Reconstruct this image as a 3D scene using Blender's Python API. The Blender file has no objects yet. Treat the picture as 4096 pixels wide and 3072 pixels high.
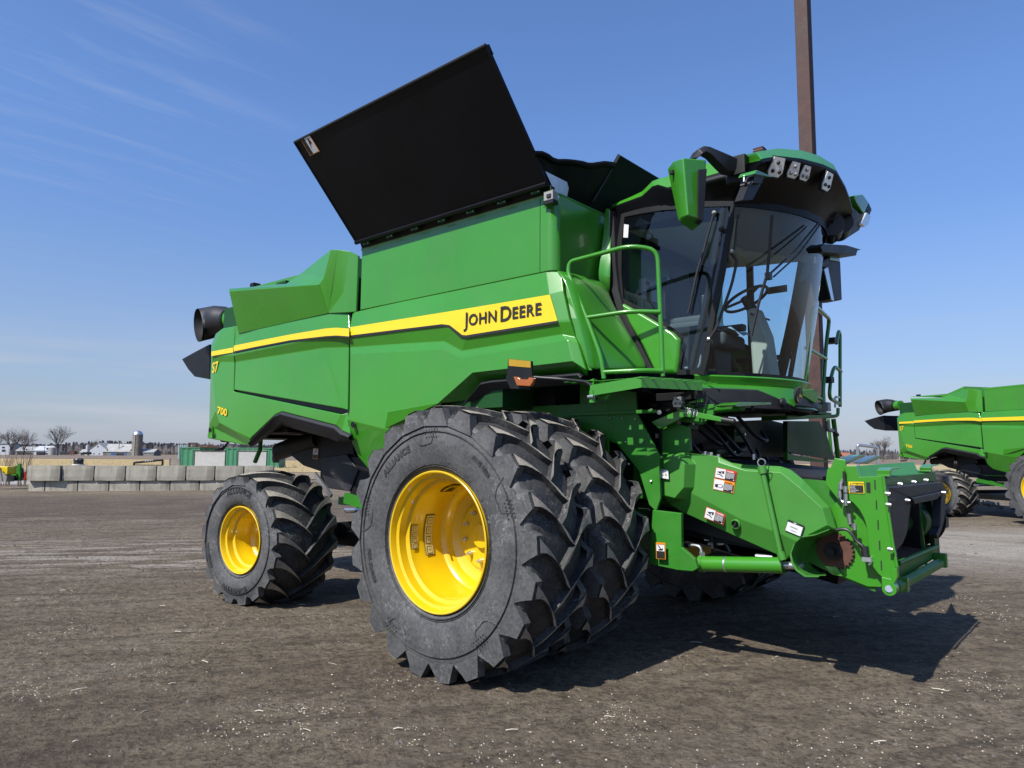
import bpy, bmesh, math, random
from mathutils import Vector, Matrix, noise
R=math.radians; PI=math.pi
sc=bpy.context.scene; col=sc.collection
random.seed(7)

# ---------------------------------------------------------------- materials
def newmat(name):
    m=bpy.data.materials.new(name); m.use_nodes=True
    nt=m.node_tree; b=nt.nodes['Principled BSDF']; return m,nt,b
def nd(nt,t,**kw):
    n=nt.nodes.new(t)
    for k,v in kw.items(): setattr(n,k,v)
    return n
def ramp(nt,src,stops):
    r=nd(nt,'ShaderNodeValToRGB'); e=r.color_ramp.elements
    while len(e)<len(stops): e.new(.5)
    for i,(p,c) in enumerate(stops):
        e[i].position=p; e[i].color=(c,c,c,1) if not hasattr(c,'__len__') else (*c,1)
    nt.links.new(src,r.inputs[0]); return r
def noisetex(nt,scale,detail=4,rough=.6,vec=None,stretch=None):
    tc=nd(nt,'ShaderNodeTexCoord'); out=tc.outputs['Object'] if vec is None else vec
    if stretch:
        mp=nd(nt,'ShaderNodeMapping'); mp.inputs['Scale'].default_value=stretch
        nt.links.new(out,mp.inputs[0]); out=mp.outputs[0]
    n=nd(nt,'ShaderNodeTexNoise'); n.inputs['Scale'].default_value=scale
    n.inputs['Detail'].default_value=detail; n.inputs['Roughness'].default_value=rough
    nt.links.new(out,n.inputs['Vector']); return n
def mixc(nt,fac,a,b,blend='MIX'):
    m=nd(nt,'ShaderNodeMix',data_type='RGBA',blend_type=blend)
    for s,v in ((m.inputs[0],fac),(m.inputs[6],a),(m.inputs[7],b)):
        if hasattr(v,'is_output'): nt.links.new(v,s)
        elif hasattr(v,'__len__'): s.default_value=(*v,1)
        else: s.default_value=v
    return m.outputs[2]
K_=.66   # paint and surface albedos are given as seen, the camera is exposed a little above neutral
def mat(name,color,rough=.5,metal=0,var=.12,vscale=3,coat=0,bump=0,bscale=60,dust=0,dustc=(.22,.19,.15),spec=.5,emit=None):
    m,nt,b=newmat(name); color=tuple(x*K_ for x in color); dustc=tuple(x*K_ for x in dustc)
    n=noisetex(nt,vscale)
    c=mixc(nt,ramp(nt,n.outputs[0],[(.3,0),(.7,1)]).outputs[0],tuple(x*(1-var) for x in color),tuple(min(1,x*(1+var)) for x in color))
    if dust:
        d=noisetex(nt,vscale*2.3,6,.7)
        c=mixc(nt,ramp(nt,d.outputs[0],[(.45,0),(.75,dust)]).outputs[0],c,dustc)
    nt.links.new(c,b.inputs['Base Color'])
    r=ramp(nt,n.outputs[0],[(.2,max(0,rough-.06)),(.8,min(1,rough+.08))])
    nt.links.new(r.outputs[0],b.inputs['Roughness'])
    b.inputs['Metallic'].default_value=metal
    b.inputs['Coat Weight'].default_value=coat; b.inputs['Coat Roughness'].default_value=.08
    b.inputs['Specular IOR Level'].default_value=spec
    if bump:
        bn=noisetex(nt,bscale,5); bp=nd(nt,'ShaderNodeBump'); bp.inputs['Strength'].default_value=bump
        bp.inputs['Distance'].default_value=.01
        nt.links.new(bn.outputs[0],bp.inputs['Height']); nt.links.new(bp.outputs[0],b.inputs['Normal'])
    return m
M={}
M['green']=mat('green_paint',(.046,.285,.014),.28,var=.07,vscale=.9,coat=.45,dust=.10,bump=.02,bscale=7)
M['green_flat']=mat('green_frame_paint',(.032,.225,.018),.45,spec=.35,var=.10,vscale=4,dust=.12,bump=.04,bscale=30)
M['green_plastic']=mat('green_moulded_plastic',(.062,.27,.037),.38,var=.07,vscale=2,dust=.06,bump=.06,bscale=90)
M['yellow']=mat('yellow_rim_paint',(.88,.57,.004),.30,var=.04,vscale=3,coat=.5,dust=.06,dustc=(.45,.30,.08))
M['stripe']=mat('yellow_stripe_film',(.92,.66,.012),.35,var=.02)
M['black']=mat('black_steel',(.006,.007,.008),.5,var=.2,dust=.03,spec=.3)
M['lidblack']=mat('black_lid_lining',(.0016,.0022,.0045),.42,var=.3,vscale=1.5,dust=.02,dustc=(.03,.03,.03),spec=.22)
M['trim']=mat('dark_grey_moulding',(.021,.022,.028),.52,spec=.35,var=.12,vscale=6,bump=.08,bscale=200,dust=.06,dustc=(.09,.085,.08))
M['darkgreen']=mat('dark_green_plate',(.012,.075,.016),.45,var=.12,spec=.25)
M['lidgreen']=mat('dark_green_lid_lining',(.004,.014,.008),.6,var=.15,spec=.08)
M['steel']=mat('zinc_plated_steel',(.85,.86,.87),.3,metal=.9,var=.1)
M['hose']=mat('black_hose',(.015,.015,.017),.45)
M['rust']=mat('rusty_steel',(.11,.045,.028),.85,var=.35,vscale=9,bump=.2,bscale=90)
M['amber']=mat('amber_lens',(.40,.10,.004),.15,coat=1,var=.1)
M['reflector']=mat('yellow_reflector',(.50,.30,.015),.25,var=.15)
M['red']=mat('red_decal',(.62,.035,.02),.4,var=.03)
M['orange']=mat('orange_decal',(.85,.28,.01),.4,var=.03)
M['white']=mat('white_decal',(.78,.79,.80),.4,var=.03)
M['ink']=mat('decal_ink',(.012,.013,.014),.5)
M['grey']=mat('light_grey_plastic',(.33,.33,.31),.5)
M['beige']=mat('beige_trim',(.55,.52,.43),.6)
M['fabric']=mat('dark_seat_fabric',(.10,.105,.11),.8,bump=.2,bscale=150)
M['tarp']=mat('black_tarpaulin',(.004,.0035,.0035),.45,var=.4,vscale=5,bump=.4,bscale=6,spec=.12)
M['clearfilm']=mat('sky_tinted_film',(.70,.88,1.1),.3,var=.2,vscale=4)  # opaque film, the sky showing through is painted in as pale blue
M['paper']=mat('pale_sticker_film',(.85,.72,.30),.4,var=.02)
M['badge']=mat('badge_blue_grey',(.035,.045,.055),.35)
M['gold']=mat('badge_gold',(.45,.33,.05),.35)
def rubber(name,base,dusty,lo,hi,scratch=.5):
    m,nt,b=newmat(name); base=tuple(x*K_ for x in base); dusty=tuple(x*K_ for x in dusty)
    n=noisetex(nt,4,8,.72); n2=noisetex(nt,38,6,.75)
    add=nd(nt,'ShaderNodeMath',operation='ADD'); nt.links.new(n.outputs[0],add.inputs[0]); nt.links.new(n2.outputs[0],add.inputs[1])
    h=nd(nt,'ShaderNodeMath',operation='MULTIPLY'); nt.links.new(add.outputs[0],h.inputs[0]); h.inputs[1].default_value=.5
    f=ramp(nt,h.outputs[0],[(lo,0),(hi,1)])
    c=mixc(nt,f.outputs[0],base,dusty)
    # pale hairline scratches
    v=nd(nt,'ShaderNodeTexVoronoi',feature='DISTANCE_TO_EDGE'); v.inputs['Scale'].default_value=5
    ns=noisetex(nt,3,5,.7); tc=nd(nt,'ShaderNodeTexCoord')
    av=nd(nt,'ShaderNodeVectorMath',operation='MULTIPLY_ADD'); nt.links.new(ns.outputs['Color'],av.inputs[0]); av.inputs[1].default_value=(.9,.9,.9); nt.links.new(tc.outputs['Object'],av.inputs[2])
    nt.links.new(av.outputs[0],v.inputs['Vector'])
    s=ramp(nt,v.outputs[0],[(.006,scratch),(.020,0)])
    nm=noisetex(nt,2.2,3); s2=nd(nt,'ShaderNodeMath',operation='MULTIPLY'); nt.links.new(s.outputs[0],s2.inputs[0]); nt.links.new(ramp(nt,nm.outputs[0],[(.45,0),(.62,1)]).outputs[0],s2.inputs[1])
    c=mixc(nt,s2.outputs[0],c,(.22,.22,.215))
    nt.links.new(c,b.inputs['Base Color']); b.inputs['Roughness'].default_value=.62; b.inputs['Specular IOR Level'].default_value=.35
    bp=nd(nt,'ShaderNodeBump'); bp.inputs['Strength'].default_value=.35; bp.inputs['Distance'].default_value=.008
    nt.links.new(h.outputs[0],bp.inputs['Height']); nt.links.new(bp.outputs[0],b.inputs['Normal'])
    return m
M['rubber']=rubber('tyre_rubber',(.022,.023,.025),(.085,.083,.080),.42,.64,.8)
M['rubber_pale']=rubber('scuffed_tyre_rubber',(.055,.057,.060),(.15,.15,.148),.40,.64,.9)
M['rubber_dirt']=rubber('dusty_lug_face',(.13,.12,.105),(.46,.41,.34),.34,.56,.15)
def glassmat(name,tint,refl=1.0,base=.06):
    m=bpy.data.materials.new(name); m.use_nodes=True; nt=m.node_tree; nt.nodes.clear()
    o=nd(nt,'ShaderNodeOutputMaterial'); t=nd(nt,'ShaderNodeBsdfTransparent'); t.inputs[0].default_value=(*tint,1)
    g=nd(nt,'ShaderNodeBsdfGlossy'); g.inputs['Roughness'].default_value=.015
    lw_=nd(nt,'ShaderNodeLayerWeight'); lw_.inputs[0].default_value=.5; fr=nd(nt,'ShaderNodeMath',operation='POWER'); nt.links.new(lw_.outputs['Facing'],fr.inputs[0]); fr.inputs[1].default_value=3.2
    mu=nd(nt,'ShaderNodeMath',operation='MULTIPLY_ADD'); nt.links.new(fr.outputs[0],mu.inputs[0]); mu.inputs[1].default_value=refl; mu.inputs[2].default_value=base
    mx=nd(nt,'ShaderNodeMixShader'); nt.links.new(mu.outputs[0],mx.inputs[0]); nt.links.new(t.outputs[0],mx.inputs[1]); nt.links.new(g.outputs[0],mx.inputs[2])
    nt.links.new(mx.outputs[0],o.inputs[0]); return m
M['glass']=glassmat('tinted_cab_glass',(.76,.90,.93),.8,.06)
M['mirror']=mat('mirror_glass',(.9,.93,.97),.04,metal=1,var=.02)
M['lens']=mat('clear_lamp_lens',(.95,.95,.92),.15,metal=.25,coat=1,var=.15,vscale=40)

# ---------------------------------------------------------------- object helpers
def obj(name,me,parent=None):
    o=bpy.data.objects.new(name,me); col.objects.link(o)
    if parent is not None: o.parent=parent
    return o
def tag(o,label=None,cat=None,group=None,kind=None):
    if label: o['label']=label
    if cat: o['category']=cat
    if group: o['group']=group
    if kind: o['kind']=kind
    return o
def empty(name,loc=(0,0,0),rz=0):
    o=bpy.data.objects.new(name,None); col.objects.link(o); o.location=loc; o.rotation_euler=(0,0,rz); o.empty_display_size=.3
    return o
class MB:
    """collects shapes into ONE mesh, with several material slots"""
    def __init__(s): s.v=[]; s.f=[]; s.mi=[]; s.mats=[]; s.sm=[]
    def _m(s,m):
        if m not in s.mats: s.mats.append(m)
        return s.mats.index(m)
    def add(s,vs,fs,m,smooth=False):
        b=len(s.v); s.v+= [tuple(v) for v in vs]; k=s._m(m)
        for f in fs: s.f.append(tuple(b+i for i in f)); s.mi.append(k); s.sm.append(smooth)
    def quadgrid(s,rows,m,smooth=False,close=False,mfun=None):
        n=len(rows[0]); vs=[p for r in rows for p in r]; fs=[]
        for i in range(len(rows)-1):
            for j in range(n-1 if not close else n):
                j2=(j+1)%n; fs.append((i*n+j,i*n+j2,(i+1)*n+j2,(i+1)*n+j))
        if mfun is None: s.add(vs,fs,m,smooth); return
        b=len(s.v); s.v+=[tuple(v) for v in vs]
        for q,f in enumerate(fs):
            i=q//(n-1 if not close else n); j=q%(n-1 if not close else n)
            s.f.append(tuple(b+x for x in f)); s.mi.append(s._m(mfun(i,j))); s.sm.append(smooth)
    def box(s,c,d,m,rot=None):
        cx,cy,cz=c; dx,dy,dz=[x/2 for x in d]
        vs=[Vector((sx*dx,sy*dy,sz*dz)) for sx in (-1,1) for sy in (-1,1) for sz in (-1,1)]
        if rot is not None: vs=[rot@v for v in vs]
        vs=[(v[0]+cx,v[1]+cy,v[2]+cz) for v in vs]
        s.add(vs,[(0,1,3,2),(4,6,7,5),(0,4,5,1),(2,3,7,6),(0,2,6,4),(1,5,7,3)],m)
    def solid(s,pts,off,m,smooth=False):
        """polygon (any planar-ish outline) extruded by vector off"""
        n=len(pts); o=Vector(off); a=[Vector(p) for p in pts]; b=[p+o for p in a]
        s.add(a+b,[tuple(range(n))[::-1],tuple(range(n,2*n))]+[(i,(i+1)%n,n+(i+1)%n,n+i) for i in range(n)],m,smooth)
    def tube(s,pts,r,m,seg=10,fil=0,caps=True,closed=False):
        P=[Vector(p) for p in pts]
        if fil:
            Q=[P[0]]
            for i in range(1,len(P)-1):
                a=P[i-1]-P[i]; b=P[i+1]-P[i]; d=min(fil,a.length*.45,b.length*.45)
                p0=P[i]+a.normalized()*d; p1=P[i]+b.normalized()*d
                for k in range(5):
                    t=k/4; Q.append(p0*(1-t)**2+P[i]*2*t*(1-t)+p1*t*t)
            Q.append(P[-1]); P=Q
        rows=[]; up=None
        for i,p in enumerate(P):
            t=(P[min(i+1,len(P)-1)]-P[max(i-1,0)]).normalized()
            if up is None:
                up=Vector((0,0,1)) if abs(t.z)<.9 else Vector((1,0,0))
            x=(up-t*up.dot(t)).normalized(); y=t.cross(x); up=x
            rr=r(i/(len(P)-1)) if callable(r) else r
            rows.append([p+x*math.cos(a)*rr+y*math.sin(a)*rr for a in [2*PI*k/seg for k in range(seg)]])
        s.quadgrid(rows,m,True,close=True)
        if caps:
            s.add(rows[0],[tuple(range(seg))[::-1]],m); s.add(rows[-1],[tuple(range(seg))],m)
    def cyl(s,a,b,r,m,seg=20,r2=None):
        rr=(lambda t:r+(r2-r)*t) if r2 is not None else r
        s.tube([a,b],rr,m,seg)
    def lathe(s,prof,m,axis='Y',seg=48,c=(0,0,0),mfun=None,smooth=True):
        rows=[]
        for (y,r) in prof:
            row=[]
            for k in range(seg):
                a=2*PI*k/seg; u,w=r*math.cos(a),r*math.sin(a)
                if axis=='Y': row.append((c[0]+u,c[1]+y,c[2]+w))
                elif axis=='Z': row.append((c[0]+u,c[1]+w,c[2]+y))
                else: row.append((c[0]+y,c[1]+u,c[2]+w))
            rows.append(row)
        s.quadgrid(rows,m,smooth,close=True,mfun=mfun)
    def sphere(s,c,r,m,seg=12,sq=(1,1,1)):
        rows=[]
        for i in range(seg//2+1):
            ph=PI*i/(seg//2)
            rows.append([(c[0]+sq[0]*r*math.sin(ph)*math.cos(2*PI*k/seg),c[1]+sq[1]*r*math.sin(ph)*math.sin(2*PI*k/seg),c[2]+sq[2]*r*math.cos(ph)) for k in range(seg)])
        s.quadgrid(rows,m,True,close=True)
    def build(s,name,parent=None,bevel=0,seg=2,fix=True,angle=25):
        me=bpy.data.meshes.new(name); me.from_pydata(s.v,[],s.f)
        for m in s.mats: me.materials.append(m if not isinstance(m,str) else M[m])
        for p,k,sm in zip(me.polygons,s.mi,s.sm): p.material_index=k; p.use_smooth=sm
        if fix:
            bm=bmesh.new(); bm.from_mesh(me); bmesh.ops.recalc_face_normals(bm,faces=bm.faces); bm.to_mesh(me); bm.free()
        if not bevel and any(s.sm): me.set_sharp_from_angle(angle=R(38))
        o=obj(name,me,parent)
        if bevel:
            b=o.modifiers.new('bevel','BEVEL'); b.width=bevel; b.segments=seg; b.limit_method='ANGLE'; b.angle_limit=R(angle); b.harden_normals=False
            b.use_clamp_overlap=True
            for p in me.polygons: p.use_smooth=True
            w=o.modifiers.new('wn','WEIGHTED_NORMAL'); w.keep_sharp=True
        return o
def relief(verts,faces,off,m,mb=None,fm=None):
    """a shell: front faces from verts, back copied by off, closed round the edge"""
    mb=mb or MB(); n=len(verts); o=Vector(off)
    ed={}
    for f in faces:
        for i in range(len(f)):
            a,b=f[i],f[(i+1)%len(f)]; ed[(min(a,b),max(a,b))]=ed.get((min(a,b),max(a,b)),0)+1
    mb.add([Vector(v) for v in verts]+[Vector(v)+o for v in verts],[],m)
    b0=len(mb.v)-2*n
    for q,f in enumerate(faces):
        k=mb._m(fm[q] if fm and q in fm else m)
        mb.f.append(tuple(b0+i for i in f)); mb.mi.append(k); mb.sm.append(False)
        mb.f.append(tuple(b0+n+i for i in f[::-1])); mb.mi.append(mb._m(m)); mb.sm.append(False)
    for (a,b),c in ed.items():
        if c==1: mb.f.append((b0+a,b0+b,b0+n+b,b0+n+a)); mb.mi.append(mb._m(m)); mb.sm.append(False)
    return mb
def mirrored(o,parent=None,name=None):
    me=o.data.copy()
    for v in me.vertices: v.co.y=-v.co.y
    me.flip_normals()
    c=obj(name or o.name.split('.')[0],me,parent if parent is not None else o.parent)
    for md in o.modifiers:
        n=c.modifiers.new(md.name,md.type)
        for p in ('width','segments','limit_method','angle_limit','use_clamp_overlap','keep_sharp'):
            if hasattr(md,p): setattr(n,p,getattr(md,p))
    return c
_tc={}
def text2d(t,size,bold=0,spacing=1.0):
    k=(t,size,bold,spacing)
    if k in _tc: return _tc[k]
    c=bpy.data.curves.new('t','FONT'); c.body=t; c.size=size; c.offset=bold; c.space_character=spacing; c.resolution_u=3
    o=bpy.data.objects.new('t',c); col.objects.link(o)
    dg=bpy.context.evaluated_depsgraph_get(); me=bpy.data.meshes.new_from_object(o.evaluated_get(dg))
    vs=[(v.co.x,v.co.y) for v in me.vertices]; fs=[tuple(p.vertices) for p in me.polygons]
    bpy.data.objects.remove(o); bpy.data.curves.remove(c); bpy.data.meshes.remove(me)
    _tc[k]=(vs,fs); return vs,fs
def flat(mb,o,u,v,items,lift=.0015):
    """flat artwork on the plane through o spanned by unit-ish vectors u,v (whole sheet = 1 x 1)"""
    o,u,v=Vector(o),Vector(u),Vector(v); n=u.cross(v).normalized()
    for it in items:
        k=it[0]; L=n*(lift*it[-1])
        if k=='r':
            _,x0,y0,x1,y1,m,_l=it; mb.add([o+u*x+v*y+L for x,y in ((x0,y0),(x1,y0),(x1,y1),(x0,y1))],[(0,1,2,3)],m)
        elif k=='p':
            _,pts,m,_l=it; mb.add([o+u*x+v*y+L for x,y in pts],[tuple(range(len(pts)))],m)
        elif k=='t':
            _,t,x,y,h,m,bold,_l=it   # h: cap height as a share of v
            H=v.length*h; vs,fs=text2d(t,H/.73,bold)
            mb.add([o+u*x+v*y+u.normalized()*a+v.normalized()*b+L for a,b in vs],fs,m)
def decal(name,bl,br,tl,items,parent,thick=.002):
    bl,br,tl=Vector(bl),Vector(br),Vector(tl); mb=MB()
    flat(mb,bl,br-bl,tl-bl,items); return mb.build(name,parent,fix=False)
def unit2d(n,r=.5,c=(.5,.5),sx=1,sy=1,a0=0): return [(c[0]+r*sx*math.cos(a0+2*PI*i/n),c[1]+r*sy*math.sin(a0+2*PI*i/n)) for i in range(n)]
def copy_tree(o,parent=None):
    c=o.copy(); col.objects.link(c)
    if parent is not None: c.parent=parent
    for ch in list(o.children): copy_tree(ch,c)
    return c

# ---------------------------------------------------------------- camera
cam=bpy.data.cameras.new('camera'); co=bpy.data.objects.new('camera',cam); col.objects.link(co); sc.camera=co
yaw,pit,rol=.8562,.1001,.0068
F=Vector((-math.cos(yaw)*math.cos(pit),math.sin(yaw)*math.cos(pit),math.sin(pit)))
rx=F.cross(Vector((0,0,1))).normalized(); up=rx.cross(F)
rx,up=rx*math.cos(rol)+up*math.sin(rol),up*math.cos(rol)-rx*math.sin(rol)
co.matrix_world=Matrix(((rx.x,up.x,-F.x,3.965),(rx.y,up.y,-F.y,-6.386),(rx.z,up.z,-F.z,1.635),(0,0,0,1)))
cam.sensor_width=36; cam.lens=1536.6/2212*36; cam.clip_end=6000; cam.clip_start=.05

# ---------------------------------------------------------------- sky and sun
w=bpy.data.worlds.new("World"); sc.world=w; w.use_nodes=True; nt=w.node_tree
bg=nt.nodes['Background']; sky=nd(nt,'ShaderNodeTexSky',sky_type='NISHITA'); sky.sun_disc=False
sunv=Vector((-.015,-.90,1.0)).normalized()
sky.sun_elevation=math.asin(sunv.z); sky.sun_rotation=math.atan2(sunv.x,sunv.y)
sky.air_density=1.0; sky.dust_density=.8; sky.ozone_density=2.5
tc=nd(nt,'ShaderNodeTexCoord'); sx=nd(nt,'ShaderNodeSeparateXYZ'); nt.links.new(tc.outputs['Generated'],sx.inputs[0])
# high cloud layer: directions projected on a flat ceiling, so streaks stay straight and parallel
zc=nd(nt,'ShaderNodeMath',operation='MAXIMUM'); nt.links.new(sx.outputs['Z'],zc.inputs[0]); zc.inputs[1].default_value=.04
dx_=nd(nt,'ShaderNodeMath',operation='DIVIDE'); dy_=nd(nt,'ShaderNodeMath',operation='DIVIDE'); nt.links.new(sx.outputs['X'],dx_.inputs[0]); nt.links.new(zc.outputs[0],dx_.inputs[1]); nt.links.new(sx.outputs['Y'],dy_.inputs[0]); nt.links.new(zc.outputs[0],dy_.inputs[1])
cxy=nd(nt,'ShaderNodeCombineXYZ'); nt.links.new(dx_.outputs[0],cxy.inputs[0]); nt.links.new(dy_.outputs[0],cxy.inputs[1])
mp=nd(nt,'ShaderNodeMapping'); mp.inputs['Scale'].default_value=(5.5,.8,1); mp.inputs['Rotation'].default_value=(0,0,-.20)
nt.links.new(cxy.outputs[0],mp.inputs[0])
cn=nd(nt,'ShaderNodeTexNoise'); cn.inputs['Scale'].default_value=1.6; cn.inputs['Detail'].default_value=8; cn.inputs['Roughness'].default_value=.62; cn.inputs['Distortion'].default_value=.5
nt.links.new(mp.outputs[0],cn.inputs['Vector'])
cr=ramp(nt,cn.outputs[0],[(.50,0),(.80,.34)])
# the veil of cirrus lies west of the machine, low haze along the horizon
dv=nd(nt,'ShaderNodeVectorMath',operation='DOT_PRODUCT'); nt.links.new(tc.outputs['Generated'],dv.inputs[0]); dv.inputs[1].default_value=Vector((-.862,.26,.44)).normalized()
dm=ramp(nt,dv.outputs['Value'],[(.965,0),(.998,1)])
mu=nd(nt,'ShaderNodeMath',operation='MULTIPLY'); nt.links.new(cr.outputs[0],mu.inputs[0]); nt.links.new(dm.outputs[0],mu.inputs[1])
tint=mixc(nt,ramp(nt,sx.outputs['Z'],[(.0,0),(.42,1)]).outputs[0],(.76,.80,.98),(1.10,1.34,1.72)); deep=mixc(nt,1.0,sky.outputs[0],tint,'MULTIPLY')
c1=mixc(nt,mu.outputs[0],deep,(3.6,4.3,6.2))
hz=ramp(nt,sx.outputs['Z'],[(.0,.66),(.09,.30),(.30,0)])
c2=mixc(nt,hz.outputs[0],c1,(4.1,4.6,5.6))
mp2=nd(nt,'ShaderNodeMapping'); mp2.inputs['Scale'].default_value=(1.2,1.2,16); nt.links.new(tc.outputs['Generated'],mp2.inputs[0])
cn2=nd(nt,'ShaderNodeTexNoise'); cn2.inputs['Scale'].default_value=2.2; cn2.inputs['Detail'].default_value=6; nt.links.new(mp2.outputs[0],cn2.inputs['Vector'])
b1=ramp(nt,cn2.outputs[0],[(.44,0),(.66,.60)]); b2=ramp(nt,sx.outputs['Z'],[(.0,.2),(.05,1),(.13,.4),(.18,0)])
mu2=nd(nt,'ShaderNodeMath',operation='MULTIPLY'); nt.links.new(b1.outputs[0],mu2.inputs[0]); nt.links.new(b2.outputs[0],mu2.inputs[1])
c3=mixc(nt,mu2.outputs[0],c2,(5.0,5.2,6.0))
nt.links.new(c3,bg.inputs[0]); bg.inputs[1].default_value=.074
sl=bpy.data.lights.new('sun','SUN'); sl.energy=5.0; sl.angle=R(.53); sl.color=(1,.955,.89)
so=bpy.data.objects.new('sun',sl); col.objects.link(so); so.rotation_euler=sunv.to_track_quat('Z','Y').to_euler(); so.location=(0,0,30)
sc.view_settings.view_transform='Standard'; sc.view_settings.look='None'; sc.view_settings.exposure=.62; sc.view_settings.gamma=1
sc.render.engine='CYCLES'; sc.render.resolution_x=1024; sc.render.resolution_y=768
sc.cycles.max_bounces=8; sc.cycles.transparent_max_bounces=16; sc.cycles.use_denoising=True
# ================================================================ wheels
def tyre_mesh(Rt,hw,rim,nl,tread_r,arc,lw,pitch_off=0.0,seed=1,crown=.012):
    """Rt lug radius, hw half width, rim bead radius, nl lugs a side, tread_r carcass crown radius"""
    rnd=random.Random(seed); mb=MB(); sh=Rt-tread_r
    half=[(-hw*.86,rim),(-hw*.93,rim+.02),(-hw*1.01,rim+(Rt-rim)*.2),(-hw*1.05,rim+(Rt-rim)*.40),(-hw*1.045,rim+(Rt-rim)*.52),(-hw*1.04,rim+(Rt-rim)*.535),(-hw*1.02,rim+(Rt-rim)*.66),(-hw*.975,rim+(Rt-rim)*.76),(-hw*.90,tread_r-.045),(-hw*.7,tread_r-.018+crown*.4),(-hw*.35,tread_r-.004+crown*.85),(0,tread_r+crown)]
    prof=half+[(-y,r) for y,r in half[-2::-1]]
    n=len(prof)
    mb.lathe(prof,'rubber',seg=96,mfun=lambda i,j:'rubber_pale' if (i<8 or i>n-10) else 'rubber')
    def car(y):
        for a,b in zip(prof,prof[1:]):
            if min(a[0],b[0])-1e-6<=y<=max(a[0],b[0])+1e-6 and abs(y)<=hw*.975:
                t=(y-a[0])/(b[0]-a[0]) if b[0]!=a[0] else 0
                return a[1]+(b[1]-a[1])*t
        return rim+(Rt-rim)*.7
    for s in (-1,1):
        for k in range(nl):
            th0=2*PI*k/nl+(PI/nl if s>0 else 0)+pitch_off
            rows=[]; N=9
            for i in range(N):
                t=i/(N-1); ya=s*(hw*.985*(1-t)-.035*t)
                # curved bar: runs square from the shoulder, then sweeps back to the crown
                d=arc*(t*.2+.8*t**1.6); y=ya
                dy=-(hw*.985+.035); dth=arc*(.2+1.28*t**.6)*Rt
                ln=math.hypot(dy,dth); nx,ny=dth/ln,dy/ln        # tangent (circumferential, axial)
                wt=lw*(1.0+.18*(1-t)**2); wb=wt*1.05+.032
                rt=Rt-.006+crown*(1-(y/hw)**2)
                rb=car(max(-hw*.97,min(hw*.97,y)))-.02
                row=[]
                for (ww,rr) in ((-wb,rb),(-wt,rt-.012),(-wt*.92,rt),(wt*.92,rt),(wt,rt-.012),(wb,rb)):
                    # offset perpendicular to the bar
                    px=-ny*ww*.5; py=nx*ww*.5*s
                    if i==0: py=0; px=ww*.5*(1.05)
                    th=th0-d-px/Rt*(-1); yy=y+py
                    if i==N-1: pass
                    row.append((rr*math.cos(th),yy,rr*math.sin(th)))
                rows.append(row)
            b=len(mb.v); mb.v+=[p for r in rows for p in r]
            kk=[mb._m('rubber'),mb._m('rubber_dirt')]
            for i in range(N-1):
                for j in range(5):
                    mb.f.append((b+i*6+j,b+i*6+j+1,b+(i+1)*6+j+1,b+(i+1)*6+j)); mb.mi.append(kk[1] if j in (2,) else kk[0]); mb.sm.append(False)
            mb.f.append(tuple(b+(N-1)*6+j for j in range(6))); mb.mi.append(kk[0]); mb.sm.append(False)
            # buttress of the lug running down the sidewall
            a0=th0; y0=s*hw*.985; y1=s*hw*1.02
            q=[]
            for (ww,rr,yy) in ((-lw*.70,Rt-.022,y0),(lw*.70,Rt-.022,y0),(lw*.98,tread_r-.02,s*hw*.99),(lw*1.5,rim+(Rt-rim)*.70,y1),(-lw*1.5,rim+(Rt-rim)*.70,y1),(-lw*.95,tread_r-.02,s*hw*.99)):
                q.append((ww,rr,yy))
            out=[(rr*math.cos(a0+ww/rr),yy+s*.012,rr*math.sin(a0+ww/rr)) for ww,rr,yy in q]
            inn=[(rr*math.cos(a0+ww/rr),yy-s*.06,rr*math.sin(a0+ww/rr)) for ww,rr,yy in q]
            mb.add(out+inn,[(0,1,2,5),(5,2,3,4),(0,1,7,6),(1,2,8,7),(2,3,9,8),(3,4,10,9),(4,5,11,10),(5,0,6,11)],'rubber_pale')
    # raised rings and knobbed patches on the sidewall
    for rr in (rim+.035,rim+.05,rim+(Rt-rim)*.60):
        yv=-hw*(.95 if rr<rim+.06 else 1.035)
        mb.lathe([(yv-.0,rr-.006),(yv-.010,rr),(yv-.0,rr+.006)],'rubber',seg=96)
    # raised scalloped outline and knobbed fields between its lobes
    def sy(r):
        for a,b in zip(prof,prof[1:]):
            if a[0]<0 and a[1]<=r<=b[1]: return a[0]+(b[0]-a[0])*(r-a[1])/(b[1]-a[1])
        return -hw
    if hw<.35:
        H_=Rt-rim; pts=[]; nL=5
        for k in range(nL):
            for (f,q) in ((.0,.42),(.14,.40),(.19,.52),(.21,.68),(.26,.735),(.43,.74),(.6,.745),(.76,.74),(.92,.735),(.97,.68),(.985,.5)):
                a=2*PI*(k+f)/nL+.35; r=rim+H_*q; pts.append((r*math.cos(a),sy(r)-.001,r*math.sin(a)))
        pts.append(pts[0]); mb.tube(pts,.0045,'rubber',5,fil=.05,caps=False)
        for k in range(nL):
            for i in range(5):
                for j in range(4):
                    a=2*PI*k/nL+.35+(i-2)*.035+(j%2)*.017; r=rim+H_*(.52+.055*j); mb.sphere((r*math.cos(a),sy(r),r*math.sin(a)),.0075,'rubber',6)
    return mb
def arc_text(mb,t,size,r0,y,phi0,m,bold=.004,flip=False,depth=.004):
    vs,fs=text2d(t,size,bold,1.15); w=max(v[0] for v in vs); out=[]
    for (a,b) in vs:
        if not flip:
            ph=phi0+(a-w/2)/r0; rr=r0+b
        else:
            ph=phi0-(a-w/2)/r0; rr=r0+size*.7-b
        out.append((rr*math.sin(ph),y,rr*math.cos(ph)))
    mb.add(out,fs,m); mb.add([(p[0],p[1]+depth,p[2]) for p in out],fs,m)
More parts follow.
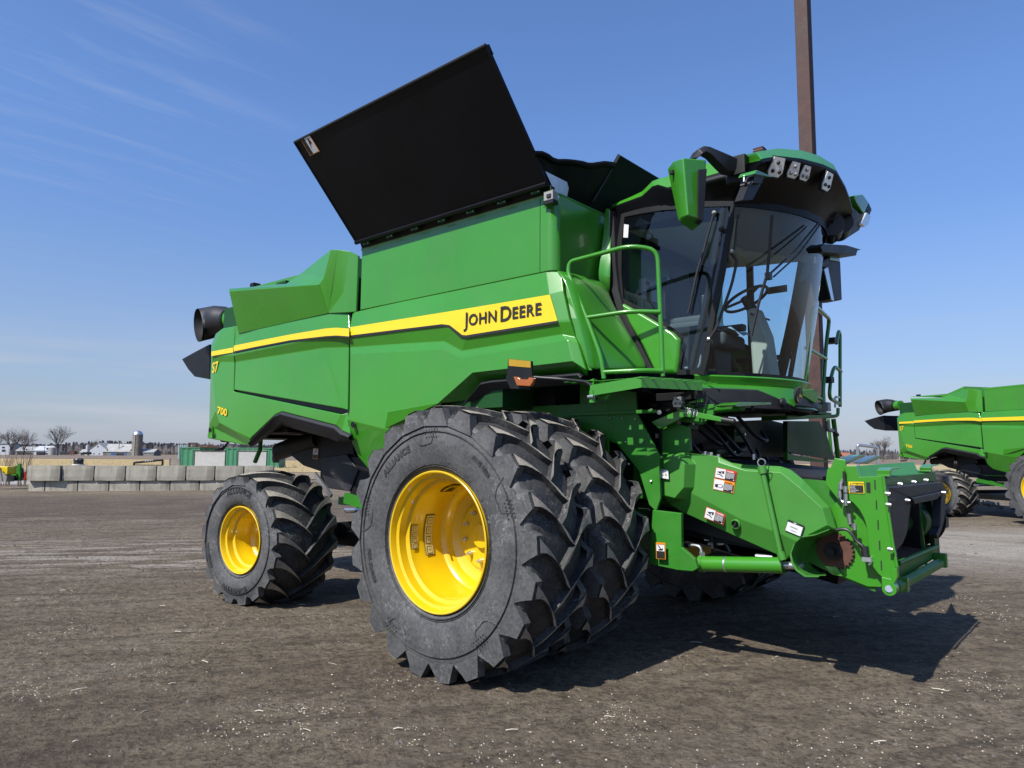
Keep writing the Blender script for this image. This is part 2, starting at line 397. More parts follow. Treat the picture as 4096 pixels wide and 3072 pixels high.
def rim_mesh(r,hw,disc_y,hub=.20,nuts=20,nr=.17,lipw=.018):
    mb=MB(); y0=-hw*.92
    prof=[(y0+.03,r-.022),(y0,r-.006),(y0-.004,r),(y0-.012,r+.002),(y0-.016,r-.004),(y0-.012,r-.014),(y0+.01,r-.022),(y0+.035,r-.028),(y0+.045,r-.050),(y0+.11,r-.055),(y0+.125,r-.082),(y0+.20,r-.088),(y0+.23,r-.100),(disc_y-.10,r-.105),(disc_y-.085,r-.13),(disc_y-.02,r-.155),(disc_y,r-.19),(disc_y+.01,hub+.06),(disc_y-.02,hub+.03),(disc_y-.015,.10),(disc_y-.06,.09),(disc_y-.065,.0)]
    mb.lathe(prof,'yellow',seg=96)
    # outside of the rim barrel, seen from behind
    mb.lathe([(y0,r+.002),(hw*.92,r+.002),(hw*.92,r-.06),(disc_y+.03,r-.10),(disc_y+.03,.0)],'yellow',seg=48)
    return mb
def make_wheel(name,Rt,hw,rim,nl,tread_r,arc,lw,disc_y,parent,loc,steer=0,brand=None,nutr=.17,hubr=.2,po=0,seed=1,crown=.012):
    wh=rim_mesh(rim+.0,hw,disc_y,hub=hubr).build(name,parent)
    wh.location=loc; wh.rotation_euler=(0,0,steer)
    t=tyre_mesh(Rt,hw,rim,nl,tread_r,arc,lw,po,seed,crown)
    if brand:
        for (ph,fl,tx,sz,rf) in brand: arc_text(t,tx,sz,rim+(Rt-rim)*rf,-hw*1.052-.004,ph,'rubber',flip=fl)
    t.build('tyre',wh,fix=False)
    for k in range(10):
        a=2*PI*k/10+.2; n=MB(); p=(nutr*math.cos(a),disc_y-.03,nutr*math.sin(a))
        n.cyl((p[0],disc_y-.018,p[2]),(p[0],disc_y-.05,p[2]),.019,'steel',6); n.cyl((p[0],disc_y-.05,p[2]),(p[0],disc_y-.075,p[2]),.010,'steel',8)
        n.build('wheel_nut',wh)
    v=MB(); a=2.45; rr=rim-.075; v.tube([(rr*math.cos(a),-hw*.70,rr*math.sin(a)),((rr-.035)*math.cos(a),-hw*.78,(rr-.035)*math.sin(a))],.007,'steel',8); v.build('valve_stem',wh)
    return wh

# ================================================================ the combine harvester
G='green'
comb=empty('combine_harvester'); tag(comb,'large green combine harvester in the foreground with raised black tank lid and yellow name stripe','combine harvester')
def part(mb,name,parent=None,**k): return mb.build(name,parent or comb,**k)

ZC=.991
# front duals (outer, inner) both sides; the outer right one carries the sidewall writing
BR=[(-.62,False,'ALLIANCE',.07,.40),(.72,False,'AGRI STAR',.038,.44),(-1.9,False,'650/85 R38',.05,.42)]
w0=make_wheel('wheel',1.02,.31,.525,21,.970,.31,.086,.26,comb,(0,-2.385,ZC),brand=BR,nutr=.20,hubr=.23,po=.06)
w1=copy_tree(w0); w1.parent=comb; w1.location=(0,-1.595,ZC); w1.rotation_euler=(0,.11,0)
def mirror_wheel(w,loc,rz=0):
    c=copy_tree(w); c.parent=comb; c.scale=(1,-1,1); c.location=loc; c.rotation_euler=(0,.2,rz); return c
mirror_wheel(w0,(0,2.385,ZC)); mirror_wheel(w0,(0,1.595,ZC))
BR2=[(.02,False,'ALLIANCE',.085,.42),(PI,True,'ALLIANCE',.085,.42),(-1.95,False,'AGRIFLEX',.055,.45)]
w2=make_wheel('wheel',.712,.40,.366,17,.660,.42,.084,.04,comb,(-3.513,-2.345+.375,.693),steer=.098,brand=BR2,nutr=.15,hubr=.19,po=.1,seed=2,crown=.048)
mirror_wheel(w2,(-3.513,1.97,.693),.098)
# stickers inside the big rim
def rim_sticker(wh,a0,a1,y0,y1,r,items,name='rim_label'):
    """sheet wrapped on the barrel at radius r, from angle a0 to a1, width y0..y1; drawn in pieces"""
    mb=MB()
    for (x0,x1,v0,v1,m,l) in items:
        n=4; rows=[]
        for i in range(n+1):
            a=a0+(a1-a0)*(x0+(x1-x0)*i/n); rr=r-.002*l
            rows.append([(rr*math.cos(a),y0+(y1-y0)*v0,rr*math.sin(a)),(rr*math.cos(a),y0+(y1-y0)*v1,rr*math.sin(a))])
        mb.quadgrid(rows,m)
    return mb.build(name,wh,fix=False)
rs=[(0,1,0,1,'ink',1),(.02,.98,.04,.96,'paper',2)]+[(.06+.24*k,.06+.24*k+.18,.2,.8,'ink',3) for k in range(4)]+[(.075+.24*k,.075+.24*k+.15,.25,.75,'paper',4) for k in range(4)]+[(.12+.24*k,.12+.24*k+.05,.42,.58,'grey',5) for k in range(4)]
rim_sticker(w0,2.75,3.55,-.03,.06,.418,rs)
rim_sticker(w0,2.95,3.4,-.155,-.085,.434,rs)
rim_sticker(w0,1.75,2.15,-.04,.09,.418,[(0,1,0,1,'ink',1),(.0,.45,.05,.95,'stripe',2),(.1,.35,.2,.8,'ink',3),(.15,.3,.3,.7,'stripe',4),(.5,.9,.1,.3,'stripe',2)])
rim_sticker(w2,2.3,3.0,-.14,-.07,.275,rs)

YS=-1.72
# ---- grain tank
tk=MB()
cx,cy=.40,-1.70; rr=.06
t0=[(-2.358,-1.7,3.88),(0.141,-1.7,3.853),(0.252,-1.7,3.855)]
zt=3.885; zb=3.205
def tank_wall():
    out=[(-2.36,1.5),(-2.36,-1.62),(-2.30,-1.70),(.28,-1.70)]
    for k in range(1,7):
        a=-PI/2+PI/2*k/6; out.append((.28+.09*math.cos(a),-1.61+.09*math.sin(a)))
    out+= [(.37,-1.3),(.37,1.61),(.28,1.70),(-2.30,1.70)]
    return out
ow=tank_wall()
def ring(pts,z,ins=0,dz=0): return [(-1+(x+1)*(1-ins/1.37),y*(1-ins/1.7),z) for x,y in pts]
tk.quadgrid([ring(ow,zb-.02,.05),ring(ow,zb,.0),ring(ow,zt-.03),ring(ow,zt,-.012),ring(ow,zt+.008,.0),ring(ow,zt,.03),ring(ow,zb+.1,.03)],G,close=True)
tk.add([(x,y*.98,zb+.1) for x,y in ow],[tuple(range(len(ow)))],'darkgreen')
tank=part(tk,'grain_tank',bevel=.008)
sb=MB()
sb.box((.21,-1.7012,3.54),(.004,.004,.66),'ink'); part(sb,'panel_seam')
ch=MB(); ch.add([(-2.36,-1.704,3.86),(-2.21,-1.7035,3.80),(-2.24,-1.7035,3.50),(-2.36,-1.704,3.22)],[(0,1,2,3)],G); 
# rubber gap under the tank
g=MB(); g.box((-1.0,0,3.185),(2.72,3.30,.07),'ink'); part(g,'tank_gap_seal')
# ---- body core (dark, closes the view between panels)
co_=MB(); co_.box((-2.9,0,2.62),(5.2,3.2,1.1),'darkgreen'); co_.box((-1.0,0,1.75),(1.9,2.3,1.0),'black'); co_.box((-3.1,0,1.75),(2.2,1.7,1.1),'black')
co_.box((-4.7,0,2.15),(1.6,3.1,.5),'black'); part(co_,'body_core')

# ---- lower side panel (front), in relief
rows=[
 [(-2.452,-1.69,3.195),(-1.613,-1.69,3.217),(-0.986,-1.69,3.213),(-0.332,-1.69,3.212),(0.266,-1.69,3.21)],
 [(-2.428,-1.735,3.026),(-1.553,-1.735,3.009),(-0.916,-1.735,3),(-0.288,-1.735,2.995),(0.336,-1.735,2.988)],
 [(-2.409,-1.745,2.923),(-1.537,-1.745,2.894),(-0.955,-1.745,2.884),(-0.635,-1.745,2.738),(0.429,-1.745,2.748)],
 [(-2.417,-1.742,2.906),(-1.54,-1.742,2.875),(-0.949,-1.742,2.862),(-0.645,-1.742,2.719),(0.43,-1.742,2.735)],
 [(-2.458,-1.705,2.805),(-1.58,-1.705,2.76),(-0.959,-1.705,2.723),(-0.721,-1.705,2.608),(0.45,-1.705,2.639)],
 [(-2.431,-1.722,2.725),(-1.557,-1.722,2.673),(-0.973,-1.722,2.644),(-0.719,-1.722,2.538),(0.52,-1.722,2.582)],
 [(-2.394,-1.735,2.096),(-1.754,-1.735,2.073),(-0.999,-1.735,2.128),(-0.55,-1.735,2.387),(0.577,-1.735,2.401)]]
fr=[[p for p in r] for r in rows]
nose=[(0.41,-1.66,3.184),(0.459,-1.7,3.006),(0.531,-1.71,2.754),(0.54,-1.71,2.732),(0.564,-1.675,2.61),(0.6,-1.68,2.543),(0.68,-1.69,2.327)]
for r_,p in zip(fr,nose): r_.append(p)
mb=MB(); b=[]
V=[p for r_ in fr for p in r_]; Fc=[]; fm={}
nc=6
for i in range(len(fr)-1):
    for j in range(nc-1): Fc.append((i*nc+j,i*nc+j+1,(i+1)*nc+j+1,(i+1)*nc+j))
# facet that turns in above the wheel arch, and the tongue behind the wheel
base=(len(fr)-1)*nc
ext=[(-0.758,-1.6,2.149),(-0.567,-1.6,2.314),(-0.434,-1.6,2.325),(0.551,-1.6,2.321),(0.616,-1.6,2.292)]
k0=len(V); V+=ext
Fc+=[(base+2,base+3,k0+1,k0),(base+3,k0+2,k0+1),(base+3,base+4,k0+3,k0+2),(base+4,base+5,k0+4,k0+3)]
tong=[(-2.427,-1.735,2.007),(-1.792,-1.735,1.895),(-1.311,-1.735,1.842),(-1.24,-1.6,2.145)]
k1=len(V); V+=tong
Fc+=[(base,base+1,k1+1,k1),(base+1,base+2,k1+3,k1+2,k1+1),(base+2,k0,k1+3)]
low=[(-2.486,-1.66,1.83),(-2.403,-1.6,1.617),(-2.287,-1.55,1.487),(-1.81,-1.55,1.378),(-1.339,-1.55,1.662)]
k2=len(V); V+=low
Fc+=[(k1,k1+1,k2+2,k2+1,k2),(k1+1,k1+2,k2+3,k2+2),(k1+2,k1+3,k2+4,k2+3)]
sp=relief(V,Fc,(0,.03,0),G)
sidep=part(sp,'side_panel',bevel=.010,seg=3,angle=7)
mirrored(sidep)
# stripe and name on it
def strip(name,top,bot,m,parent=comb,lift=-.004):
    mb=MB(); n=len(top); T=[(p[0],p[1]+lift,p[2]) for p in top]; B=[(p[0],p[1]+lift,p[2]) for p in bot]
    mb.quadgrid([T,B],m); return mb.build(name,parent,fix=False)
st_t=[(-2.414,-1.742,3.02),(-1.882,-1.742,3.012),(-1.393,-1.742,3.004),(-0.909,-1.742,2.996),(-0.675,-1.742,2.993),(-0.282,-1.742,2.989),(0.349,-1.742,2.983)]
st_b=[(-2.394,-1.753,2.924),(-1.864,-1.753,2.905),(-1.377,-1.753,2.892),(-0.946,-1.753,2.88),(-0.844,-1.753,2.859),(-0.742,-1.753,2.793),(-0.675,-1.753,2.748),(-0.623,-1.753,2.738),(-0.36,-1.753,2.739),(0.439,-1.753,2.748)]
def polyplate(name,pts,m,parent=comb,off=.003):
    mb=MB(); mb.solid(pts,(0,off,0),m); return mb.build(name,parent)
polyplate('name_stripe',st_t+st_b[::-1],'stripe')
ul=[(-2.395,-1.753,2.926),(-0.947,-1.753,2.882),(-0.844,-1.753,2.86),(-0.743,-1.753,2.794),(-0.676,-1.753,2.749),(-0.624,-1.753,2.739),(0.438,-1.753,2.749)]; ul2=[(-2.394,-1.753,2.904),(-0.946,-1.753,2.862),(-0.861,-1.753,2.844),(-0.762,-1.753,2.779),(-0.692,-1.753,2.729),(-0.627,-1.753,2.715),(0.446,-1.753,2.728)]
polyplate('stripe_underline',ul+ul2[::-1],'ink',off=.002)  # black underline along the lower edge of the yellow stripe
bl,br_,tl_=[(-0.655,-1.756,2.826),(0.288,-1.756,2.822),(-0.668,-1.756,2.937)]
def lettering(name,o,u,v,words,m,parent=comb,bold=.006):
    mb=MB(); u=Vector(u).normalized(); v=Vector(v).normalized(); x=0; o=Vector(o); n=u.cross(v).normalized()
    for t,h in words:
        vs,fs=text2d(t,h/.73,bold*h/.12,1.02); w=max(a for a,_ in vs)
        mb.add([o+u*(x+a)+v*b for a,b in vs],fs,m); mb.add([o+u*(x+a)+v*b+n*.002 for a,b in vs],fs,m)
        x+=w+h*.10
    return mb,x
u_=Vector(br_)-Vector(bl); L=u_.length
ws=[('J',1.28),('OHN',1.0),(' ',1),('D',1.28),('EERE',1.0)]
def build_name(h):
    mb=MB(); x=0; u=u_.normalized(); v=Vector((0,0,1)); o=Vector(bl); pos=[]
    for t,k in (('J',1.27),('OHN',.98),(None,.22),('D',1.27),('EERE',.98)):
        if t is None: x+=h*.30; continue
        vs,fs=text2d(t,h*k/.73,.0034,1.10); x0=min(a for a,_ in vs); w=max(a for a,_ in vs)-x0
        dz=-h*.06 if t=='J' else (-h*.07 if t=='D' else 0)
        mb.add([o+u*(x+a-x0)+v*(b_+dz) for a,b_ in vs],fs,'ink'); x+=w+h*.13
    return mb,x
h_=.098
mbn,x_=build_name(h_); k_=L/x_
mbn,x_=build_name(h_*min(1.25,k_)) if abs(k_-1)>.02 else (mbn,x_)
part(mbn,'name_lettering',fix=False)
# black wheel arch moulding
up_=[(-0.704,-1.655,2.138),(-0.51,-1.655,2.304),(-0.383,-1.655,2.315),(0,-1.655,2.315),(0.59,-1.655,2.314),(0.621,-1.655,2.286)]
lo_=[(-0.652,-1.6,2.139),(-0.544,-1.6,2.174),(-0.417,-1.6,2.221),(-0.046,-1.6,2.226),(0.551,-1.6,2.221),(0.572,-1.6,2.243)]
ar=MB(); ar.quadgrid([[(p[0],p[1]+.13,p[2]+.01) for p in up_],up_,[(p[0],p[1]-.03,p[2]-.02) for p in up_],lo_,[(p[0],p[1]+.16,p[2]+.03) for p in lo_]],'trim'); 
arch=part(ar,'wheel_arch_trim',bevel=.012); mirrored(arch)
def screwhole(p,r=.028):
    s=MB(); s.lathe([(-.004,r*1.25),(-.006,r*1.1),(.012,r*.95),(.012,0)],'ink',seg=16,c=p); s.box((p[0],p[1]-.004,p[2]),(r*.5,.01,r*1.3),'trim',Matrix.Rotation(.4,3,'Y')); part(s,'panel_latch')
for p in ((-2.311,-1.742,1.951),(-5.484,-1.755,1.952)): screwhole(p)

# ---- rear shields
V=[(-4.968,-1.735,3.328),(-4.961,-1.735,3.135),(-4.918,-1.76,3.028),(-4.892,-1.765,2.926),(-4.926,-1.73,2.842),(-4.896,-1.745,2.47),
   (-4.105,-1.73,3.325),(-2.855,-1.73,3.25),(-2.511,-1.7,3.211),
   (-2.853,-1.76,3.055),(-2.43,-1.74,3.013),(-2.84,-1.765,2.959),(-2.418,-1.745,2.918),(-2.933,-1.715,2.846),(-2.487,-1.7,2.813),(-2.532,-1.745,2.135),(-2.47,-1.7,2.114),(-4.013,-1.74,2.342)]
Fc=[(0,1,6),(1,2,9,7,6),(2,3,11,9),(3,4,13,11),(4,5,17,15,13),(7,9,10,8),(9,11,12,10),(11,13,14,12),(13,15,16,14)]
ep=part(relief(V,Fc,(0,.03,0),G),'engine_panel',bevel=.010,seg=3,angle=7); mirrored(ep)
# flared upper shield
V=[(-4.908,-1.88,3.799),(-4.855,-1.9,3.755),(-4.849,-1.745,3.208),(-2.801,-1.9,3.53),(-2.832,-1.745,3.226),(-2.748,-1.88,3.595),(-2.745,-1.8,3.94),(-2.61,-1.8,3.915),(-2.56,-1.745,3.425),(-2.468,-1.735,3.192),
   (-3.811,-1.7,3.732),(-3.574,-1.66,3.825),(-2.47,-1.749,3.883),(-2.4,-1.673,3.835),(-2.4,-1.682,3.199)]
Fc=[(0,1,3,10),(1,2,4,3),(3,5,10),(10,5,11),(11,5,6),(5,3,4,8,7,6),(4,9,8),(7,8,12),(12,8,9,14,13)]
fs_=part(relief(V,Fc,(0,.025,0),G),'upper_shield',bevel=.008,angle=7); mirrored(fs_)
dk=MB(); dk.solid([(-5.267,-1.55,3.895),(-3.084,-1.55,3.667),(-3.104,-1.55,4.05),(-3.725,-1.55,3.868),(-4.762,-1.55,3.879)],(0,3.1,0),G); dk.box((-4.25,0,3.35),(3.0,3.0,.7),'darkgreen'); part(dk,'engine_deck')
vb=MB(); vb.box((-4.056,-1.6,3.796),(.22,.05,.03),'darkgreen'); vb.box((-4.917,-1.5,3.916),(.1,.1,.05),'black'); part(vb,'deck_latch')
# rear body panel with the wheel arch
O=[(-5.434,-1.5,3.448),(-5.804,-1.5,3.456),(-6.098,-1.46,3.417),(-6.255,-1.46,3.282),(-6.234,-1.46,2.795),(-6.171,-1.46,1.879),(-6.045,-1.5,1.841)]
V=[(-4.966,-1.74,3.327),(-5.302,-1.74,3.334),(-5.538,-1.715,3.292),(-5.68,-1.7,3.155),(-5.661,-1.7,2.733),(-5.634,-1.7,2.016),(-5.712,-1.68,1.845),
   (-4.942,-1.755,3.031),(-4.9,-1.765,2.926),(-4.945,-1.735,2.843),(-4.915,-1.745,2.447),(-2.521,-1.745,2.069),(-2.476,-1.7,2.088),
   (-5.551,-1.75,3.032),(-5.535,-1.755,2.972),(-5.577,-1.73,2.895),(-5.35,-1.755,2.209),(-5.211,-1.76,2.04),(-4.804,-1.76,1.925),(-5.477,-1.68,1.976),
   (-4.54,-1.68,1.732),(-4.457,-1.73,1.826),(-3.858,-1.745,2.113),(-3.715,-1.745,2.141),(-2.614,-1.745,1.95),(-2.523,-1.73,1.89),(-2.402,-1.71,1.849)]
Fc=[(0,1,13,7),(1,2,3,13),(13,14,8,7),(14,15,9,8),(15,16,10,9),(3,4,15,14,13),(4,5,16,15),(5,19,17,16),(5,6,19),(6,20,19),(19,20,18,17),(20,21,18),(16,17,18,10),(10,18,21,22),(10,22,23,11),(11,23,24),(11,24,25,12),(12,25,26)]
rp=part(relief(V,Fc,(0,.03,0),G),'rear_panel',bevel=.012,seg=3,angle=7); mirrored(rp)
# tail end wall with rounded corner
te=MB(); zs=[1.84,2.6,3.05,3.25]
def tail(z,ins): 
    xo={1.84:-5.62,2.6:-5.66,3.05:-5.60,3.25:-5.45}[z]
    return [(xo+.10,-1.70+ins,z),(xo+.03,-1.63,z),(xo-.03,-1.45,z),(xo-.06,-.8,z),(xo-.06,.8,z),(xo-.03,1.45,z),(xo+.03,1.63,z),(xo+.10,1.70,z)]
te.quadgrid([tail(z,0) for z in zs],G,True); te.add([(-5.35,-1.66,3.25),(-5.35,1.66,3.25),(-4.6,1.66,3.36),(-4.6,-1.66,3.36)],[(0,1,2,3)],G)
te.add([(-5.35,-1.66,3.25),(-5.46,-1.45,3.25),(-5.5,0,3.25),(-5.46,1.45,3.25),(-5.35,1.66,3.25)],[(0,1,2,3,4)],G)
te.box((-5.3,0,1.87),(.6,3.2,.05),'black'); part(te,'tail_panel')
# stripe sections
s1=[(-4.927,-1.763,3.03),(-5.524,-1.763,3.03)]; s2=[(-4.906,-1.767,2.963),(-5.51,-1.767,2.966)]
strip('stripe_section',[(p[0],p[1]-.004,p[2]) for p in s1],[(p[0],p[1]-.004,p[2]) for p in s2],'stripe')
s1=[(-4.894,-1.772,3.051),(-4.335,-1.772,3.055),(-3.557,-1.772,3.057),(-2.835,-1.772,3.048),(-2.628,-1.772,3.034),(-2.388,-1.772,2.998)]; s2=[(-4.887,-1.776,2.974),(-4.322,-1.776,2.982),(-3.546,-1.776,2.986),(-2.824,-1.776,2.959),(-2.618,-1.776,2.945),(-2.378,-1.776,2.909)]
strip('stripe_section',s1,s2,'stripe')
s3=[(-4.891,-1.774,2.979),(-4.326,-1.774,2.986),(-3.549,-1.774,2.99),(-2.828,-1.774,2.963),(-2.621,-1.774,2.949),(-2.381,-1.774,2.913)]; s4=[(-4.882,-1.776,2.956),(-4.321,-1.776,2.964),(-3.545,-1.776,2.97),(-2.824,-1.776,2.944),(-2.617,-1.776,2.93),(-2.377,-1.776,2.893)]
strip('stripe_underline',s3,s4,'ink',lift=-.001)  # same black underline on the rear stripe section
def sidetext(name,bl,br,t,h,m):
    u=(Vector(br)-Vector(bl)); mb=MB(); vs,fs=text2d(t,h/.73,.004,1.0); x0=min(a for a,_ in vs); w=max(a for a,_ in vs)-x0; k=u.length/w; u.normalize(); v=Vector((0,0,1))
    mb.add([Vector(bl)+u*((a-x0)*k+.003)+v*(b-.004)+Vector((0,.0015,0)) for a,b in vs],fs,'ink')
    mb.add([Vector(bl)+u*(a-x0)*k+v*b for a,b in vs],fs,m); part(mb,name,fix=False)
sidetext('model_lettering',(-5.545,-1.738,2.737),(-5.361,-1.746,2.749),'S7',.145,'stripe')
sidetext('model_lettering',(-5.286,-1.763,2.173),(-5.017,-1.766,2.125),'700',.095,'stripe')
# rear arch moulding
U=[(-4.434,-1.745,1.796),(-3.857,-1.745,2.11),(-3.715,-1.745,2.138),(-2.614,-1.745,1.947),(-2.502,-1.745,1.883),(-2.349,-1.745,1.843)]; Lo=[(-4.493,-1.7,1.725),(-4.004,-1.7,1.946),(-3.75,-1.7,2.017),(-2.821,-1.7,1.855),(-2.639,-1.7,1.793),(-2.407,-1.7,1.78)]
Lo2=[(-4.622,-1.55,1.752),(-4.193,-1.55,1.921),(-3.994,-1.55,1.981),(-3.036,-1.55,1.82),(-2.849,-1.55,1.775),(-2.611,-1.55,1.773)]
ar=MB(); ar.quadgrid([[(p[0],p[1]+.04,p[2]+.005) for p in U],U,[(p[0],p[1]-.03,p[2]-.03) for p in U],Lo,Lo2],'trim'); ar2=part(ar,'wheel_arch_trim',bevel=.01); mirrored(ar2)
# dark gap below the engine panel
gp=MB(); gp.solid([(-5.023,-1.69,2.486),(-2.447,-1.69,2.123),(-2.444,-1.69,2.064),(-5.02,-1.69,2.45)],(0,.1,0),'ink'); part(gp,'panel_gap')
gp=MB(); gp.solid([(-2.605,-1.66,3.229),(-2.516,-1.66,3.218),(-2.449,-1.66,1.829),(-2.545,-1.66,2.023)],(0,.1,0),'ink'); part(gp,'panel_gap')
# unloading auger with rubber boot, and spreader chute behind
au=MB(); au.cyl((-6.087,-1.1,3.662),(-6.32,-1.1,3.66),.17,G,28); au.cyl((-6.28,-1.1,3.66),(-6.36,-1.1,3.66),.185,'black',28); auger=part(au,'unloading_auger')
bt=MB(); c0=Vector((-6.34,-1.1,3.66)); rows=[]
for k,(dx,dy,dz,ra,rb,tn) in enumerate(((0,0,0,.185,.185,0),(-.16,-.01,.02,.215,.22,.12),(-.32,-.06,.02,.23,.245,.35),(-.45,-.14,-.01,.225,.26,.95),(-.50,-.26,-.05,.215,.27,1.42))):
    e1_=Vector((-math.sin(tn),math.cos(tn),0)); rows.append([c0+Vector((dx,dy,dz))+e1_*ra*math.cos(a)+Vector((-.28*math.sin(a)*rb*(k/4)**2,0,rb*math.sin(a))) for a in [2*PI*i/24 for i in range(24)]])
bt.quadgrid(rows,'hose',True,close=True); bt.quadgrid([[c0+(p-c0)*.93 for p in r_] for r_ in rows],'ink',True,close=True); bt.build('discharge_boot',auger,fix=False)
chh=MB(); T=[(-8.127,-1,3.225),(-7.204,-1,3.391)]; 
chh.solid([(-7.806,-1.15,3.182),(-7.343,-1.15,3.264),(-6.871,-1.15,3.339),(-6.813,-1.15,2.783),(-7.322,-1.15,2.86),(-7.575,-1.15,3.006)],(0,.05,0),'black')
bb=[(-7.79,-1.15,3.176),(-7.575,-1.15,3.006),(-7.322,-1.15,2.86),(-6.813,-1.15,2.783)]; chh.v=[];chh.f=[];chh.mi=[];chh.sm=[]; chh.solid([(-7.806,-1.15,3.182),(-7.343,-1.15,3.264),(-6.871,-1.15,3.339),(-6.813,-1.15,2.783),(-7.322,-1.15,2.86),(-7.575,-1.15,3.006)],(0,1.25,0),'black'); part(chh,'straw_chute')
# things hanging in the rear wheel arch
ex=MB(); ex.tube([(-4.966,-1,1.669),(-4.639,-1,1.737),(-4.022,-1,1.832)],.12,'black',16); ex.build('air_duct',comb)
pn=MB(); pn.solid([(-4.632,-1.05,1.624),(-3.971,-1.05,1.905),(-3.245,-1.05,1.813),(-3.221,-1.05,1.651),(-3.066,-1.05,1.492),(-3.119,-1.05,1.243),(-3.626,-1.05,1.225),(-3.814,-1.05,1.397),(-4.306,-1.05,1.484)],(0,.05,0),'black'); pn.solid([(-3.806,-1,1.586),(-3.271,-1,1.641),(-3.032,-1,1.442),(-3.183,-1,1.189),(-3.644,-1,1.213),(-3.777,-1,1.376)],(0,-.12,0),'trim'); part(pn,'inner_shield',bevel=.01)
decal('warning_label',(-4.081,-1.056,1.575),(-3.961,-1.056,1.57),(-4.074,-1.056,1.711),[('r',0,0,1,1,'orange',1),('r',.06,.04,.94,.96,'white',2),('r',.08,.05,.92,.42,'ink',3),('p',[(.2,.55),(.45,.6),(.8,.9),(.7,.92),(.4,.7)],'ink',3)],comb)
lk=MB(); lk.box((-3.1,-.6,1.02),(1.9,.12,.10),'green_flat'); lk.box((-2.5,-1.0,1.28),(.7,.45,.03),'green_flat'); lk.tube([(-3.5,-1.9,.69),(-3.5,1.9,.69)],.11,'black',14); lk.box((-2.6,-.3,.62),(2.0,1.6,.16),'black'); lk.box((-2.4,-.5,1.35),(1.6,1.2,.5),'black'); lk.box((-2.6,-1.2,1.05),(1.1,.06,.12),'green_flat',Matrix.Rotation(.12,3,'Y')); lk.box((-2.2,-1.15,1.45),(.25,.2,.04),'green_flat')
lk.tube([(-3.4,-1.0,.95),(-2.6,-1.1,1.0),(-1.6,-1.0,.95)],.035,'steel',8); part(lk,'rear_axle')
ss=MB(); ss.box((-3.549,-1.25,1.264),(.45,.03,.05),'steel',Matrix.Rotation(.62,3,'Y')); part(ss,'ladder_rail')
bar=MB(); bar.tube([(-4.958,-1.3,1.834),(-4.967,-1.3,1.689),(-5.083,-1.3,1.52)],.03,'green_flat',8); part(bar,'support_bar')
hk=MB(); hk.tube([(-5.644,-1.5,1.815),(-5.451,-1.5,1.794),(-5.595,-1.5,1.701),(-5.808,-1.5,1.692)],.022,'black',8); part(hk,'tow_hook')

# ---- tank lid, tarpaulin, front lid
Yh=-1.72
A=Vector((-2.288,-1.74,3.889)); B=Vector((0.354,-1.74,3.885)); C_=Vector((0.246,-2.45,4.912)); D_=Vector((-2.513,-2.45,4.908))
A=A+Vector((0,-.03,.03)); B=B+Vector((0,-.03,.03))
nn=(B-A).cross(D_-A).normalized()
mb=MB()
if nn.y>0: nn=-nn
mb.solid([A,B,C_*.955+B*.045+(C_-B)*0.0,D_*.955+A*.045],-nn*.035,'lidblack')
A1,B1=D_*.9+A*.1,C_*.9+B*.1
mb.solid([D_*.93+A*.07,C_*.93+B*.07,C_,D_],-nn*.05-Vector((0,0,.0)),'lidblack')
mb.tube([D_,C_],.014,'trim',8); mb.tube([A+(D_-A)*.02+nn*.01,B+(C_-B)*.02+nn*.01],.022,'lidblack',8); mb.tube([A,D_],.012,'lidblack',6); mb.tube([B,C_],.012,'lidblack',6)
mb.solid([A+Vector((0,.03,.03)),B+Vector((0,.03,.03)),B+Vector((0,.10,-.12)),A+Vector((0,.10,-.12))],(0,.03,0),'lidblack')
lid=part(mb,'tank_lid')
for k in range(7):
    p=A+(B-A)*(.06+.148*k)+Vector((0,.0,-.02)); hb=MB(); hb.box(p,(.10,.016,.024),'darkgreen'); 
    for s in (-.035,.035): hb.sphere((p[0]+s,p[1]-.010,p[2]),.006,'steel',8)
    hb.build('hinge',lid)
ls=A+(D_-A)*.845+(B-A)*.045+nn*.006; uu=(B-A).normalized()*.17; vv=(D_-A).normalized()*.2
decal('warning_label',ls,ls+uu,ls+vv,[('r',0,0,1,1,'orange',1),('r',.05,.04,.95,.96,'white',2),('r',.05,.04,.38,.96,'ink',3),('p',[(.5,.2),(.6,.5),(.8,.55),(.75,.8),(.62,.82),(.55,.55)],'ink',3)],lid)
# front lid leaning over the cab, and the corner tarpaulin
P0=Vector((0.4,-1.167,3.943)); P1=Vector((.78,P0.y,4.30)); P1=Vector((0.597,-1.02,4.372))
P00=P0+(P0-P1)*.9; fl=MB(); fl.solid([P00,P1,P1+Vector((0,2.0,0)),P00+Vector((0,2.0,0))],(-.02,0,.02),'lidgreen'); fl.tube([P0,P1],.008,'trim',6); part(fl,'tank_lid')
rows=[]; n1,n2=15,7
TA=B+(C_-B)*.24; TB=P0+(P1-P0)*.80; TC=Vector((.33,-1.62,3.84)); TD=P00+Vector((-.02,0,0))
for i in range(n2):
    t=i/(n2-1); row=[]
    for j in range(n1):
        s_=j/(n1-1); p=(TA*(1-s_)+TB*s_)*(1-t)+(TC*(1-s_)+TD*s_)*t
        wv=.012*math.sin(s_*17+t*3)*(1-t)+.02*noise.noise(Vector((s_*6,t*5,0)))
        row.append(p+Vector((wv*.6,0,-.04*math.sin(s_*PI)*(1-t)+wv*.5)))
    rows.append(row)
tp=MB(); tp.quadgrid(rows,'tarp',True); tp.tube([r_+Vector((0,0,.0)) for r_ in rows[0]],.028,'tarp',8); tarp=part(tp,'tarpaulin',fix=False)
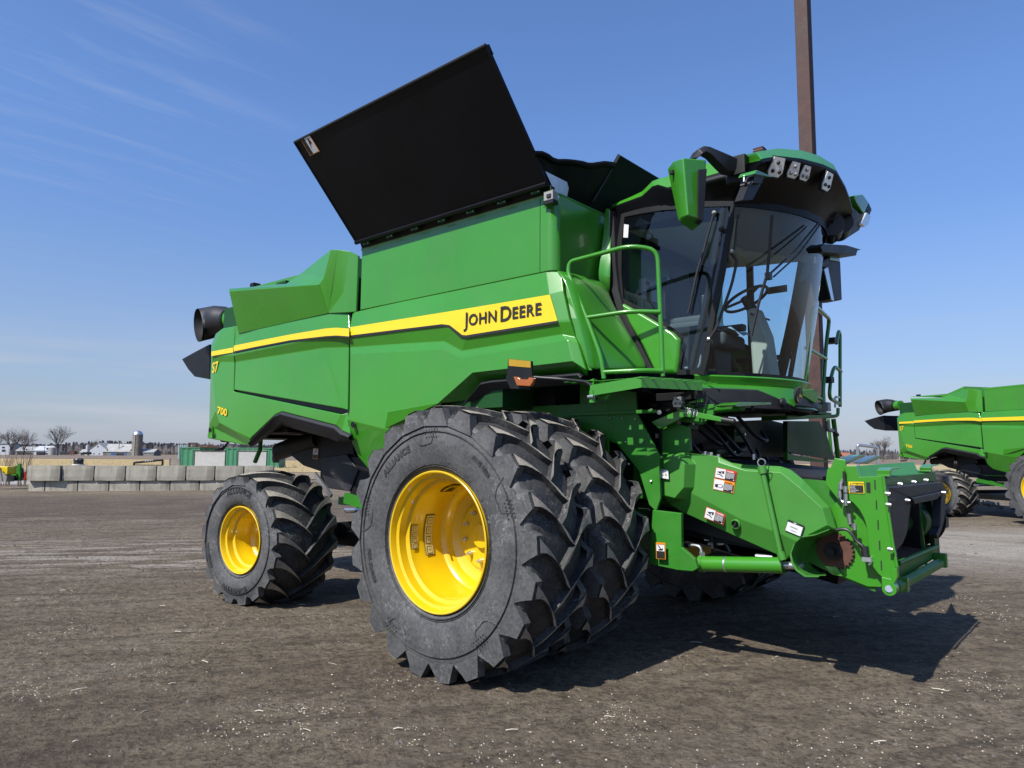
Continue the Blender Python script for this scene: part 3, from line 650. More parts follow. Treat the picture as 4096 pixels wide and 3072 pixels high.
wn=MB(); wn.solid([(0.265,-1.75,4.071),(0.596,-1.75,3.948),(0.634,-1.75,3.915),(0.634,-1.75,3.886),(0.613,-1.75,3.781),(0.441,-1.75,3.852),(0.339,-1.75,3.883)],(0,.004,0),'clearfilm')
def onpl(px): return px
fw=MB(); 
def tp_pt(s_,t): return (TA*(1-s_)+TB*s_)*(1-t)+(TC*(1-s_)+TD*s_)*t+Vector((.035,-.03,0))
fw.add([tp_pt(.02,.40),tp_pt(.42,.42),tp_pt(.47,.50),tp_pt(.44,1.0),tp_pt(.0,1.02)],[(0,1,2,3,4)],'clearfilm'); fw.build('clear_window',tarp,fix=False)
# corner work light on the tank
wl=MB(); p=(0.404,-1.8,3.799); wl.box(p,(.095,.07,.085),'grey'); wl.box((p[0]+.01,p[1]-.01,p[2]-.055),(.10,.08,.035),'black'); wl.box((p[0]+.01,p[1]-.04,p[2]-.0),(.045,.012,.03),'trim'); wl.tube([(p[0],p[1]+.05,p[2]+.09),(p[0],p[1],p[2]+.10),(p[0],p[1],p[2]+.05)],.008,'black',6); wl.box((p[0]-.08,p[1]+.07,p[2]+.03),(.10,.012,.14),'green_flat'); part(wl,'work_light',bevel=.006)
# ================================================================ cab
def wsp(v,h,o=0):
    """windshield surface: v -1..1 across, h 0..1 up, o outward offset"""
    y=.93*v*(1+.0*h); X0=1.80+.21*h+.02*math.sin(h*PI); k=.60-.15*h
    x=X0-k*y*y; z=2.315-.02*(1-v*v)+1.40*h+.02*(1-v*v)*h
    n=Vector((1,2*k*y,-.14)).normalized()
    return Vector((x,y,z))+n*o
ws=MB(); ws.quadgrid([[wsp(-1+2*j/28,i/10) for j in range(29)] for i in range(11)],'glass',True); part(ws,'windshield',fix=False)
fr_=MB()
for s in (-1,1):
    pts=[wsp(s,i/8,.0)+Vector((-.01,s*.0,0)) for i in range(9)]
    rows=[]
    for p in pts: rows.append([p+Vector((.035,-s*.035,0)),p+Vector((-.03,s*.028,0)),p+Vector((-.09,s*.02,0)),p+Vector((-.08,-s*.05,0))])
    fr_.quadgrid(rows,'black',close=True)
fr_.quadgrid([[wsp(-1+2*j/28,0,.006)+Vector((0,0,d)) for j in range(29)] for d in (-.04,.035)],'black')
fr_.quadgrid([[wsp(-1+2*j/28,1,.006)+Vector((0,0,d)) for j in range(29)] for d in (-.035,.05)],'black')
part(fr_,'windshield_frame')
# rounded rear of the frame, both sides: side window outline
SG=(0.591,-0.955,3.821),(0.79,-0.955,3.819),(1.005,-0.955,3.801),(1.211,-0.955,3.766),(1.393,-0.955,3.741),(1.631,-0.955,3.689),(1.605,-0.955,3.524),(1.526,-0.955,3.164),(1.438,-0.955,2.817),(1.365,-0.955,2.452),(1.34,-0.955,2.331),(1.122,-0.955,2.343),(1.141,-0.955,2.5),(1.146,-0.955,2.627),(1.097,-0.955,2.682),(1.004,-0.955,2.75),(0.778,-0.955,2.902),(0.566,-0.955,3.036),(0.545,-0.955,3.284),(0.554,-0.955,3.592)
SG=[SG] if isinstance(SG[0],float) else list(SG)
def sideglass(s,name):
    P=[Vector((p[0],p[1]*(-s) if s>0 else p[1],p[2])) for p in SG]
    g=MB(); g.add(P,[tuple(range(len(P)))],'glass'); g.build(name,comb,fix=False)
    fb=MB(); c=sum(P,Vector())/len(P)
    O=[c+(p-c)*1.0 for p in P]; rows=[]
    for k,(a,b) in enumerate(((.0,0),(0,.03))): pass
    n=len(P); ins=[]
    for i,p in enumerate(P):
        a=(P[(i+1)%n]-P[i-1]).normalized(); d=Vector((0,1,0)).cross(a); 
        if (c-p).dot(d)<0: d=-d
        ins.append(p+d*.022)
    outw=[p-(q-p)*1.2 for p,q in zip(P,ins)]
    off=Vector((0,-.012*(-s) if s>0 else -.012,0))
    fb.quadgrid([outw,[p+off for p in outw],[p+off for p in ins],ins],'black',close=True); fb.build('window_frame',comb)
sideglass(-1,'side_window'); sideglass(1,'side_window')
# rear wall, floor and ceiling of the cab
ct=MB(); ct.box((.44,0,2.55),(.05,1.85,.55),'black'); ct.box((.44,-.80,3.3),(.05,.28,1.0),'black'); ct.box((.44,.80,3.3),(.05,.28,1.0),'black'); ct.box((.44,0,3.72),(.05,1.85,.2),'black')
ct.box((.84,0,2.24),(.80,1.84,.05),'black'); ct.box((1.40,0,2.24),(.34,1.30,.05),'black'); ct.box((1.1,0,3.80),(1.35,1.80,.04),'grey')
part(ct,'cab_shell')
hl=MB(); n_=14
rows=[[Vector((.55+1.05*i/10+ (.30*(1-(2*j/n_-1)**2) if i==10 else .28*(1-(2*j/n_-1)**2)*i/10),-.85+1.7*j/n_,3.72-.06*math.sin(PI*i/10)-(.12*(i/10)**3))) for j in range(n_+1)] for i in range(11)]
hl.quadgrid(rows,'beige',True); part(hl,'headliner',fix=False)
# seat
se=MB(); sx,sy=.92,-.02
se.box((sx+.05,sy,2.72),(.50,.50,.14),'fabric'); se.box((sx-.22,sy,3.05),(.12,.50,.62),'fabric',Matrix.Rotation(-.15,3,'Y')); se.box((sx-.27,sy,3.42),(.10,.28,.2),'fabric'); seat=part(se,'seat',bevel=.045,seg=3,angle=40)
s2_=MB(); s2_.box((sx+.05,sy-.33,2.90),(.42,.09,.07),'fabric'); s2_.box((sx+.05,sy+.33,2.90),(.42,.09,.07),'fabric'); s2_.box((sx,sy,2.50),(.36,.36,.32),'black'); s2_.build('armrest',seat,bevel=.02)
s3_=MB(); rows=[]
for i in range(8): rows.append([Vector((sx-.10+.5*i/7,sy-.24+.48*j/7,2.81+.02*math.sin(i*2.1+j*1.3)-(.05 if i in(0,7) else 0))) for j in range(8)])
s3_.quadgrid(rows,'clearfilm',True); s3_.build('plastic_cover',seat,fix=False)
# steering column and wheel
sw=MB(); base=Vector((1.50,.10,2.30)); topc=(1.28,0.332,3.312); topc=Vector((1.30,.02,3.06))
sw.solid([(1.58,-.04,2.28),(1.38,-.04,2.28),(1.36,-.04,2.75),(1.33,-.04,3.0),(1.42,-.04,3.02),(1.52,-.04,2.75)],(0,.20,0),'beige'); colm=part(sw,'steering_column',bevel=.03,seg=3,angle=40)
wv=MB(); c0=Vector((1.30,.06,3.12)); ax=Vector((-.45,0,.9)).normalized(); e1=Vector((0,1,0)); e2=ax.cross(e1)
wv.tube([c0+(e1*math.cos(2*PI*k/28)+e2*math.sin(2*PI*k/28))*.21 for k in range(29)],.015,'hose',8,caps=False)
for a in (0,2.1,4.2): wv.tube([c0,c0+(e1*math.cos(a)+e2*math.sin(a))*.21-ax*.0],.013,'hose',6)
wv.cyl(c0-ax*.14,c0+ax*.02,.05,'hose',12); wv.build('steering_wheel',colm)
sg=MB(); sg.tube([c0-ax*.18,c0-ax*.18+Vector((.05,.22,-.02))],.010,'hose',6); sg.tube([c0-ax*.18,c0-ax*.18+Vector((.05,-.22,-.03))],.010,'hose',6); sg.build('stalk',colm)
cs=MB(); cs.box((.75,-.48,2.72),(.55,.16,.18),'black'); cs.box((.72,-.45,3.12),(.04,.05,.42),'black'); cs.box((1.12,-.42,2.98),(.05,.26,.20),'ink',Matrix.Rotation(.3,3,'Z')); cs.box((.95,-.46,2.83),(.30,.13,.05),'fabric'); part(cs,'armrest_console',bevel=.012)
iw=MB(); iw.box((.50,-.45,3.02),(.06,.20,.42),'beige'); iw.box((.50,-.45,3.26),(.07,.10,.16),'beige'); iw.box((.53,-.40,3.30),(.01,.16,.05),'white'); iw.tube([(.55,-.75,2.7),(.56,-.73,3.12),(.6,-.35,3.26)],.012,'hose',6,fil=.1); part(iw,'rear_trim',bevel=.01)
lb=MB(); lb.box((1.0,.90,3.0),(.07,.03,1.35),'black'); lb.box((1.12,.905,2.66),(.6,.02,.05),'black'); lb.box((1.30,.86,3.36),(.20,.02,.07),'black'); part(lb,'door_post')
hd=MB(); hd.tube([(1.307,-0.93,2.481),(1.3,-0.93,2.411),(1.284,-0.93,2.374),(1.161,-0.93,2.38)],.009,'grey',6,fil=.04); hd.solid([(1.119,-0.9,2.652),(1.192,-0.9,2.625),(1.166,-0.9,2.386),(1.093,-0.9,2.391)],(0,.02,0),'trim'); part(hd,'door_pull')
sh=MB(); rows=[]
for i in range(4):
    rows.append([wsp(v/10,.995-.085*i*(1 if abs(v)<9 else .9),-.05-.02*i) for v in range(-9,10)])
sh.quadgrid(rows,'trim',True); part(sh,'sun_blind',fix=False)

# green cab side skin and rubber strip
SK=[(0.549,-0.975,3.031),(0.79,-0.975,2.882),(1.015,-0.975,2.736),(1.096,-0.975,2.675),(1.15,-0.975,2.615),(1.138,-0.975,2.47),(1.114,-0.975,2.331),(0.913,-0.975,2.345),(0.786,-0.975,2.603),(0.637,-0.975,2.841)]
cp=MB(); 
n=len(SK); c=sum([Vector(p) for p in SK],Vector())/n
inn=[c+(Vector(p)-c)*.90+Vector((0,-.022,0)) for p in SK]
cp.add([Vector(p) for p in SK]+inn+[Vector(p)+Vector((0,.05,0)) for p in SK],[tuple(range(n,2*n))]+[(i,(i+1)%n,n+(i+1)%n,n+i) for i in range(n)]+[(2*n+i,2*n+(i+1)%n,(i+1)%n,i) for i in range(n)],G)
skn=part(cp,'cab_side_skin',bevel=.012,seg=3); mirrored(skn)
rb=MB(); 
CL=[(0.491,-1,3.875),(0.492,-1,3.593),(0.497,-1,3.36),(0.52,-1,3.126),(0.576,-1,2.936),(0.652,-1,2.776),(0.751,-1,2.588),(0.863,-1,2.382)]
rows=[]
for p,wd in zip(CL,(.03,.045,.05,.055,.055,.055,.055,.055)):
    p=Vector(p); rows.append([p+Vector((-wd,.10,0)),p+Vector((-wd*.6,.0,0)),p+Vector((wd*.6,.0,0)),p+Vector((wd,.10,0))])
rb.quadgrid(rows,'hose',True); rbo=part(rb,'corner_rubber'); mirrored(rbo)
bp_=MB(); bp_.solid([(0.445,-0.93,3.872),(0.567,-0.93,3.837),(0.55,-0.93,3.598),(0.538,-0.93,3.044),(0.759,-0.93,2.611),(0.888,-0.93,2.365),(0.823,-0.93,2.37),(0.625,-0.93,2.744),(0.461,-0.93,3.054)],(0,.04,0),'black'); bo=part(bp_,'rear_pillar'); mirrored(bo)
# green shroud between the side panel and the cab
SR=[
 [(0.339,-1.68,3.202),(0.382,-1.62,3.195),(0.416,-1.45,3.199),(0.436,-1.22,3.196),(0.441,-1.08,3.192),(0.443,-1.01,3.136)],
 [(0.456,-1.7,3.121),(0.499,-1.66,3.094),(0.516,-1.48,3.09),(0.502,-1.22,3.089),(0.488,-1.08,3.07),(0.472,-1.01,3.039)],
 [(0.522,-1.71,2.941),(0.567,-1.66,2.929),(0.575,-1.48,2.923),(0.566,-1.24,2.921),(0.561,-1.1,2.914),(0.542,-1.01,2.908)],
 [(0.601,-1.72,2.755),(0.633,-1.66,2.747),(0.658,-1.48,2.743),(0.671,-1.26,2.744),(0.675,-1.12,2.749),(0.627,-1.01,2.748)],
 [(0.654,-1.7,2.554),(0.684,-1.64,2.552),(0.723,-1.48,2.554),(0.773,-1.28,2.567),(0.773,-1.12,2.572),(0.743,-1.01,2.573)],
 [(0.692,-1.7,2.321),(0.723,-1.64,2.322),(0.786,-1.48,2.332),(0.836,-1.28,2.353),(0.868,-1.12,2.37),(0.853,-1.01,2.378)]]
bk_=MB(); bk_.quadgrid([[(0.254,-1.64,3.236),(0.359,-1.64,3.141),(0.433,-1.66,2.962),(0.514,-1.67,2.774),(0.574,-1.66,2.567),(0.608,-1.65,2.335)],[(0.365,-1.62,3.21),(0.46,-1.63,3.12),(0.535,-1.64,2.944),(0.606,-1.64,2.76),(0.669,-1.63,2.559),(0.693,-1.62,2.329)]],G); part(bk_,'shroud_flange',fix=False)
sm_=MB(); sm_.quadgrid(SR,G,True); shd=part(sm_,'tank_shroud',fix=False); 
so_=shd.modifiers.new('s','SOLIDIFY'); so_.thickness=.02; ssub=shd.modifiers.new('sub','SUBSURF'); ssub.levels=2; ssub.render_levels=2
m2=mirrored(shd); m2.modifiers.clear(); ssub=m2.modifiers.new('sub','SUBSURF'); ssub.levels=2; ssub.render_levels=2
# pillar skin that runs up from the shroud beside the cab to the tank corner
SP=[[(0.4,-0.978,3.933),(0.44,-0.977,3.924),(0.46,-0.969,3.89),(0.47,-0.969,3.825)],
    [(0.4,-0.994,3.691),(0.44,-0.997,3.683),(0.47,-0.993,3.67),(0.48,-0.998,3.659)],
    [(0.41,-1.066,3.438),(0.45,-1.045,3.436),(0.48,-1.028,3.434),(0.49,-1.027,3.433)],
    [(0.42,-1.123,3.271),(0.46,-1.089,3.248),(0.5,-1.077,3.229),(0.51,-1.066,3.229)],
    [(0.435,-1.12,3.185),(0.44,-1.06,3.173),(0.458,-1.02,3.131),(0.466,-1,3.118)]]
sm_=MB(); sm_.quadgrid(SP,G,True); pk=part(sm_,'pillar_skin',fix=False); ssub=pk.modifiers.new('sub','SUBSURF'); ssub.levels=2; ssub.render_levels=2

# bands under the windshield
def band(z,o): return [wsp(-1.02+2.04*j/32,0,o)*1 for j in range(33)]
def wb(v,z,o): 
    p=wsp(v,0,o); return Vector((p.x-.03*0,p.y,z-.012*(1-v*v)))
V_=[-1.03+2.06*j/40 for j in range(41)]
def zb_(v):
    a=abs(v)
    return 2.20 if a>.62 else (2.06+.14*(a-.25)/.37 if a>.25 else 2.06)
bn=MB()
bn.quadgrid([[wb(v,2.305,-.02) for v in V_],[wb(v,2.312,.035) for v in V_],[wb(v,2.300,.045) for v in V_],[wb(v,2.238,.012) for v in V_],[wb(v,2.232,.03) for v in V_],[wb(v,2.222,.052) for v in V_]],G,True)
bn.quadgrid([[wb(v,2.222,.052) for v in V_],[wb(v,zz,.055+.05*max(0,1-abs(v)*1.4)) for v,zz in [(v,zb_(v)) for v in V_]]],G)
part(bn,'nose_band',fix=False)
bm_=MB()
Vb=[v for v in V_ if v<-.05 or v>.05]
for sgn in (-1,1):
    bm_=MB(); vv=[v for v in V_ if v*sgn>.24]
    bm_.quadgrid([[wb(v,zb_(v),.054+.05*max(0,1-abs(v)*1.4)) for v in vv],[wb(v,zb_(v)-.012,.072+.05*max(0,1-abs(v)*1.4)) for v in vv],[wb(v,2.045,.062+.04*max(0,1-abs(v)*1.4)) for v in vv],[wb(v,2.035,.0) for v in vv]],'trim')
    bmo=bmo if sgn>0 else part(bm_,'lower_bumper',fix=False)
    if sgn>0: part(bm_,'lower_bumper',fix=False)
fo=MB(); p=wb(-.42,2.10,.095); fo.sphere(p,.05,'ink',14,(.5,1,.8)); fo.build('fog_lamp_recess',bmo)
nz=MB(); c=wb(0,2.19,.09)
nz.solid([c+Vector((-.02,-.17,.035)),c+Vector((.035,-.05,.045)),c+Vector((.05,.0,.04)),c+Vector((.035,.06,.035)),c+Vector((.03,.06,-.06)),c+Vector((.04,-.03,-.075)),c+Vector((-.02,-.15,-.02))],(-.1,0,0),G)
nz.quadgrid([[wb(v,2.15,.09) for v in (-.3,-.15,0,.15,.3)],[wb(v,2.08,.11) for v in (-.3,-.15,0,.15,.3)],[wb(v,2.04,.03) for v in (-.3,-.15,0,.15,.3)]],'trim'); part(nz,'nose',bevel=.008)
# badge with a leaping deer
c=Vector((1.925,.005,2.192)); u=Vector((-.18,1,0)).normalized(); v=Vector((.05,0,1)).normalized(); bd=MB()
u=Vector((.42,.90,0)).normalized(); v=Vector((0,0,1)); c=Vector((1.955,-0.501,2.14))
ov=lambda sx,sy:[(.5+sx*math.cos(a)*(abs(math.cos(a))**-.2 if abs(math.cos(a))>.1 else 1),.5+sy*math.sin(a)) for a in [2*PI*k/28 for k in range(28)]]
deer=[(.30,.50),(.42,.56),(.44,.70),(.38,.76),(.46,.80),(.44,.88),(.50,.82),(.56,.88),(.54,.79),(.52,.70),(.54,.55),(.66,.50),(.76,.40),(.84,.24),(.74,.34),(.62,.38),(.50,.40),(.40,.32),(.36,.24),(.38,.36),(.42,.44),(.30,.44),(.22,.38)]
W_,H_=.066,.125; o_=c-u*W_/2-v*H_/2
flat(bd,o_,u*W_,v*H_,[('p',ov(.52,.52),'gold',1),('p',ov(.48,.50),'badge',2),('p',deer,'gold',3)],lift=.003); bd.solid([o_+u*W_*x+v*H_*y for x,y in ov(.52,.52)],-u.cross(v)*.03,'badge'); part(bd,'badge',fix=False)
# ---- roof
def rcurve(v,z,o=0):
    y=.95*v; k=.24; return Vector((2.20-k*y*y+o,y*(1+o*.3),z))
LOW=[(0.418,-0.92,3.914),(0.486,-0.98,3.918),(0.569,-1,3.922),(0.698,-1,3.933),(0.81,-1,3.943),(0.924,-1.02,3.995),(0.983,-1.03,3.991),(1.08,-1.04,3.937),(1.156,-1.05,3.933),(1.322,-1.06,3.932),(1.455,-1.06,3.936),(1.61,-1.05,3.945),(1.785,-1.02,3.982),(2.02,-1.326,3.842),(2.04,-1.036,3.956),(2.12,-0.754,4.005),(2.17,-0.376,4.065),(2.205,-0.13,4.077)]
HIG=[(0.394,-0.88,3.953),(0.457,-0.94,3.961),(0.544,-0.96,3.965),(0.674,-0.96,3.983),(0.787,-0.96,4.004),(0.902,-0.98,4.064),(0.975,-0.99,4.065),(1.048,-0.99,4.063),(1.103,-1,4.061),(1.294,-1,4.053),(1.43,-1,4.076),(1.586,-0.99,4.071),(1.687,-0.96,4.087),(1.93,-1.196,3.969),(1.95,-0.791,4.129),(2.04,-0.503,4.184),(2.12,-0.297,4.184),(2.17,-0.077,4.162)]
# left half follows, a little lower over the visor
LOW+= [(2.20,.12,4.02),(2.17,.35,3.99),(2.12,.62,3.97),(2.03,.88,3.95),(1.9,1.0,3.95),(1.5,1.03,3.95),(1.1,1.0,3.96),(.75,.98,3.95),(.45,.95,3.93)]
HIG+= [(2.15,.14,4.10),(2.12,.35,4.08),(2.07,.60,4.06),(1.97,.84,4.04),(1.85,.95,4.04),(1.5,.98,4.05),(1.1,.95,4.05),(.75,.93,4.03),(.48,.90,3.99)]
LOW=[Vector(p) for p in LOW]; HIG=[Vector(p) for p in HIG]
cen=Vector((1.25,0,0)); TOP=[Vector((cen.x+(p.x-cen.x)*.78,p.y*.78,p.z+.05)) for p in HIG]; TOP2=[Vector((cen.x+(p.x-cen.x)*.3,p.y*.3,4.10)) for p in HIG]
rf=MB(); rf.quadgrid([[p+Vector((-.02*(1 if p.x>1.25 else -1),-.02 if p.y>0 else .02,.0)) for p in LOW],LOW,HIG,TOP,TOP2],G,False); rf.add(TOP2,[tuple(range(len(TOP2)))],G)
roof=part(rf,'cab_roof',bevel=.012,seg=2,angle=15)
# black underside / visor, lofted from the brow down to the window tops
ins=[]
for p in LOW:
    if p.x>1.62 and abs(p.y)<1.035:
        v=max(-1,min(1,p.y/.95)); q=wsp(v,1,-.01); q=Vector((q.x,q.y,3.70))
    else: q=Vector((min(p.x,1.62),(-.94 if p.y<0 else .94),3.70))
    ins.append(q)
mid=[(a*.45+b*.55)+Vector((0,0,.05)) for a,b in zip(LOW,ins)]
vs=MB(); vs.quadgrid([LOW,[p+Vector((0,0,-.025)) for p in LOW],mid,ins],'lidblack',True); visor=vs.build('roof_visor',roof)
vs2=MB(); vs2.box((1.1,0,3.74),(1.1,1.8,.03),'black'); vs2.build('roof_lining',roof)
# light pods in the visor
def visor_pt(px): return px
lt=[((2.03,-1.074,3.856),(2.03,-0.958,3.893),(2.03,-1.08,3.897),1.0),((2.07,-0.819,3.903),(2.07,-0.715,3.936),(2.07,-0.803,3.954),.85),((2.1,-0.64,3.926),(2.1,-0.551,3.958),(2.1,-0.591,3.991),.8),((2.16,-0.275,3.952),(2.16,-0.124,4.004),(2.16,-0.217,4.039),1.0)]
for i,(c,a,b_,s_) in enumerate(lt):
    c=Vector(c); u=Vector((-.48*c.y,1,0)).normalized(); v=Vector((.32,0,1)).normalized(); n=u.cross(v).normalized()
    if n.x<0: n=-n
    hw_,hh=.070*s_+.0,.075*s_; hexa=[(-.8,-1),(.5,-1),(.95,-.5),(.8,1),(-.65,1),(-1,-.5)]
    lm=MB(); lm.solid([c+u*hw_*1.12*x+v*hh*1.12*y-n*.02 for x,y in hexa],n*.025,'ink'); lm.solid([c+u*hw_*x+v*hh*y+n*.0 for x,y in hexa],n*.014,'lens')
    for x,y in ((0,.45),(-.45,-.45),(.45,-.45)): lm.sphere(c+u*hw_*x+v*hh*y+n*.014,.016,'ink' if i in (0,3) else 'grey',10,(1,1,1))
    lm.build('roof_lamp',roof,fix=True)
bc=MB(); p=Vector((1.9,-0.999,4.056)); p=p+Vector((-.02,0,-.02)); bc.box(p+Vector((0,0,.005)),(.08,.08,.02),'black'); bc.box(p+Vector((0,0,.022)),(.07,.07,.012),'amber'); bc.box(p+Vector((0,0,.032)),(.08,.08,.008),'ink'); bc.build('beacon',roof)
# left visor pods
lp=MB(); 
lp.solid([(2.06,0.359,4.064),(2.02,1.305,4.12),(2,1.746,4.292),(1.98,1.368,3.972),(1.98,0.954,3.796),(2,0.794,3.79),(2.02,0.073,3.8)],(-.5,0,0),'black'); 
lpo=part(lp,'visor_pod',bevel=.015)
lg=MB(); lg.solid([(2,1.131,4.276),(2,1.486,4.39),(2,1.704,4.361),(2,1.505,4.178),(2,1.234,4.229)],(-.3,.0,0),G); lg.solid([(1.98,1.786,4.389),(1.98,1.904,4.34),(1.98,1.78,4.236),(1.98,1.585,4.204)],(-.2,0,0),'black'); lg.build('pod_cap',lpo,bevel=.01)
ll=MB(); ll.solid([(2.03,1.474,4.182),(2.03,1.629,4.184),(2.03,1.524,4.069),(2.03,1.381,4.008),(2.03,1.25,4.009)],(-.03,0,0),'lens'); ll.build('roof_lamp',lpo)
cw=MB(); 
for q in ((2,0.392,3.786),(2,0.677,3.877)): cw.cyl(q,Vector(q)+Vector((-.1,.25,0)),.11,'ink',18)
cw.cyl((2,0.351,3.664),(1.98,0.384,3.608),.03,'black',10); part(cw,'antenna_housing')
dm_=MB(); dm_.solid([(2.05,-0.135,3.44),(2.05,-0.058,3.486),(2.02,0.751,3.668),(2,1.343,3.762),(2,1.193,3.718),(2,1.136,3.654),(2.05,-0.079,3.409)],(-.18,.0,0),'black'); part(dm_,'monitor_bracket',bevel=.006)
# right front camera / lamp arm hanging from the visor
ca=MB(); ca.solid([(2.1,-1.631,3.639),(2.1,-1.335,3.683),(2.1,-1.371,3.668),(2.1,-1.674,3.599)],(-.12,.0,0),G); ca.solid([(2.08,-1.623,3.62),(2.08,-1.449,3.654),(2.08,-1.495,3.586),(2.08,-1.644,3.548)],(-.1,0,0),'trim'); ca.solid([(2.04,-1.608,3.582),(2.04,-1.391,3.635),(2.04,-1.569,3.455),(2.04,-1.744,3.405)],(-.06,0,0),'black'); ca.tube([(2.08,-1.656,3.6),(2.08,-1.753,3.554),(2.08,-1.787,3.505),(2.08,-1.741,3.496),(2.08,-1.684,3.536)],.008,'hose',6,fil=.03); ca.tube([(2.02,-1.661,3.608),(2.02,-1.668,3.562)],.008,'steel',6); part(ca,'camera_arm',bevel=.004)
# ---- mirrors
mr=MB()
fA=[(1.467,-1.66,3.87),(1.569,-1.7,3.855),(1.688,-1.55,3.857),(1.655,-1.55,3.391),(1.564,-1.62,3.432),(1.506,-1.62,3.437)]
ft=[(1.467,-1.66,3.87),(1.571,-1.7,3.855),(1.603,-1.7,3.402),(1.516,-1.64,3.432)]
fr2=[(1.571,-1.7,3.855),(1.693,-1.56,3.853),(1.611,-1.56,3.406),(1.603,-1.7,3.402)]
bt_=[(1.516,-1.64,3.432),(1.603,-1.7,3.402),(1.611,-1.56,3.406),(1.55,-1.5,3.404),(1.491,-1.56,3.432)]
hs=[Vector((1.435,-1.6,3.898)),Vector((1.55,-1.66,3.874)),Vector((1.655,-1.48,3.889)),Vector((1.618,-1.48,3.409)),Vector((1.582,-1.48,3.384)),Vector((1.583,-1.66,3.417)),Vector((1.511,-1.62,3.423))]
q0,q1,q2,q3,q4,q5,q6=hs; q7=q2+Vector((-.16,.02,0)); q8=q3+Vector((-.14,.02,0)); back=Vector((-.10,.10,0))
mr.add([q0,q1,q2,q5,q6,q3,q4,q0+back,q2+back,q3+back,q4+back,q6+back*.5,q1+back],
 [(0,1,3,4),(1,2,5,3),(3,5,6,4),(0,7,12,1),(1,12,8,2),(2,8,9,5),(5,9,10,6),(4,6,10,11),(0,4,11,7)],G)
mir=part(mr,'mirror',bevel=.014,seg=3)
mb=MB(); mb.solid([Vector(p)+Vector((.006,-.012,0)) for p in ((1.622,-1.56,3.789),(1.666,-1.5,3.802),(1.624,-1.49,3.408),(1.611,-1.56,3.405))],(-.02,.03,0),'trim'); mb.solid([Vector(p)+Vector((.006,-.012,0)) for p in ((1.611,-1.56,3.405),(1.624,-1.49,3.408),(1.583,-1.48,3.383),(1.563,-1.52,3.395))],(-.02,.03,.01),'trim'); mb.build('mirror_trim',mir,bevel=.004)
am=MB(); rows=[]
for (pa,pb,y) in (((822,300),(900,275),-1.52),((880,180),(960,230),-1.52),((985,120),(1020,190),-1.46),((1060,125),(1090,210),-1.42),((1200,185),(1200,290),-1.34),((1350,245),(1330,370),-1.26),((1480,310),(1480,480),-1.16)):
    pass
rail=[((1.558,-1.5,3.922),(1.603,-1.5,3.915)),((1.601,-1.5,3.982),(1.637,-1.5,3.935)),((1.63,-1.46,4.012),(1.648,-1.46,3.961)),((1.658,-1.42,4.012),(1.673,-1.42,3.943)),((1.711,-1.32,3.99),(1.703,-1.32,3.886)),((1.749,-1.22,3.978),(1.707,-1.22,3.868)),((1.769,-1.14,3.971),(1.756,-1.14,3.869))]
for a,b_ in rail:
    a=Vector(a); b_=Vector(b_); rows.append([a,b_,b_+Vector((-.08,.05,0)),a+Vector((-.08,.05,0))])
am.quadgrid(rows,'trim',close=True); am.add(rows[0],[(0,1,2,3)],'trim'); am.add(rows[-1],[(3,2,1,0)],'trim')
am.tube([(1.429,-1.6,3.821),(1.43,-1.6,3.794)],.02,'black',8)
part(am,'mirror_arm',bevel=.012)
am=MB(); am.box((1.773,-1.1,3.922),(.1,.12,.16),'black'); am.box((1.707,-1.08,3.856),(.14,.06,.10),'trim'); am.tube([(1.45,-1.05,3.897),(1.557,-1.05,3.898),(1.661,-1.05,3.894)],.028,'trim',8); part(am,'arm_bracket',bevel=.01)
# left mirror
ml=MB(); ml.solid([(1.9,0.429,3.398),(1.9,0.484,3.465),(1.9,0.604,3.515),(1.9,0.956,3.572),(1.9,0.96,3.185),(1.9,0.693,3.133),(1.9,0.584,3.129)],(-.16,.05,0),'trim'); ml.solid([(1.9,0.622,3.572),(1.9,0.935,3.632),(1.9,0.947,3.564),(1.9,0.615,3.511)],(-.12,.05,0),G); ml.solid([(1.93,0.237,3.413),(1.93,0.486,3.509),(1.93,0.498,3.45),(1.93,0.23,3.346)],(-.03,.02,0),'trim'); mlo=part(ml,'mirror',bevel=.012)
mg=MB(); mg.solid([(1.915,0.389,3.375),(1.915,0.505,3.417),(1.915,0.649,3.123),(1.915,0.564,3.121)],(-.01,0,0),'mirror'); mg.build('mirror_glass',mlo)
# ---- wipers
wp=MB(); 
def onws(px,py,o=.03): return None
W1=[Vector(p) for p in ((1.92,-1.584,3.456),(1.8,-1.396,3.383),(1.78,-1.407,3.269),(1.72,-1.322,3.289),(1.62,-0.998,3.345),(1.6,-0.99,3.24),(1.42,-0.801,2.915),(1.38,-0.846,2.842))]
w1_=[wsp(-.985,h,.05) for h in (.93,.80,.70)]; 
wp.tube([wsp(-.97,.92,.05),wsp(-.96,.72,.06)],.010,'hose',6); wp.tube([wsp(-.975,.70,.05),wsp(-.93,.66,.07),wsp(-.935,.52,.07),wsp(-.97,.27,.06),wsp(-1.0,.20,.05)],.012,'hose',8,fil=.06); wp.sphere(wsp(-.975,.71,.06),.018,'steel',8); wp.sphere(wsp(-1.0,.205,.05),.018,'steel',8)
part(wp,'grab_rod')
def wsray(px,py): pass
def wiper(name,pts,blade,mat_='hose'):
    a=MB(); a.tube([Vector(p) for p in pts],.010,'hose',6); b=MB(); P=[Vector(p) for p in blade]; b.tube(P,.012,'hose',6); o=part(a,name); b.build('wiper_blade',o); return o
wiper('wiper_arm',[(2.06,-0.199,3.635),(2.03,-0.705,3.279),(1.99,-1.143,3.015)],[(2.06,-1.262,3.419),(2.02,-1.224,3.189),(1.98,-1.184,3.002),(1.9,-1.174,2.774),(1.84,-1.168,2.553)])
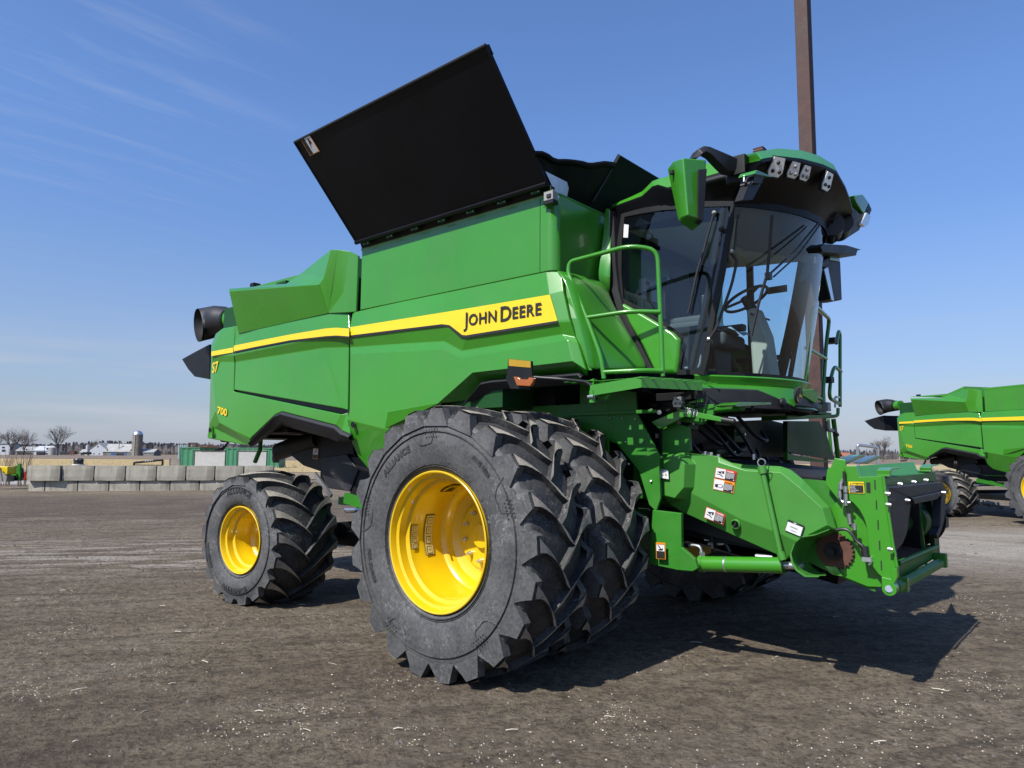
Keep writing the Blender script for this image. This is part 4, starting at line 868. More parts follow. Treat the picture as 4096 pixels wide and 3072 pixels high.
ab=MB(); ab.tube([(2.06,-0.156,3.632),(2.02,-0.601,3.277),(1.99,-1.078,3.002)],.008,'hose',6); ab.box((2,-1.211,2.978),(.04,.05,.05),'hose'); part(ab,'wiper_link')
wiper('wiper_arm',[(1.485,-1,3.637),(1.415,-1,3.426),(1.375,-1,3.293)],[(1.407,-0.985,3.417),(1.321,-0.985,3.179),(1.231,-0.985,2.832)])
kb=MB(); p=Vector((1.542,-0.99,3.49)); kb.sphere(p,.024,'hose',12); kb.sphere(Vector((1.481,-0.99,3.64)),.02,'grey',10); part(kb,'window_stop')
pl=MB(); pl.solid([(0.598,-0.962,3.739),(0.647,-0.962,3.723),(0.637,-0.962,3.605),(0.588,-0.962,3.617)],(0,.002,0),'white'); part(pl,'window_label')

# ================================================================ platform, railings
pf=MB(); z0=2.25
OUT=[Vector((0.769,-1.76,2.191)),Vector((1.172,-1.66,2.243)),Vector((1.376,-1.05,2.253))]
pf.quadgrid([OUT,[p+Vector((0,0,-.085)) for p in OUT]],G); pf.quadgrid([[p+Vector((-.02,.03,-.003)) for p in OUT],[p+Vector((-.02,.03,-.08)) for p in OUT]],G)
O0,O1,O2=[(p.x,p.y) for p in OUT]
def inside(x,y):
    # outboard boundary runs O0-O1-O2, inboard at y=-.95, rear at x=.55
    if y>-.95 or x<.50: return False
    yb=O0[1]+(O1[1]-O0[1])*(x-O0[0])/(O1[0]-O0[0]) if x<O1[0] else O1[1]+(O2[1]-O1[1])*(x-O1[0])/(O2[0]-O1[0])
    return y>yb
hs__=.20
for i in range(9):
    for j in range(8):
        x0,y0=.50+i*.105,-1.75+j*.105
        c4=[inside(x0+a,y0+b) for a in (0,.105) for b in (0,.105)]
        if not all(c4):
            if any(c4): pf.solid([(x0+a,y0+b,2.235) for a,b in ((0,0),(.105,0),(.105,.105),(0,.105)) if inside(x0+a,y0+b)]+[] if sum(c4)>=3 else [(x0,y0+.08,2.235),(x0+.105,y0+.08,2.235),(x0+.105,y0+.105,2.235)],(0,0,-.006),G)
            continue
        h=.018+.010*((i+j)%3==0); cx_,cy_=x0+.0525,y0+.0525
        for (a0,b0,a1,b1) in ((x0,y0,x0+.105,cy_-h),(x0,cy_+h,x0+.105,y0+.105),(x0,cy_-h,cx_-h,cy_+h),(cx_+h,cy_-h,x0+.105,cy_+h)):
            pf.box(((a0+a1)/2,(b0+b1)/2,2.232),(a1-a0,b1-b0,.005),G)
pf.solid([(0.723,-1.7,2.241),(0.761,-1.7,2.251),(0.76,-1.7,2.06),(0.722,-1.7,2.062)],(0,.05,0),G); pf.solid([(0.709,-1.68,2.184),(0.923,-1.68,2.181),(0.864,-1.68,2.076),(0.806,-1.68,2.084),(0.711,-1.68,2.154)],(0,.03,0),G)
plat=part(pf,'platform',bevel=.004); 
def rail_tube(name,lines,r=.019,m=G,**k):
    mb=MB()
    for ln in lines: mb.tube([Vector(p) for p in ln],r,m,10,fil=.09)
    return part(mb,name,fix=False)
rail_tube('railing',[[(0.813,-1.63,2.252),(0.786,-1.63,2.428),(0.648,-1.63,2.763),(0.449,-1.62,3.181),(0.459,-1.61,3.275),(1.001,-1.53,3.329),(1.191,-1.42,3.286),(1.204,-1.41,2.762),(1.217,-1.41,2.264)],
  [(0.648,-1.63,2.767),(1.001,-1.54,2.789),(1.207,-1.42,2.776)],[(0.801,-1.63,2.304),(1.092,-1.55,2.306),(1.22,-1.42,2.304)]])
# turn signal on its folding arm
ta=MB(); ta.tube([(0.352,-1.95,2.265),(0.575,-1.88,2.241),(0.731,-1.76,2.22),(0.777,-1.74,2.181),(0.782,-1.74,2.136)],.014,'hose',10,fil=.06); ta.cyl((0.777,-1.74,2.151),(0.776,-1.74,2.053),.027,G,14); ta.cyl((0.756,-1.77,2.099),(0.809,-1.77,2.1),.014,'steel',8); tao=part(ta,'signal_arm')
tp_=MB(); tp_.solid([(0.096,-1.98,2.435),(0.343,-1.98,2.396),(0.353,-1.98,2.273),(0.37,-1.98,2.246),(0.325,-1.98,2.168),(0.125,-1.98,2.182),(0.07,-1.98,2.266),(0.086,-1.98,2.317)],(0,.03,0),'black'); tp_.build('signal_plate',tao,bevel=.004)
rf_=MB(); rf_.solid([(0.107,-1.984,2.431),(0.343,-1.984,2.394),(0.343,-1.984,2.341),(0.108,-1.984,2.374)],(0,.003,0),'reflector'); rf_.build('reflector',tao)
al=MB(); al.solid([(0.189,-2.02,2.277),(0.24,-2.02,2.27),(0.26,-2.02,2.25),(0.338,-2.02,2.243),(0.357,-2.02,2.26),(0.401,-2.02,2.249),(0.399,-2.02,2.223),(0.368,-2.02,2.185),(0.227,-2.02,2.199)],(0,.035,0),'amber'); al.build('signal_lamp',tao,bevel=.006)
ho=MB(); ho.tube([(0.735,-1.66,2.044),(0.763,-1.66,2.087),(0.793,-1.66,2.136),(0.84,-1.66,2.133),(0.865,-1.66,2.097),(0.863,-1.66,2.063)],.007,'hose',6,fil=.03); part(ho,'cable')
# left platform, ladder and railings
lp_=MB(); lp_.box((1.0,1.42,2.11),(1.0,.8,.03),'green_flat'); lp_.solid([(1.55,0.343,2.025),(1.55,1.836,2.104),(1.55,1.848,2.075),(1.55,0.34,1.982)],(-.25,0,0),'green_flat'); lp_.solid([(1.62,0.759,2.183),(1.62,1.135,2.165),(1.62,1.116,2.123),(1.62,0.739,2.12)],(-.05,0,0),'green_flat'); lp_.box((1.6,1.262,2.155),(.1,.10,.09),'grey'); part(lp_,'platform')
rail_tube('railing',[[(1.72,0.334,2.194),(1.75,0.322,2.453),(1.78,0.438,3.033),(1.74,0.688,3.091),(1.62,1.472,3.104),(1.6,1.399,2.828),(1.6,1.204,2.193)],[(1.74,0.354,2.649),(1.6,1.373,2.668)],[(1.7,0.448,2.227),(1.58,1.292,2.232)]],r=.020)
rail_tube('railing',[[(1.62,1.675,2.867),(1.6,1.849,3.034),(1.58,1.966,3.016),(1.58,1.873,2.29)],[(1.58,1.944,2.588),(1.6,1.641,2.62),(1.6,1.505,2.47),(1.6,1.425,2.26),(1.58,1.828,2.224)],[(1.58,1.882,2.362),(1.58,1.861,2.191)],[(1.58,1.786,2.172),(1.58,1.775,2.088),(1.5,1.635,2.07)]],r=.019)
br=MB(); 
for q in ((1.61,1.543,2.879),(1.61,1.373,2.444)): br.box(q,(.10,.10,.06),'trim')
br.box((1.58,1.792,2.292),(.02,.12,.02),'steel'); br.tube([(1.58,1.702,2.286),(1.58,1.688,2.174)],.012,'steel',6); part(br,'gate_latch')
ld=MB(); 
for dy in (0,): 
    ld.tube([(1.35,2.382,2.084),(1.35,2.504,1.631)],.028,G,8); part(ld,'ladder_stile'); ld=MB(); ld.tube([(1.1,3.011,2.118),(1.1,3.096,1.63)],.02,'green_flat',8)
part(ld,'ladder_stile')
bk=MB(); bk.solid([(1.15,1.453,2.03),(1.15,2.503,2.07),(1.15,2.787,1.895),(1.15,3.035,1.607),(1.15,1.423,1.695)],(-.05,0,0),'darkgreen'); bk.solid([(1.2,1.285,1.694),(1.2,1.362,1.666),(1.2,2.795,1.586),(1.2,2.621,1.576),(1.2,1.277,1.608)],(-.04,0,0),'green_flat'); part(bk,'ladder_shield')
hn=MB(); hn.tube([(1.4,1.977,2.045),(1.4,1.981,1.943),(1.4,2.174,1.944)],.022,'grey',8,fil=.05); hn.tube([(1.4,2.19,1.945),(1.4,2.334,1.897)],.024,'hose',8); part(hn,'latch_handle')

# ================================================================ front chassis under the cab
cz=MB()
cz.solid([(0.247,-1.17,2.29),(0.817,-1.17,2.176),(0.832,-1.17,1.995),(1.035,-1.17,1.648),(1.047,-1.17,1.298),(1.005,-1.17,1.189),(0.942,-1.17,1.238),(0.85,-1.17,1.513),(0.636,-1.17,1.74),(0.245,-1.17,1.863)],(0,.03,0),'green_flat')
cz.box((0.579,-1.185,2.006),(.9,.02,.03),'green_flat')
cz.solid([(0.979,-1.18,1.199),(1.235,-1.18,1.187),(1.233,-1.18,0.922),(1.347,-1.18,0.841),(1.367,-1.18,0.772),(1.324,-1.18,0.746),(1.192,-1.18,0.742),(0.942,-1.18,0.763)],(0,.04,0),'green_flat')
cz.solid([(1.127,-1.05,0.914),(1.296,-1.05,0.823),(1.307,-1.05,0.771),(1.262,-1.05,0.722),(1.123,-1.05,0.717)],(0,-.04,0),'green_flat')
cz.solid([(0.924,-0.95,1.96),(1.192,-0.95,1.881),(1.204,-0.95,1.685),(1.124,-0.95,1.516),(0.934,-0.95,1.512)],(0,.05,0),'green_flat')
cz.box((.55,0,1.0),(.35,2.3,.35),'darkgreen'); cz.box((.45,0,1.95),(.35,1.9,.5),'black'); cz.box((.85,0,2.14),(.8,1.8,.08),'black'); cz.box((1.4,0,2.09),(.3,1.2,.06),'black'); cz.solid([(0.95,-0.972,1.905),(0.95,1.443,2.049),(0.95,2.05,2.017),(0.95,2.077,1.872),(0.95,2.101,1.683),(0.95,2.117,1.64),(0.95,-0.959,1.631)],(-.03,0,0),'black'); cz.solid([(.6,-.90,2.12),(1.25,-.90,2.12),(1.25,-.90,1.95),(.9,-.90,1.75),(.6,-.90,1.75)],(0,.03,0),'black')  # black throat sheets stand in for the deep shade under the cab
cz.box((.2,0,1.75),(.5,1.9,.5),'darkgreen'); cz.tube([(0,-1.9,ZC),(0,1.9,ZC)],.16,'darkgreen',16)
cz.box((-.3,-1.16,1.55),(1.7,.03,1.1),'green_flat')
part(cz,'chassis',bevel=.004)
holes=MB()
for (a,b_) in ((90,60),): pass
# hoses, harness and valve blocks packed between the cab floor and the feeder
for i_,(y0,z0,y1,z1,xx,rr_) in enumerate(((-.85,2.02,-.2,1.72,1.02,.016),(-.7,2.05,.3,1.80,1.06,.022),(-.5,2.03,.55,1.70,1.10,.018),(-.2,2.05,.75,1.75,1.04,.025),(.1,2.04,.9,1.66,1.12,.015),(-.9,1.95,-.45,1.63,1.05,.014),(.35,2.03,.95,1.85,1.16,.02))):
    hh=MB(); hh.tube([(xx-.1,y0,z0),(xx,y0+(y1-y0)*.25,z0-.18),(xx+.06,(y0+y1)/2,min(z0,z1)-.06),(xx,y0+(y1-y0)*.8,z1-.03),(xx-.1,y1,z1+.05)],rr_,'hose',8,fil=.1); part(hh,'hydraulic_hose',fix=False)
for (p_,s__) in (((1.02,-.62,1.93),(.10,.22,.12)),((1.02,-.05,1.98),(.12,.30,.10)),((1.0,.42,1.86),(.10,.26,.16)),((1.02,.15,1.68),(.08,.55,.05)),((.99,-.35,1.66),(.06,.60,.06))):
    vb_=MB(); vb_.box(p_,s__,'darkgreen'); vb_.cyl((p_[0]+s__[0]/2,p_[1]-.05,p_[2]),(p_[0]+s__[0]/2+.03,p_[1]-.05,p_[2]),.018,'steel',8); vb_.cyl((p_[0]+s__[0]/2,p_[1]+.06,p_[2]),(p_[0]+s__[0]/2+.03,p_[1]+.06,p_[2]),.014,'steel',8); part(vb_,'valve_block',bevel=.006)
bl_=MB()
for (a,b_) in ((60,330),(130,330),(200,335),(90,440),(170,450),(250,470),(300,520)):
    bl_.sphere({(60,330):(0.576,-1.18,1.96),(130,330):(0.696,-1.18,1.956),(200,335):(0.821,-1.18,1.945),(90,440):(0.727,-1.18,1.754),(170,450):(0.758,-1.18,1.568),(250,470):(0.891,-1.18,1.753),(300,520):(0.967,-1.18,1.433)}[(a,b_)],.011,'steel',8)
part(bl_,'frame_bolts')
bs=MB(); bs.solid([(0.848,-0.98,2.101),(0.921,-0.98,2.092),(0.92,-0.98,2.057),(0.848,-0.98,2.066)],(0,.06,0),'black'); bs.cyl((0.875,-1,2.026),(0.852,-0.96,2.029),.018,'steel',8); bs.cyl((0.951,-1,2.008),(0.929,-0.96,2.011),.020,'steel',8); part(bs,'pipe_fitting')
# lever with hand-written number
lv=MB(); lv.solid([(0.899,-1.05,1.927),(1.185,-1.05,2.024),(1.306,-1.05,1.999),(1.544,-1.05,1.944),(1.543,-1.05,1.908),(1.364,-1.05,1.942),(1.215,-1.05,1.961),(0.979,-1.05,1.861)],(0,.03,0),G); lvr=part(lv,'lift_lever',bevel=.004)
lv=MB(); lv.tube([(1.539,-1.05,1.927),(1.627,-1.05,1.911)],.026,'hose',10); lv.sphere((1.627,-1.05,1.911),.026,'hose',10); lv.build('hand_grip',lvr)
hw=MB(); pL,pR=Vector((1.211,-1.053,1.993)),Vector((1.33,-1.053,1.96)); u=(pR-pL).normalized(); vs_,fs__=text2d('209789',.075,0,1.0); wd=max(a for a,_ in vs_); k_=(pR-pL).length/wd
hw.add([pL+u*a*k_+Vector((.15*b_,0,1)).normalized()*b_ for a,b_ in vs_],fs__,'white'); hw.build('chalk_number',lvr,fix=False)
bx=MB(); bx.solid([(1.222,-1,2.083),(1.343,-1,2.111),(1.345,-1,2.078),(1.228,-1,2.072)],(0,.1,0),G); bx.solid([(1.146,-0.95,2.067),(1.424,-0.95,2.061),(1.417,-0.95,1.978),(1.314,-0.95,1.898),(1.1,-0.95,1.932),(1.151,-0.95,1.998)],(0,.04,0),'green_flat'); bx.tube([(1.4,-0.9,2.02),(1.75,-1.155,2.015)],.03,'green_flat',10); part(bx,'cross_member',bevel=.003)
sb=MB(); sb.solid([(1.8,-1.417,2.013),(1.8,-1.302,2.04),(1.8,-0.705,2.073),(1.8,-0.699,2.057),(1.8,-1.365,2.001)],(-.15,0,0),G)
for k in range(6): sb.box((1.78,-1.035,2.02),(.02,.02,.05),G)
part(sb,'step_plate',bevel=.004)
kk=MB(); kk.solid([(0.651,-1.05,2.186),(0.821,-1.05,2.228),(0.837,-1.05,2.22),(0.84,-1.05,2.187),(0.668,-1.05,2.158)],(.0,.35,-.03),'ink'); part(kk,'wiring_box',bevel=.006)
wk=MB(); c=(1.16,-1.07,2.085); wk.solid([(1.131,-1.07,2.124),(1.195,-1.07,2.128),(1.206,-1.07,2.078),(1.19,-1.07,2.041),(1.125,-1.07,2.044),(1.115,-1.07,2.078)],(0,.05,0),'steel'); 
for q in ((1.166,-1.075,2.108),(1.145,-1.075,2.069),(1.184,-1.075,2.068)): wk.sphere(q,.013,'grey',8)
part(wk,'work_light')
# ================================================================ feeder house
YF=-.98
fb=MB(); fb.quadgrid([[Vector((.45,-.72,1.60)),Vector((.95,-.80,1.585)),Vector((2.30,-.85,1.47)),Vector((2.38,-.85,1.30)),Vector((2.30,-.85,.72)),Vector((1.2,-.80,.90)),Vector((.45,-.72,1.0))],[Vector((.45,.72,1.60)),Vector((.95,.80,1.585)),Vector((2.30,.85,1.47)),Vector((2.38,.85,1.30)),Vector((2.30,.85,.72)),Vector((1.2,.80,.90)),Vector((.45,.72,1.0))]],'black')
for y in (-.85,.82): fb.solid([(.6,y,1.56),(2.32,y,1.46),(2.5,y,1.44),(2.55,y,.70),(2.25,y,.80),(1.8,y,.98),(1.2,y,1.16),(.6,y,1.28)],(0,.03,0),'green_flat')
for y in (-.80,.78): fb.solid([(.6,y,1.50),(2.45,y,1.40),(2.50,y,.80),(1.2,y,1.0),(.6,y,1.1)],(0,.02,0),'ink')  # ink liners and back sheet put the interior's shade into colour
fb.box((1.3,0,1.15),(.02,1.55,.6),'ink')
fh=part(fb,'feeder_house')
# moulded side shield
V=[(0.936,-0.98,1.653),(1.163,-1.02,1.667),(1.397,-1.01,1.649),(1.478,-1,1.637),(1.56,-0.98,1.591),(1.66,-0.97,1.576),(1.943,-0.95,1.567),(2.019,-0.95,1.543),(2.122,-0.95,1.46),(2.295,-0.95,1.279),(2.309,-0.95,1.235),(2.333,-0.95,1.123),(2.238,-0.95,1.076),(2.141,-0.95,1.054),(2.088,-0.95,1.001),(2.059,-0.95,0.924),(1.973,-0.95,0.881),(1.923,-0.95,0.899),(1.581,-0.95,1.016),(1.117,-0.95,1.181),(0.965,-0.95,1.26),(0.989,-1.05,1.311),
   # 22 bulge (pulley cover)
   (0.989,-1.07,1.613),(1.123,-1.09,1.649),(1.204,-1.1,1.628),(1.23,-1.1,1.574),(1.218,-1.1,1.384),(1.137,-1.1,1.299),(1.016,-1.09,1.321),
   # 29 foot of the bulge
   (1.213,-1,1.65),(1.28,-1,1.574),(1.261,-1,1.382),(1.176,-1,1.283),(1.036,-1,1.246),
   # 34 crease line
   (1.235,-1.01,1.343),(1.652,-1.01,1.156),(1.95,-1.01,1.069),(2.088,-1.01,1.018),
   # 38 top crease
   (1.482,-1.01,1.59),(1.702,-1.01,1.528),(1.977,-1.01,1.52),(2.11,-1.01,1.412),(2.261,-1.01,1.272),(2.292,-1.01,1.154),(2.172,-1.01,1.085)]
Fc=[(0,1,23,22),(23,1,29,24),(24,29,30,25),(25,30,31,26),(26,31,32,27),(27,32,33,28),(28,33,21),(21,33,20),(22,23,24,25,26,27,28),
 (1,2,29),(29,2,3,38,30),(3,4,39,38),(4,5,6,40,39),(6,7,8,41,40),(8,9,42,41),(9,10,11,43,42),(11,12,44,43),(12,13,44),(13,14,37,44),
 (30,38,39,34,31),(31,34,32),(32,34,19,33),(33,19,20),(34,35,18,19),(35,36,17,18),(36,37,16,17),(37,14,15,16),(34,39,40,35),(35,40,41,36),(36,41,42,43,44,37)]
shl=relief(V,Fc,(0,.03,0),'green_plastic').build('feeder_shield',fh,bevel=.03,seg=4,angle=8)
hs_=MB(); hs_.add([(0.948,-1,1.648),(1.153,-1,1.666),(1.0,-.80,1.59),(.72,-.72,1.59)],[(0,1,2,3)],'green_plastic')
rodm=MB(); rodm.tube([(1.853,-1.06,1.531),(1.976,-1.06,0.903)],.020,'green_plastic',12); rodm.cyl((1.846,-1.06,1.567),(1.857,-1.06,1.512),.032,'green_plastic',14); rodm.cyl((1.97,-1.06,0.941),(1.988,-1.06,0.886),.030,'green_plastic',14)
c=Vector((1.848,-1.06,1.595)); rodm.tube([c+Vector((.03*math.cos(a),0,.028*math.sin(a))) for a in [2*PI*k/14 for k in range(15)]],.005,'steel',6,caps=False); rodm.tube([(1.867,-1.07,1.582),(1.912,-1.07,1.583),(1.898,-1.07,1.532),(1.865,-1.07,1.519)],.003,'hose',5,fil=.04)
rodm.build('shield_strut',fh)
for q in ((1.605,-1,1.113),(2.209,-0.99,1.254)):
    s=MB(); s.lathe([(-.004,.040),(-.014,.032),(-.006,.028),(.01,.024),(.01,0)],'green_plastic',seg=18,c=q,mfun=lambda i,j:'ink' if i>=2 else 'green_plastic'); s.box((q[0],q[1]-.012,q[2]),(.012,.014,.045),'ink',Matrix.Rotation(.5,3,'Y')); s.build('shield_latch',fh)
# crescent guard round the drive sprocket
cr_=[(2.338,-0.97,1.119),(2.244,-0.97,1.076),(2.151,-0.97,1.054),(2.095,-0.97,1.001),(2.066,-0.97,0.927),(2.076,-0.97,0.867),(2.107,-0.97,0.819),(2.166,-0.97,0.784),(2.257,-0.97,0.792)]
ci_=[(2.29,-0.86,1.083),(2.218,-0.86,1.047),(2.162,-0.86,1.011),(2.118,-0.86,0.958),(2.094,-0.86,0.906),(2.105,-0.86,0.858),(2.14,-0.86,0.818),(2.185,-0.86,0.795),(2.227,-0.86,0.797)]
gd=MB(); gd.quadgrid([[(p[0]+.03,p[1]-.22,p[2]+.03) for p in cr_],cr_,ci_],'green_plastic'); gd.quadgrid([[(p[0]+.03,p[1]-.22,p[2]+.03) for p in cr_],[(p[0]+.018,p[1]-.22,p[2]+.018) for p in cr_],[(p[0]-.012,p[1]+.02,p[2]-.012) for p in cr_]],'green_plastic'); gd.build('sprocket_guard',fh,bevel=.008)
# sprocket and shaft
c=Vector((2.299,-0.895,0.963)); sp_=MB(); T=[]
for k in range(56):
    a=2*PI*k/56; r_=.135 if k%2 else .118; T.append(c+Vector((r_*math.cos(a),0,r_*math.sin(a))))
sp_.solid(T,(0,.025,0),'rust'); sp_.cyl(c+Vector((0,-.10,0)),c+Vector((0,.1,0)),.028,'black',14); sp_.cyl(c+Vector((0,-.04,0)),c+Vector((0,.05,0)),.06,'black',18); sp_.build('drive_sprocket',fh)
# front frame: inner plate, outer flange plate
ip=MB(); ip.solid([(2.277,-0.87,1.265),(2.345,-0.87,1.345),(2.385,-0.87,1.445),(2.448,-0.87,1.417),(2.565,-0.87,1.2),(2.61,-0.87,0.805),(2.594,-0.87,0.74),(2.505,-0.87,0.733),(2.346,-0.87,0.782),(2.245,-0.87,0.8),(2.24,-0.87,1.065),(2.307,-0.87,1.093)],(0,.03,0),G); 
ip.solid([(2.223,-0.9,0.854),(2.311,-0.9,0.852),(2.351,-0.9,0.788),(2.276,-0.9,0.792)],(0,.02,0),G); ip.build('end_plate',fh,bevel=.004)
op=MB(); arcp=[(2.409,-0.95,1.575),(2.407,-0.95,1.388),(2.418,-0.95,1.344),(2.453,-0.95,1.319),(2.493,-0.95,1.273),(2.521,-0.95,1.217),(2.536,-0.95,1.159),(2.543,-0.95,1.073),(2.546,-0.95,0.987),(2.566,-0.95,0.884),(2.597,-0.95,0.842),(2.629,-0.95,0.815),(2.681,-0.95,0.818)]; edge=[(2.719,-0.95,0.901),(2.699,-0.95,1.071),(2.684,-0.95,1.248),(2.663,-0.95,1.434),(2.653,-0.95,1.51),(2.508,-0.95,1.502),(2.481,-0.95,1.577)]
op.solid(arcp+edge,(0,.035,0),G)
op.tube([(2.657,-0.955,1.509),(2.677,-0.955,1.284),(2.699,-0.955,1.051),(2.719,-0.955,0.901)],.012,G,6)
flange=op.build('flange_plate',fh,bevel=.005)
sl=MB()
for (x_,y_) in ((710,565),(725,755),(740,945),(755,1140),(770,1330)): sl.box((2.603,-0.953,1.45) if (x_,y_)==(710,565) else {(725,755):(2.607,-0.953,1.312),(740,945):(2.612,-0.953,1.176),(755,1140):(2.616,-0.953,1.036),(770,1330):(2.621,-0.953,0.901)}[(x_,y_)],(.007,.004,.062),'ink')
sl.box((2.56,-0.953,1.43),(.025,.006,.068),'ink'); sl.build('flange_slot',flange)
def att_items():
    it=[('r',0,0,1,1,'stripe',1),('r',.05,.05,.95,.70,'ink',2),('p',[(.10,.76),(.20,.76),(.15,.93)],'ink',2),('t','ATTENTION',.24,.78,.13,'ink',.0006,2)]
    for k,ln in enumerate(('avant de travailler','attelee, sortir les','verrous par exemple','ne pas supporter seulement','le relever toujours')):
        it.append(('t',ln,.08,.60-.12*k,.045,'white',.0003,3))
    return it
decal('warning_label',(2.432,-0.955,1.385),(2.534,-0.955,1.386),(2.431,-0.955,1.466),att_items(),fh)
# bottom bracket and lifting bar
bb_=MB(); bb_.solid([(2.622,-0.97,0.825),(2.683,-0.97,0.818),(2.689,-0.97,0.875),(2.722,-0.97,0.9),(2.723,-0.97,0.837),(2.691,-0.97,0.77),(2.687,-0.97,0.728),(2.624,-0.97,0.727)],(0,.05,0),G)
bb_.cyl((2.67,-0.98,0.752),Vector((2.67,-0.98,0.752))+Vector((0,.08,0)),.045,G,18); bb_.cyl((2.67,-0.985,0.754),(2.664,-0.96,0.75),.024,'steel',14)
P1_=Vector((2.63,-0.654,0.711)); P2_=Vector((2.63,1.021,0.718))
bb_.tube([P1_,P2_],.045,'green_flat',6); bb_.box(P1_+Vector((.0,.2,.0)),(.09,.06,.10),G); bb_.box(P2_+Vector((0,-.06,.02)),(.10,.07,.12),'green_flat'); bb_.build('latch_bar',fh,bevel=.004)
# mouth of the feeder: sill, floor, top beam, trough
mt=MB()
mt.solid([(2.58,-0.333,0.821),(2.58,1.125,0.839),(2.58,1.101,0.747),(2.58,-0.337,0.713)],(-.04,0,0),'green_flat'); mt.tube([(2.59,-0.356,0.848),(2.59,1.047,0.842)],.022,'green_flat',8)
mt.add([Vector((2.56,-0.254,0.85)),Vector((2.56,1.234,0.832)),Vector((1.6,.75,.95)),Vector((1.6,-.80,.95))],[(0,1,2,3)],'rust')
mt.solid([(2.56,-0.421,0.806),(2.56,-0.23,0.804),(2.56,-0.226,0.736),(2.56,-0.409,0.704)],(-.03,0,0),'green_flat')
mt.solid([(2.6,-0.695,1.492),(2.6,1.116,1.511),(2.6,1.118,1.429),(2.6,-0.663,1.423)],(-.06,0,0),'green_flat')
mt.add([Vector((2.476,-0.93,1.577)),Vector((2.505,-0.93,1.502)),Vector((2.58,-0.596,1.498)),Vector((2.6,1.139,1.509)),Vector((2.42,1.277,1.525)),Vector((2.3,1.716,1.597))],[(0,1,2,3,4,5)],'green_flat')
mt.solid([(2.56,1.336,1.507),(2.56,1.347,0.711),(2.56,1.202,0.707),(2.56,1.142,0.836),(2.56,1.085,1.343)],(-.04,0,0),'darkgreen'); mt.solid([Vector((2.52,.80,1.45)),Vector((2.52,.80,.80)),Vector((1.4,.78,.95)),Vector((1.4,.78,1.5))],(0,-.02,0),'black')
mt.solid([(2.58,-0.597,1.49),(2.58,-0.446,1.487),(2.58,-0.31,0.772),(2.58,-0.51,0.795)],(-.06,0,0),'green_flat')
mt.build('feeder_mouth',fh,bevel=.004)
for i_,P_ in enumerate(([(2.62,-0.652,1.498),(2.62,-0.555,1.5),(2.62,-0.565,1.529),(2.62,-0.499,1.551),(2.62,-0.29,1.553),(2.62,-0.305,1.563),(2.62,-0.512,1.563),(2.62,-0.607,1.545),(2.62,-0.599,1.51),(2.62,-0.689,1.504)],[(2.62,0.739,1.513),(2.62,0.902,1.515),(2.62,0.857,1.547),(2.62,0.929,1.567),(2.62,1.147,1.569),(2.62,1.149,1.579),(2.62,0.909,1.578),(2.62,0.814,1.552),(2.62,0.83,1.527),(2.62,0.719,1.521)])):
    h_2=MB(); h_2.solid([Vector(p) for p in P_],(-.09,.0,.0),G); h_2.build('hook',fh,bevel=.003)
# black rubber hood
hd_=MB()
hd_.solid([(2.67,-0.845,1.424),(2.67,-0.785,1.431),(2.67,1.004,1.424),(2.67,1.114,1.389),(2.67,1.17,1.325),(2.67,0.838,1.323),(2.67,0.651,1.289),(2.67,-0.206,1.283),(2.67,-0.247,1.334)],(-.08,0,0),'trim')
hd_.solid([(2.68,-0.312,1.337),(2.68,0.61,1.345),(2.68,1.047,1.358),(2.68,1.085,1.319),(2.68,0.781,1.319),(2.68,0.575,1.288),(2.68,-0.237,1.285)],(.02,0,0),'trim')
hd_.solid([(2.665,-0.838,1.425),(2.665,-0.364,1.393),(2.665,-0.213,1.332),(2.665,-0.211,1.276),(2.665,-0.379,1.074),(2.665,-0.522,1.01),(2.665,-0.667,0.985),(2.665,-0.774,0.977),(2.665,-0.847,1.009),(2.665,-0.897,1.208),(2.665,-0.896,1.338)],(-.07,0,0),'trim')
hd_.solid([(2.665,1.037,1.405),(2.665,1.189,1.324),(2.665,1.037,1.086),(2.665,0.897,1.004),(2.665,0.714,0.946),(2.665,0.667,0.985),(2.665,0.839,1.044),(2.665,0.946,1.277)],(-.07,0,0),'trim')
hd_.solid([(2.66,-0.851,1.024),(2.66,-0.662,0.973),(2.66,-0.667,0.867),(2.66,-0.734,0.911),(2.66,-0.833,0.935)],(-.03,0,0),'black')
hd_.build('rubber_hood',fh,bevel=.012,seg=3)
nb=MB()
def bolt(q):
    nb=MB(); nb.cyl(q,Vector(q)+Vector((.010,0,0)),.010,'steel',8); nb.cyl(Vector(q)-Vector((.02,0,0)),Vector(q)+Vector((.002,0,0)),.015,'steel',10); nb.build('hood_bolt',fh)
for q in ((2.7,-1.002,1.394),(2.7,-0.993,1.319),(2.72,-0.537,1.329),(2.66,-0.461,1.443),(2.66,-0.015,1.448),(2.66,0.421,1.453),(2.72,0.786,1.34),(2.7,-1.002,1.021),(2.68,-0.832,0.972)): bolt(q)
dc=Vector((2.38,1.255,1.064)); dr=MB(); dr.cyl((dc.x,-.8,dc.z),(dc.x,.8,dc.z),.09,'darkgreen',20); dr.cyl((dc.x,dc.y-.35,dc.z),(dc.x,dc.y+.02,dc.z),.17,'green_flat',28); dr.lathe([(0,.10),(0,.25),(.02,.25),(.02,.10)],'black',seg=30,c=(dc.x,dc.y+.06,dc.z))
for k in range(12): dr.sphere((dc.x+.22*math.cos(k*.524),dc.y+.05,dc.z+.22*math.sin(k*.524)),.010,'steel',6)
dr.box((dc.x+.2,dc.y+.2,dc.z-.04),(.04,.30,.09),'black'); dr.build('feed_drum',fh)
for q in ((2.36,-1.009,1.604),):
    pass
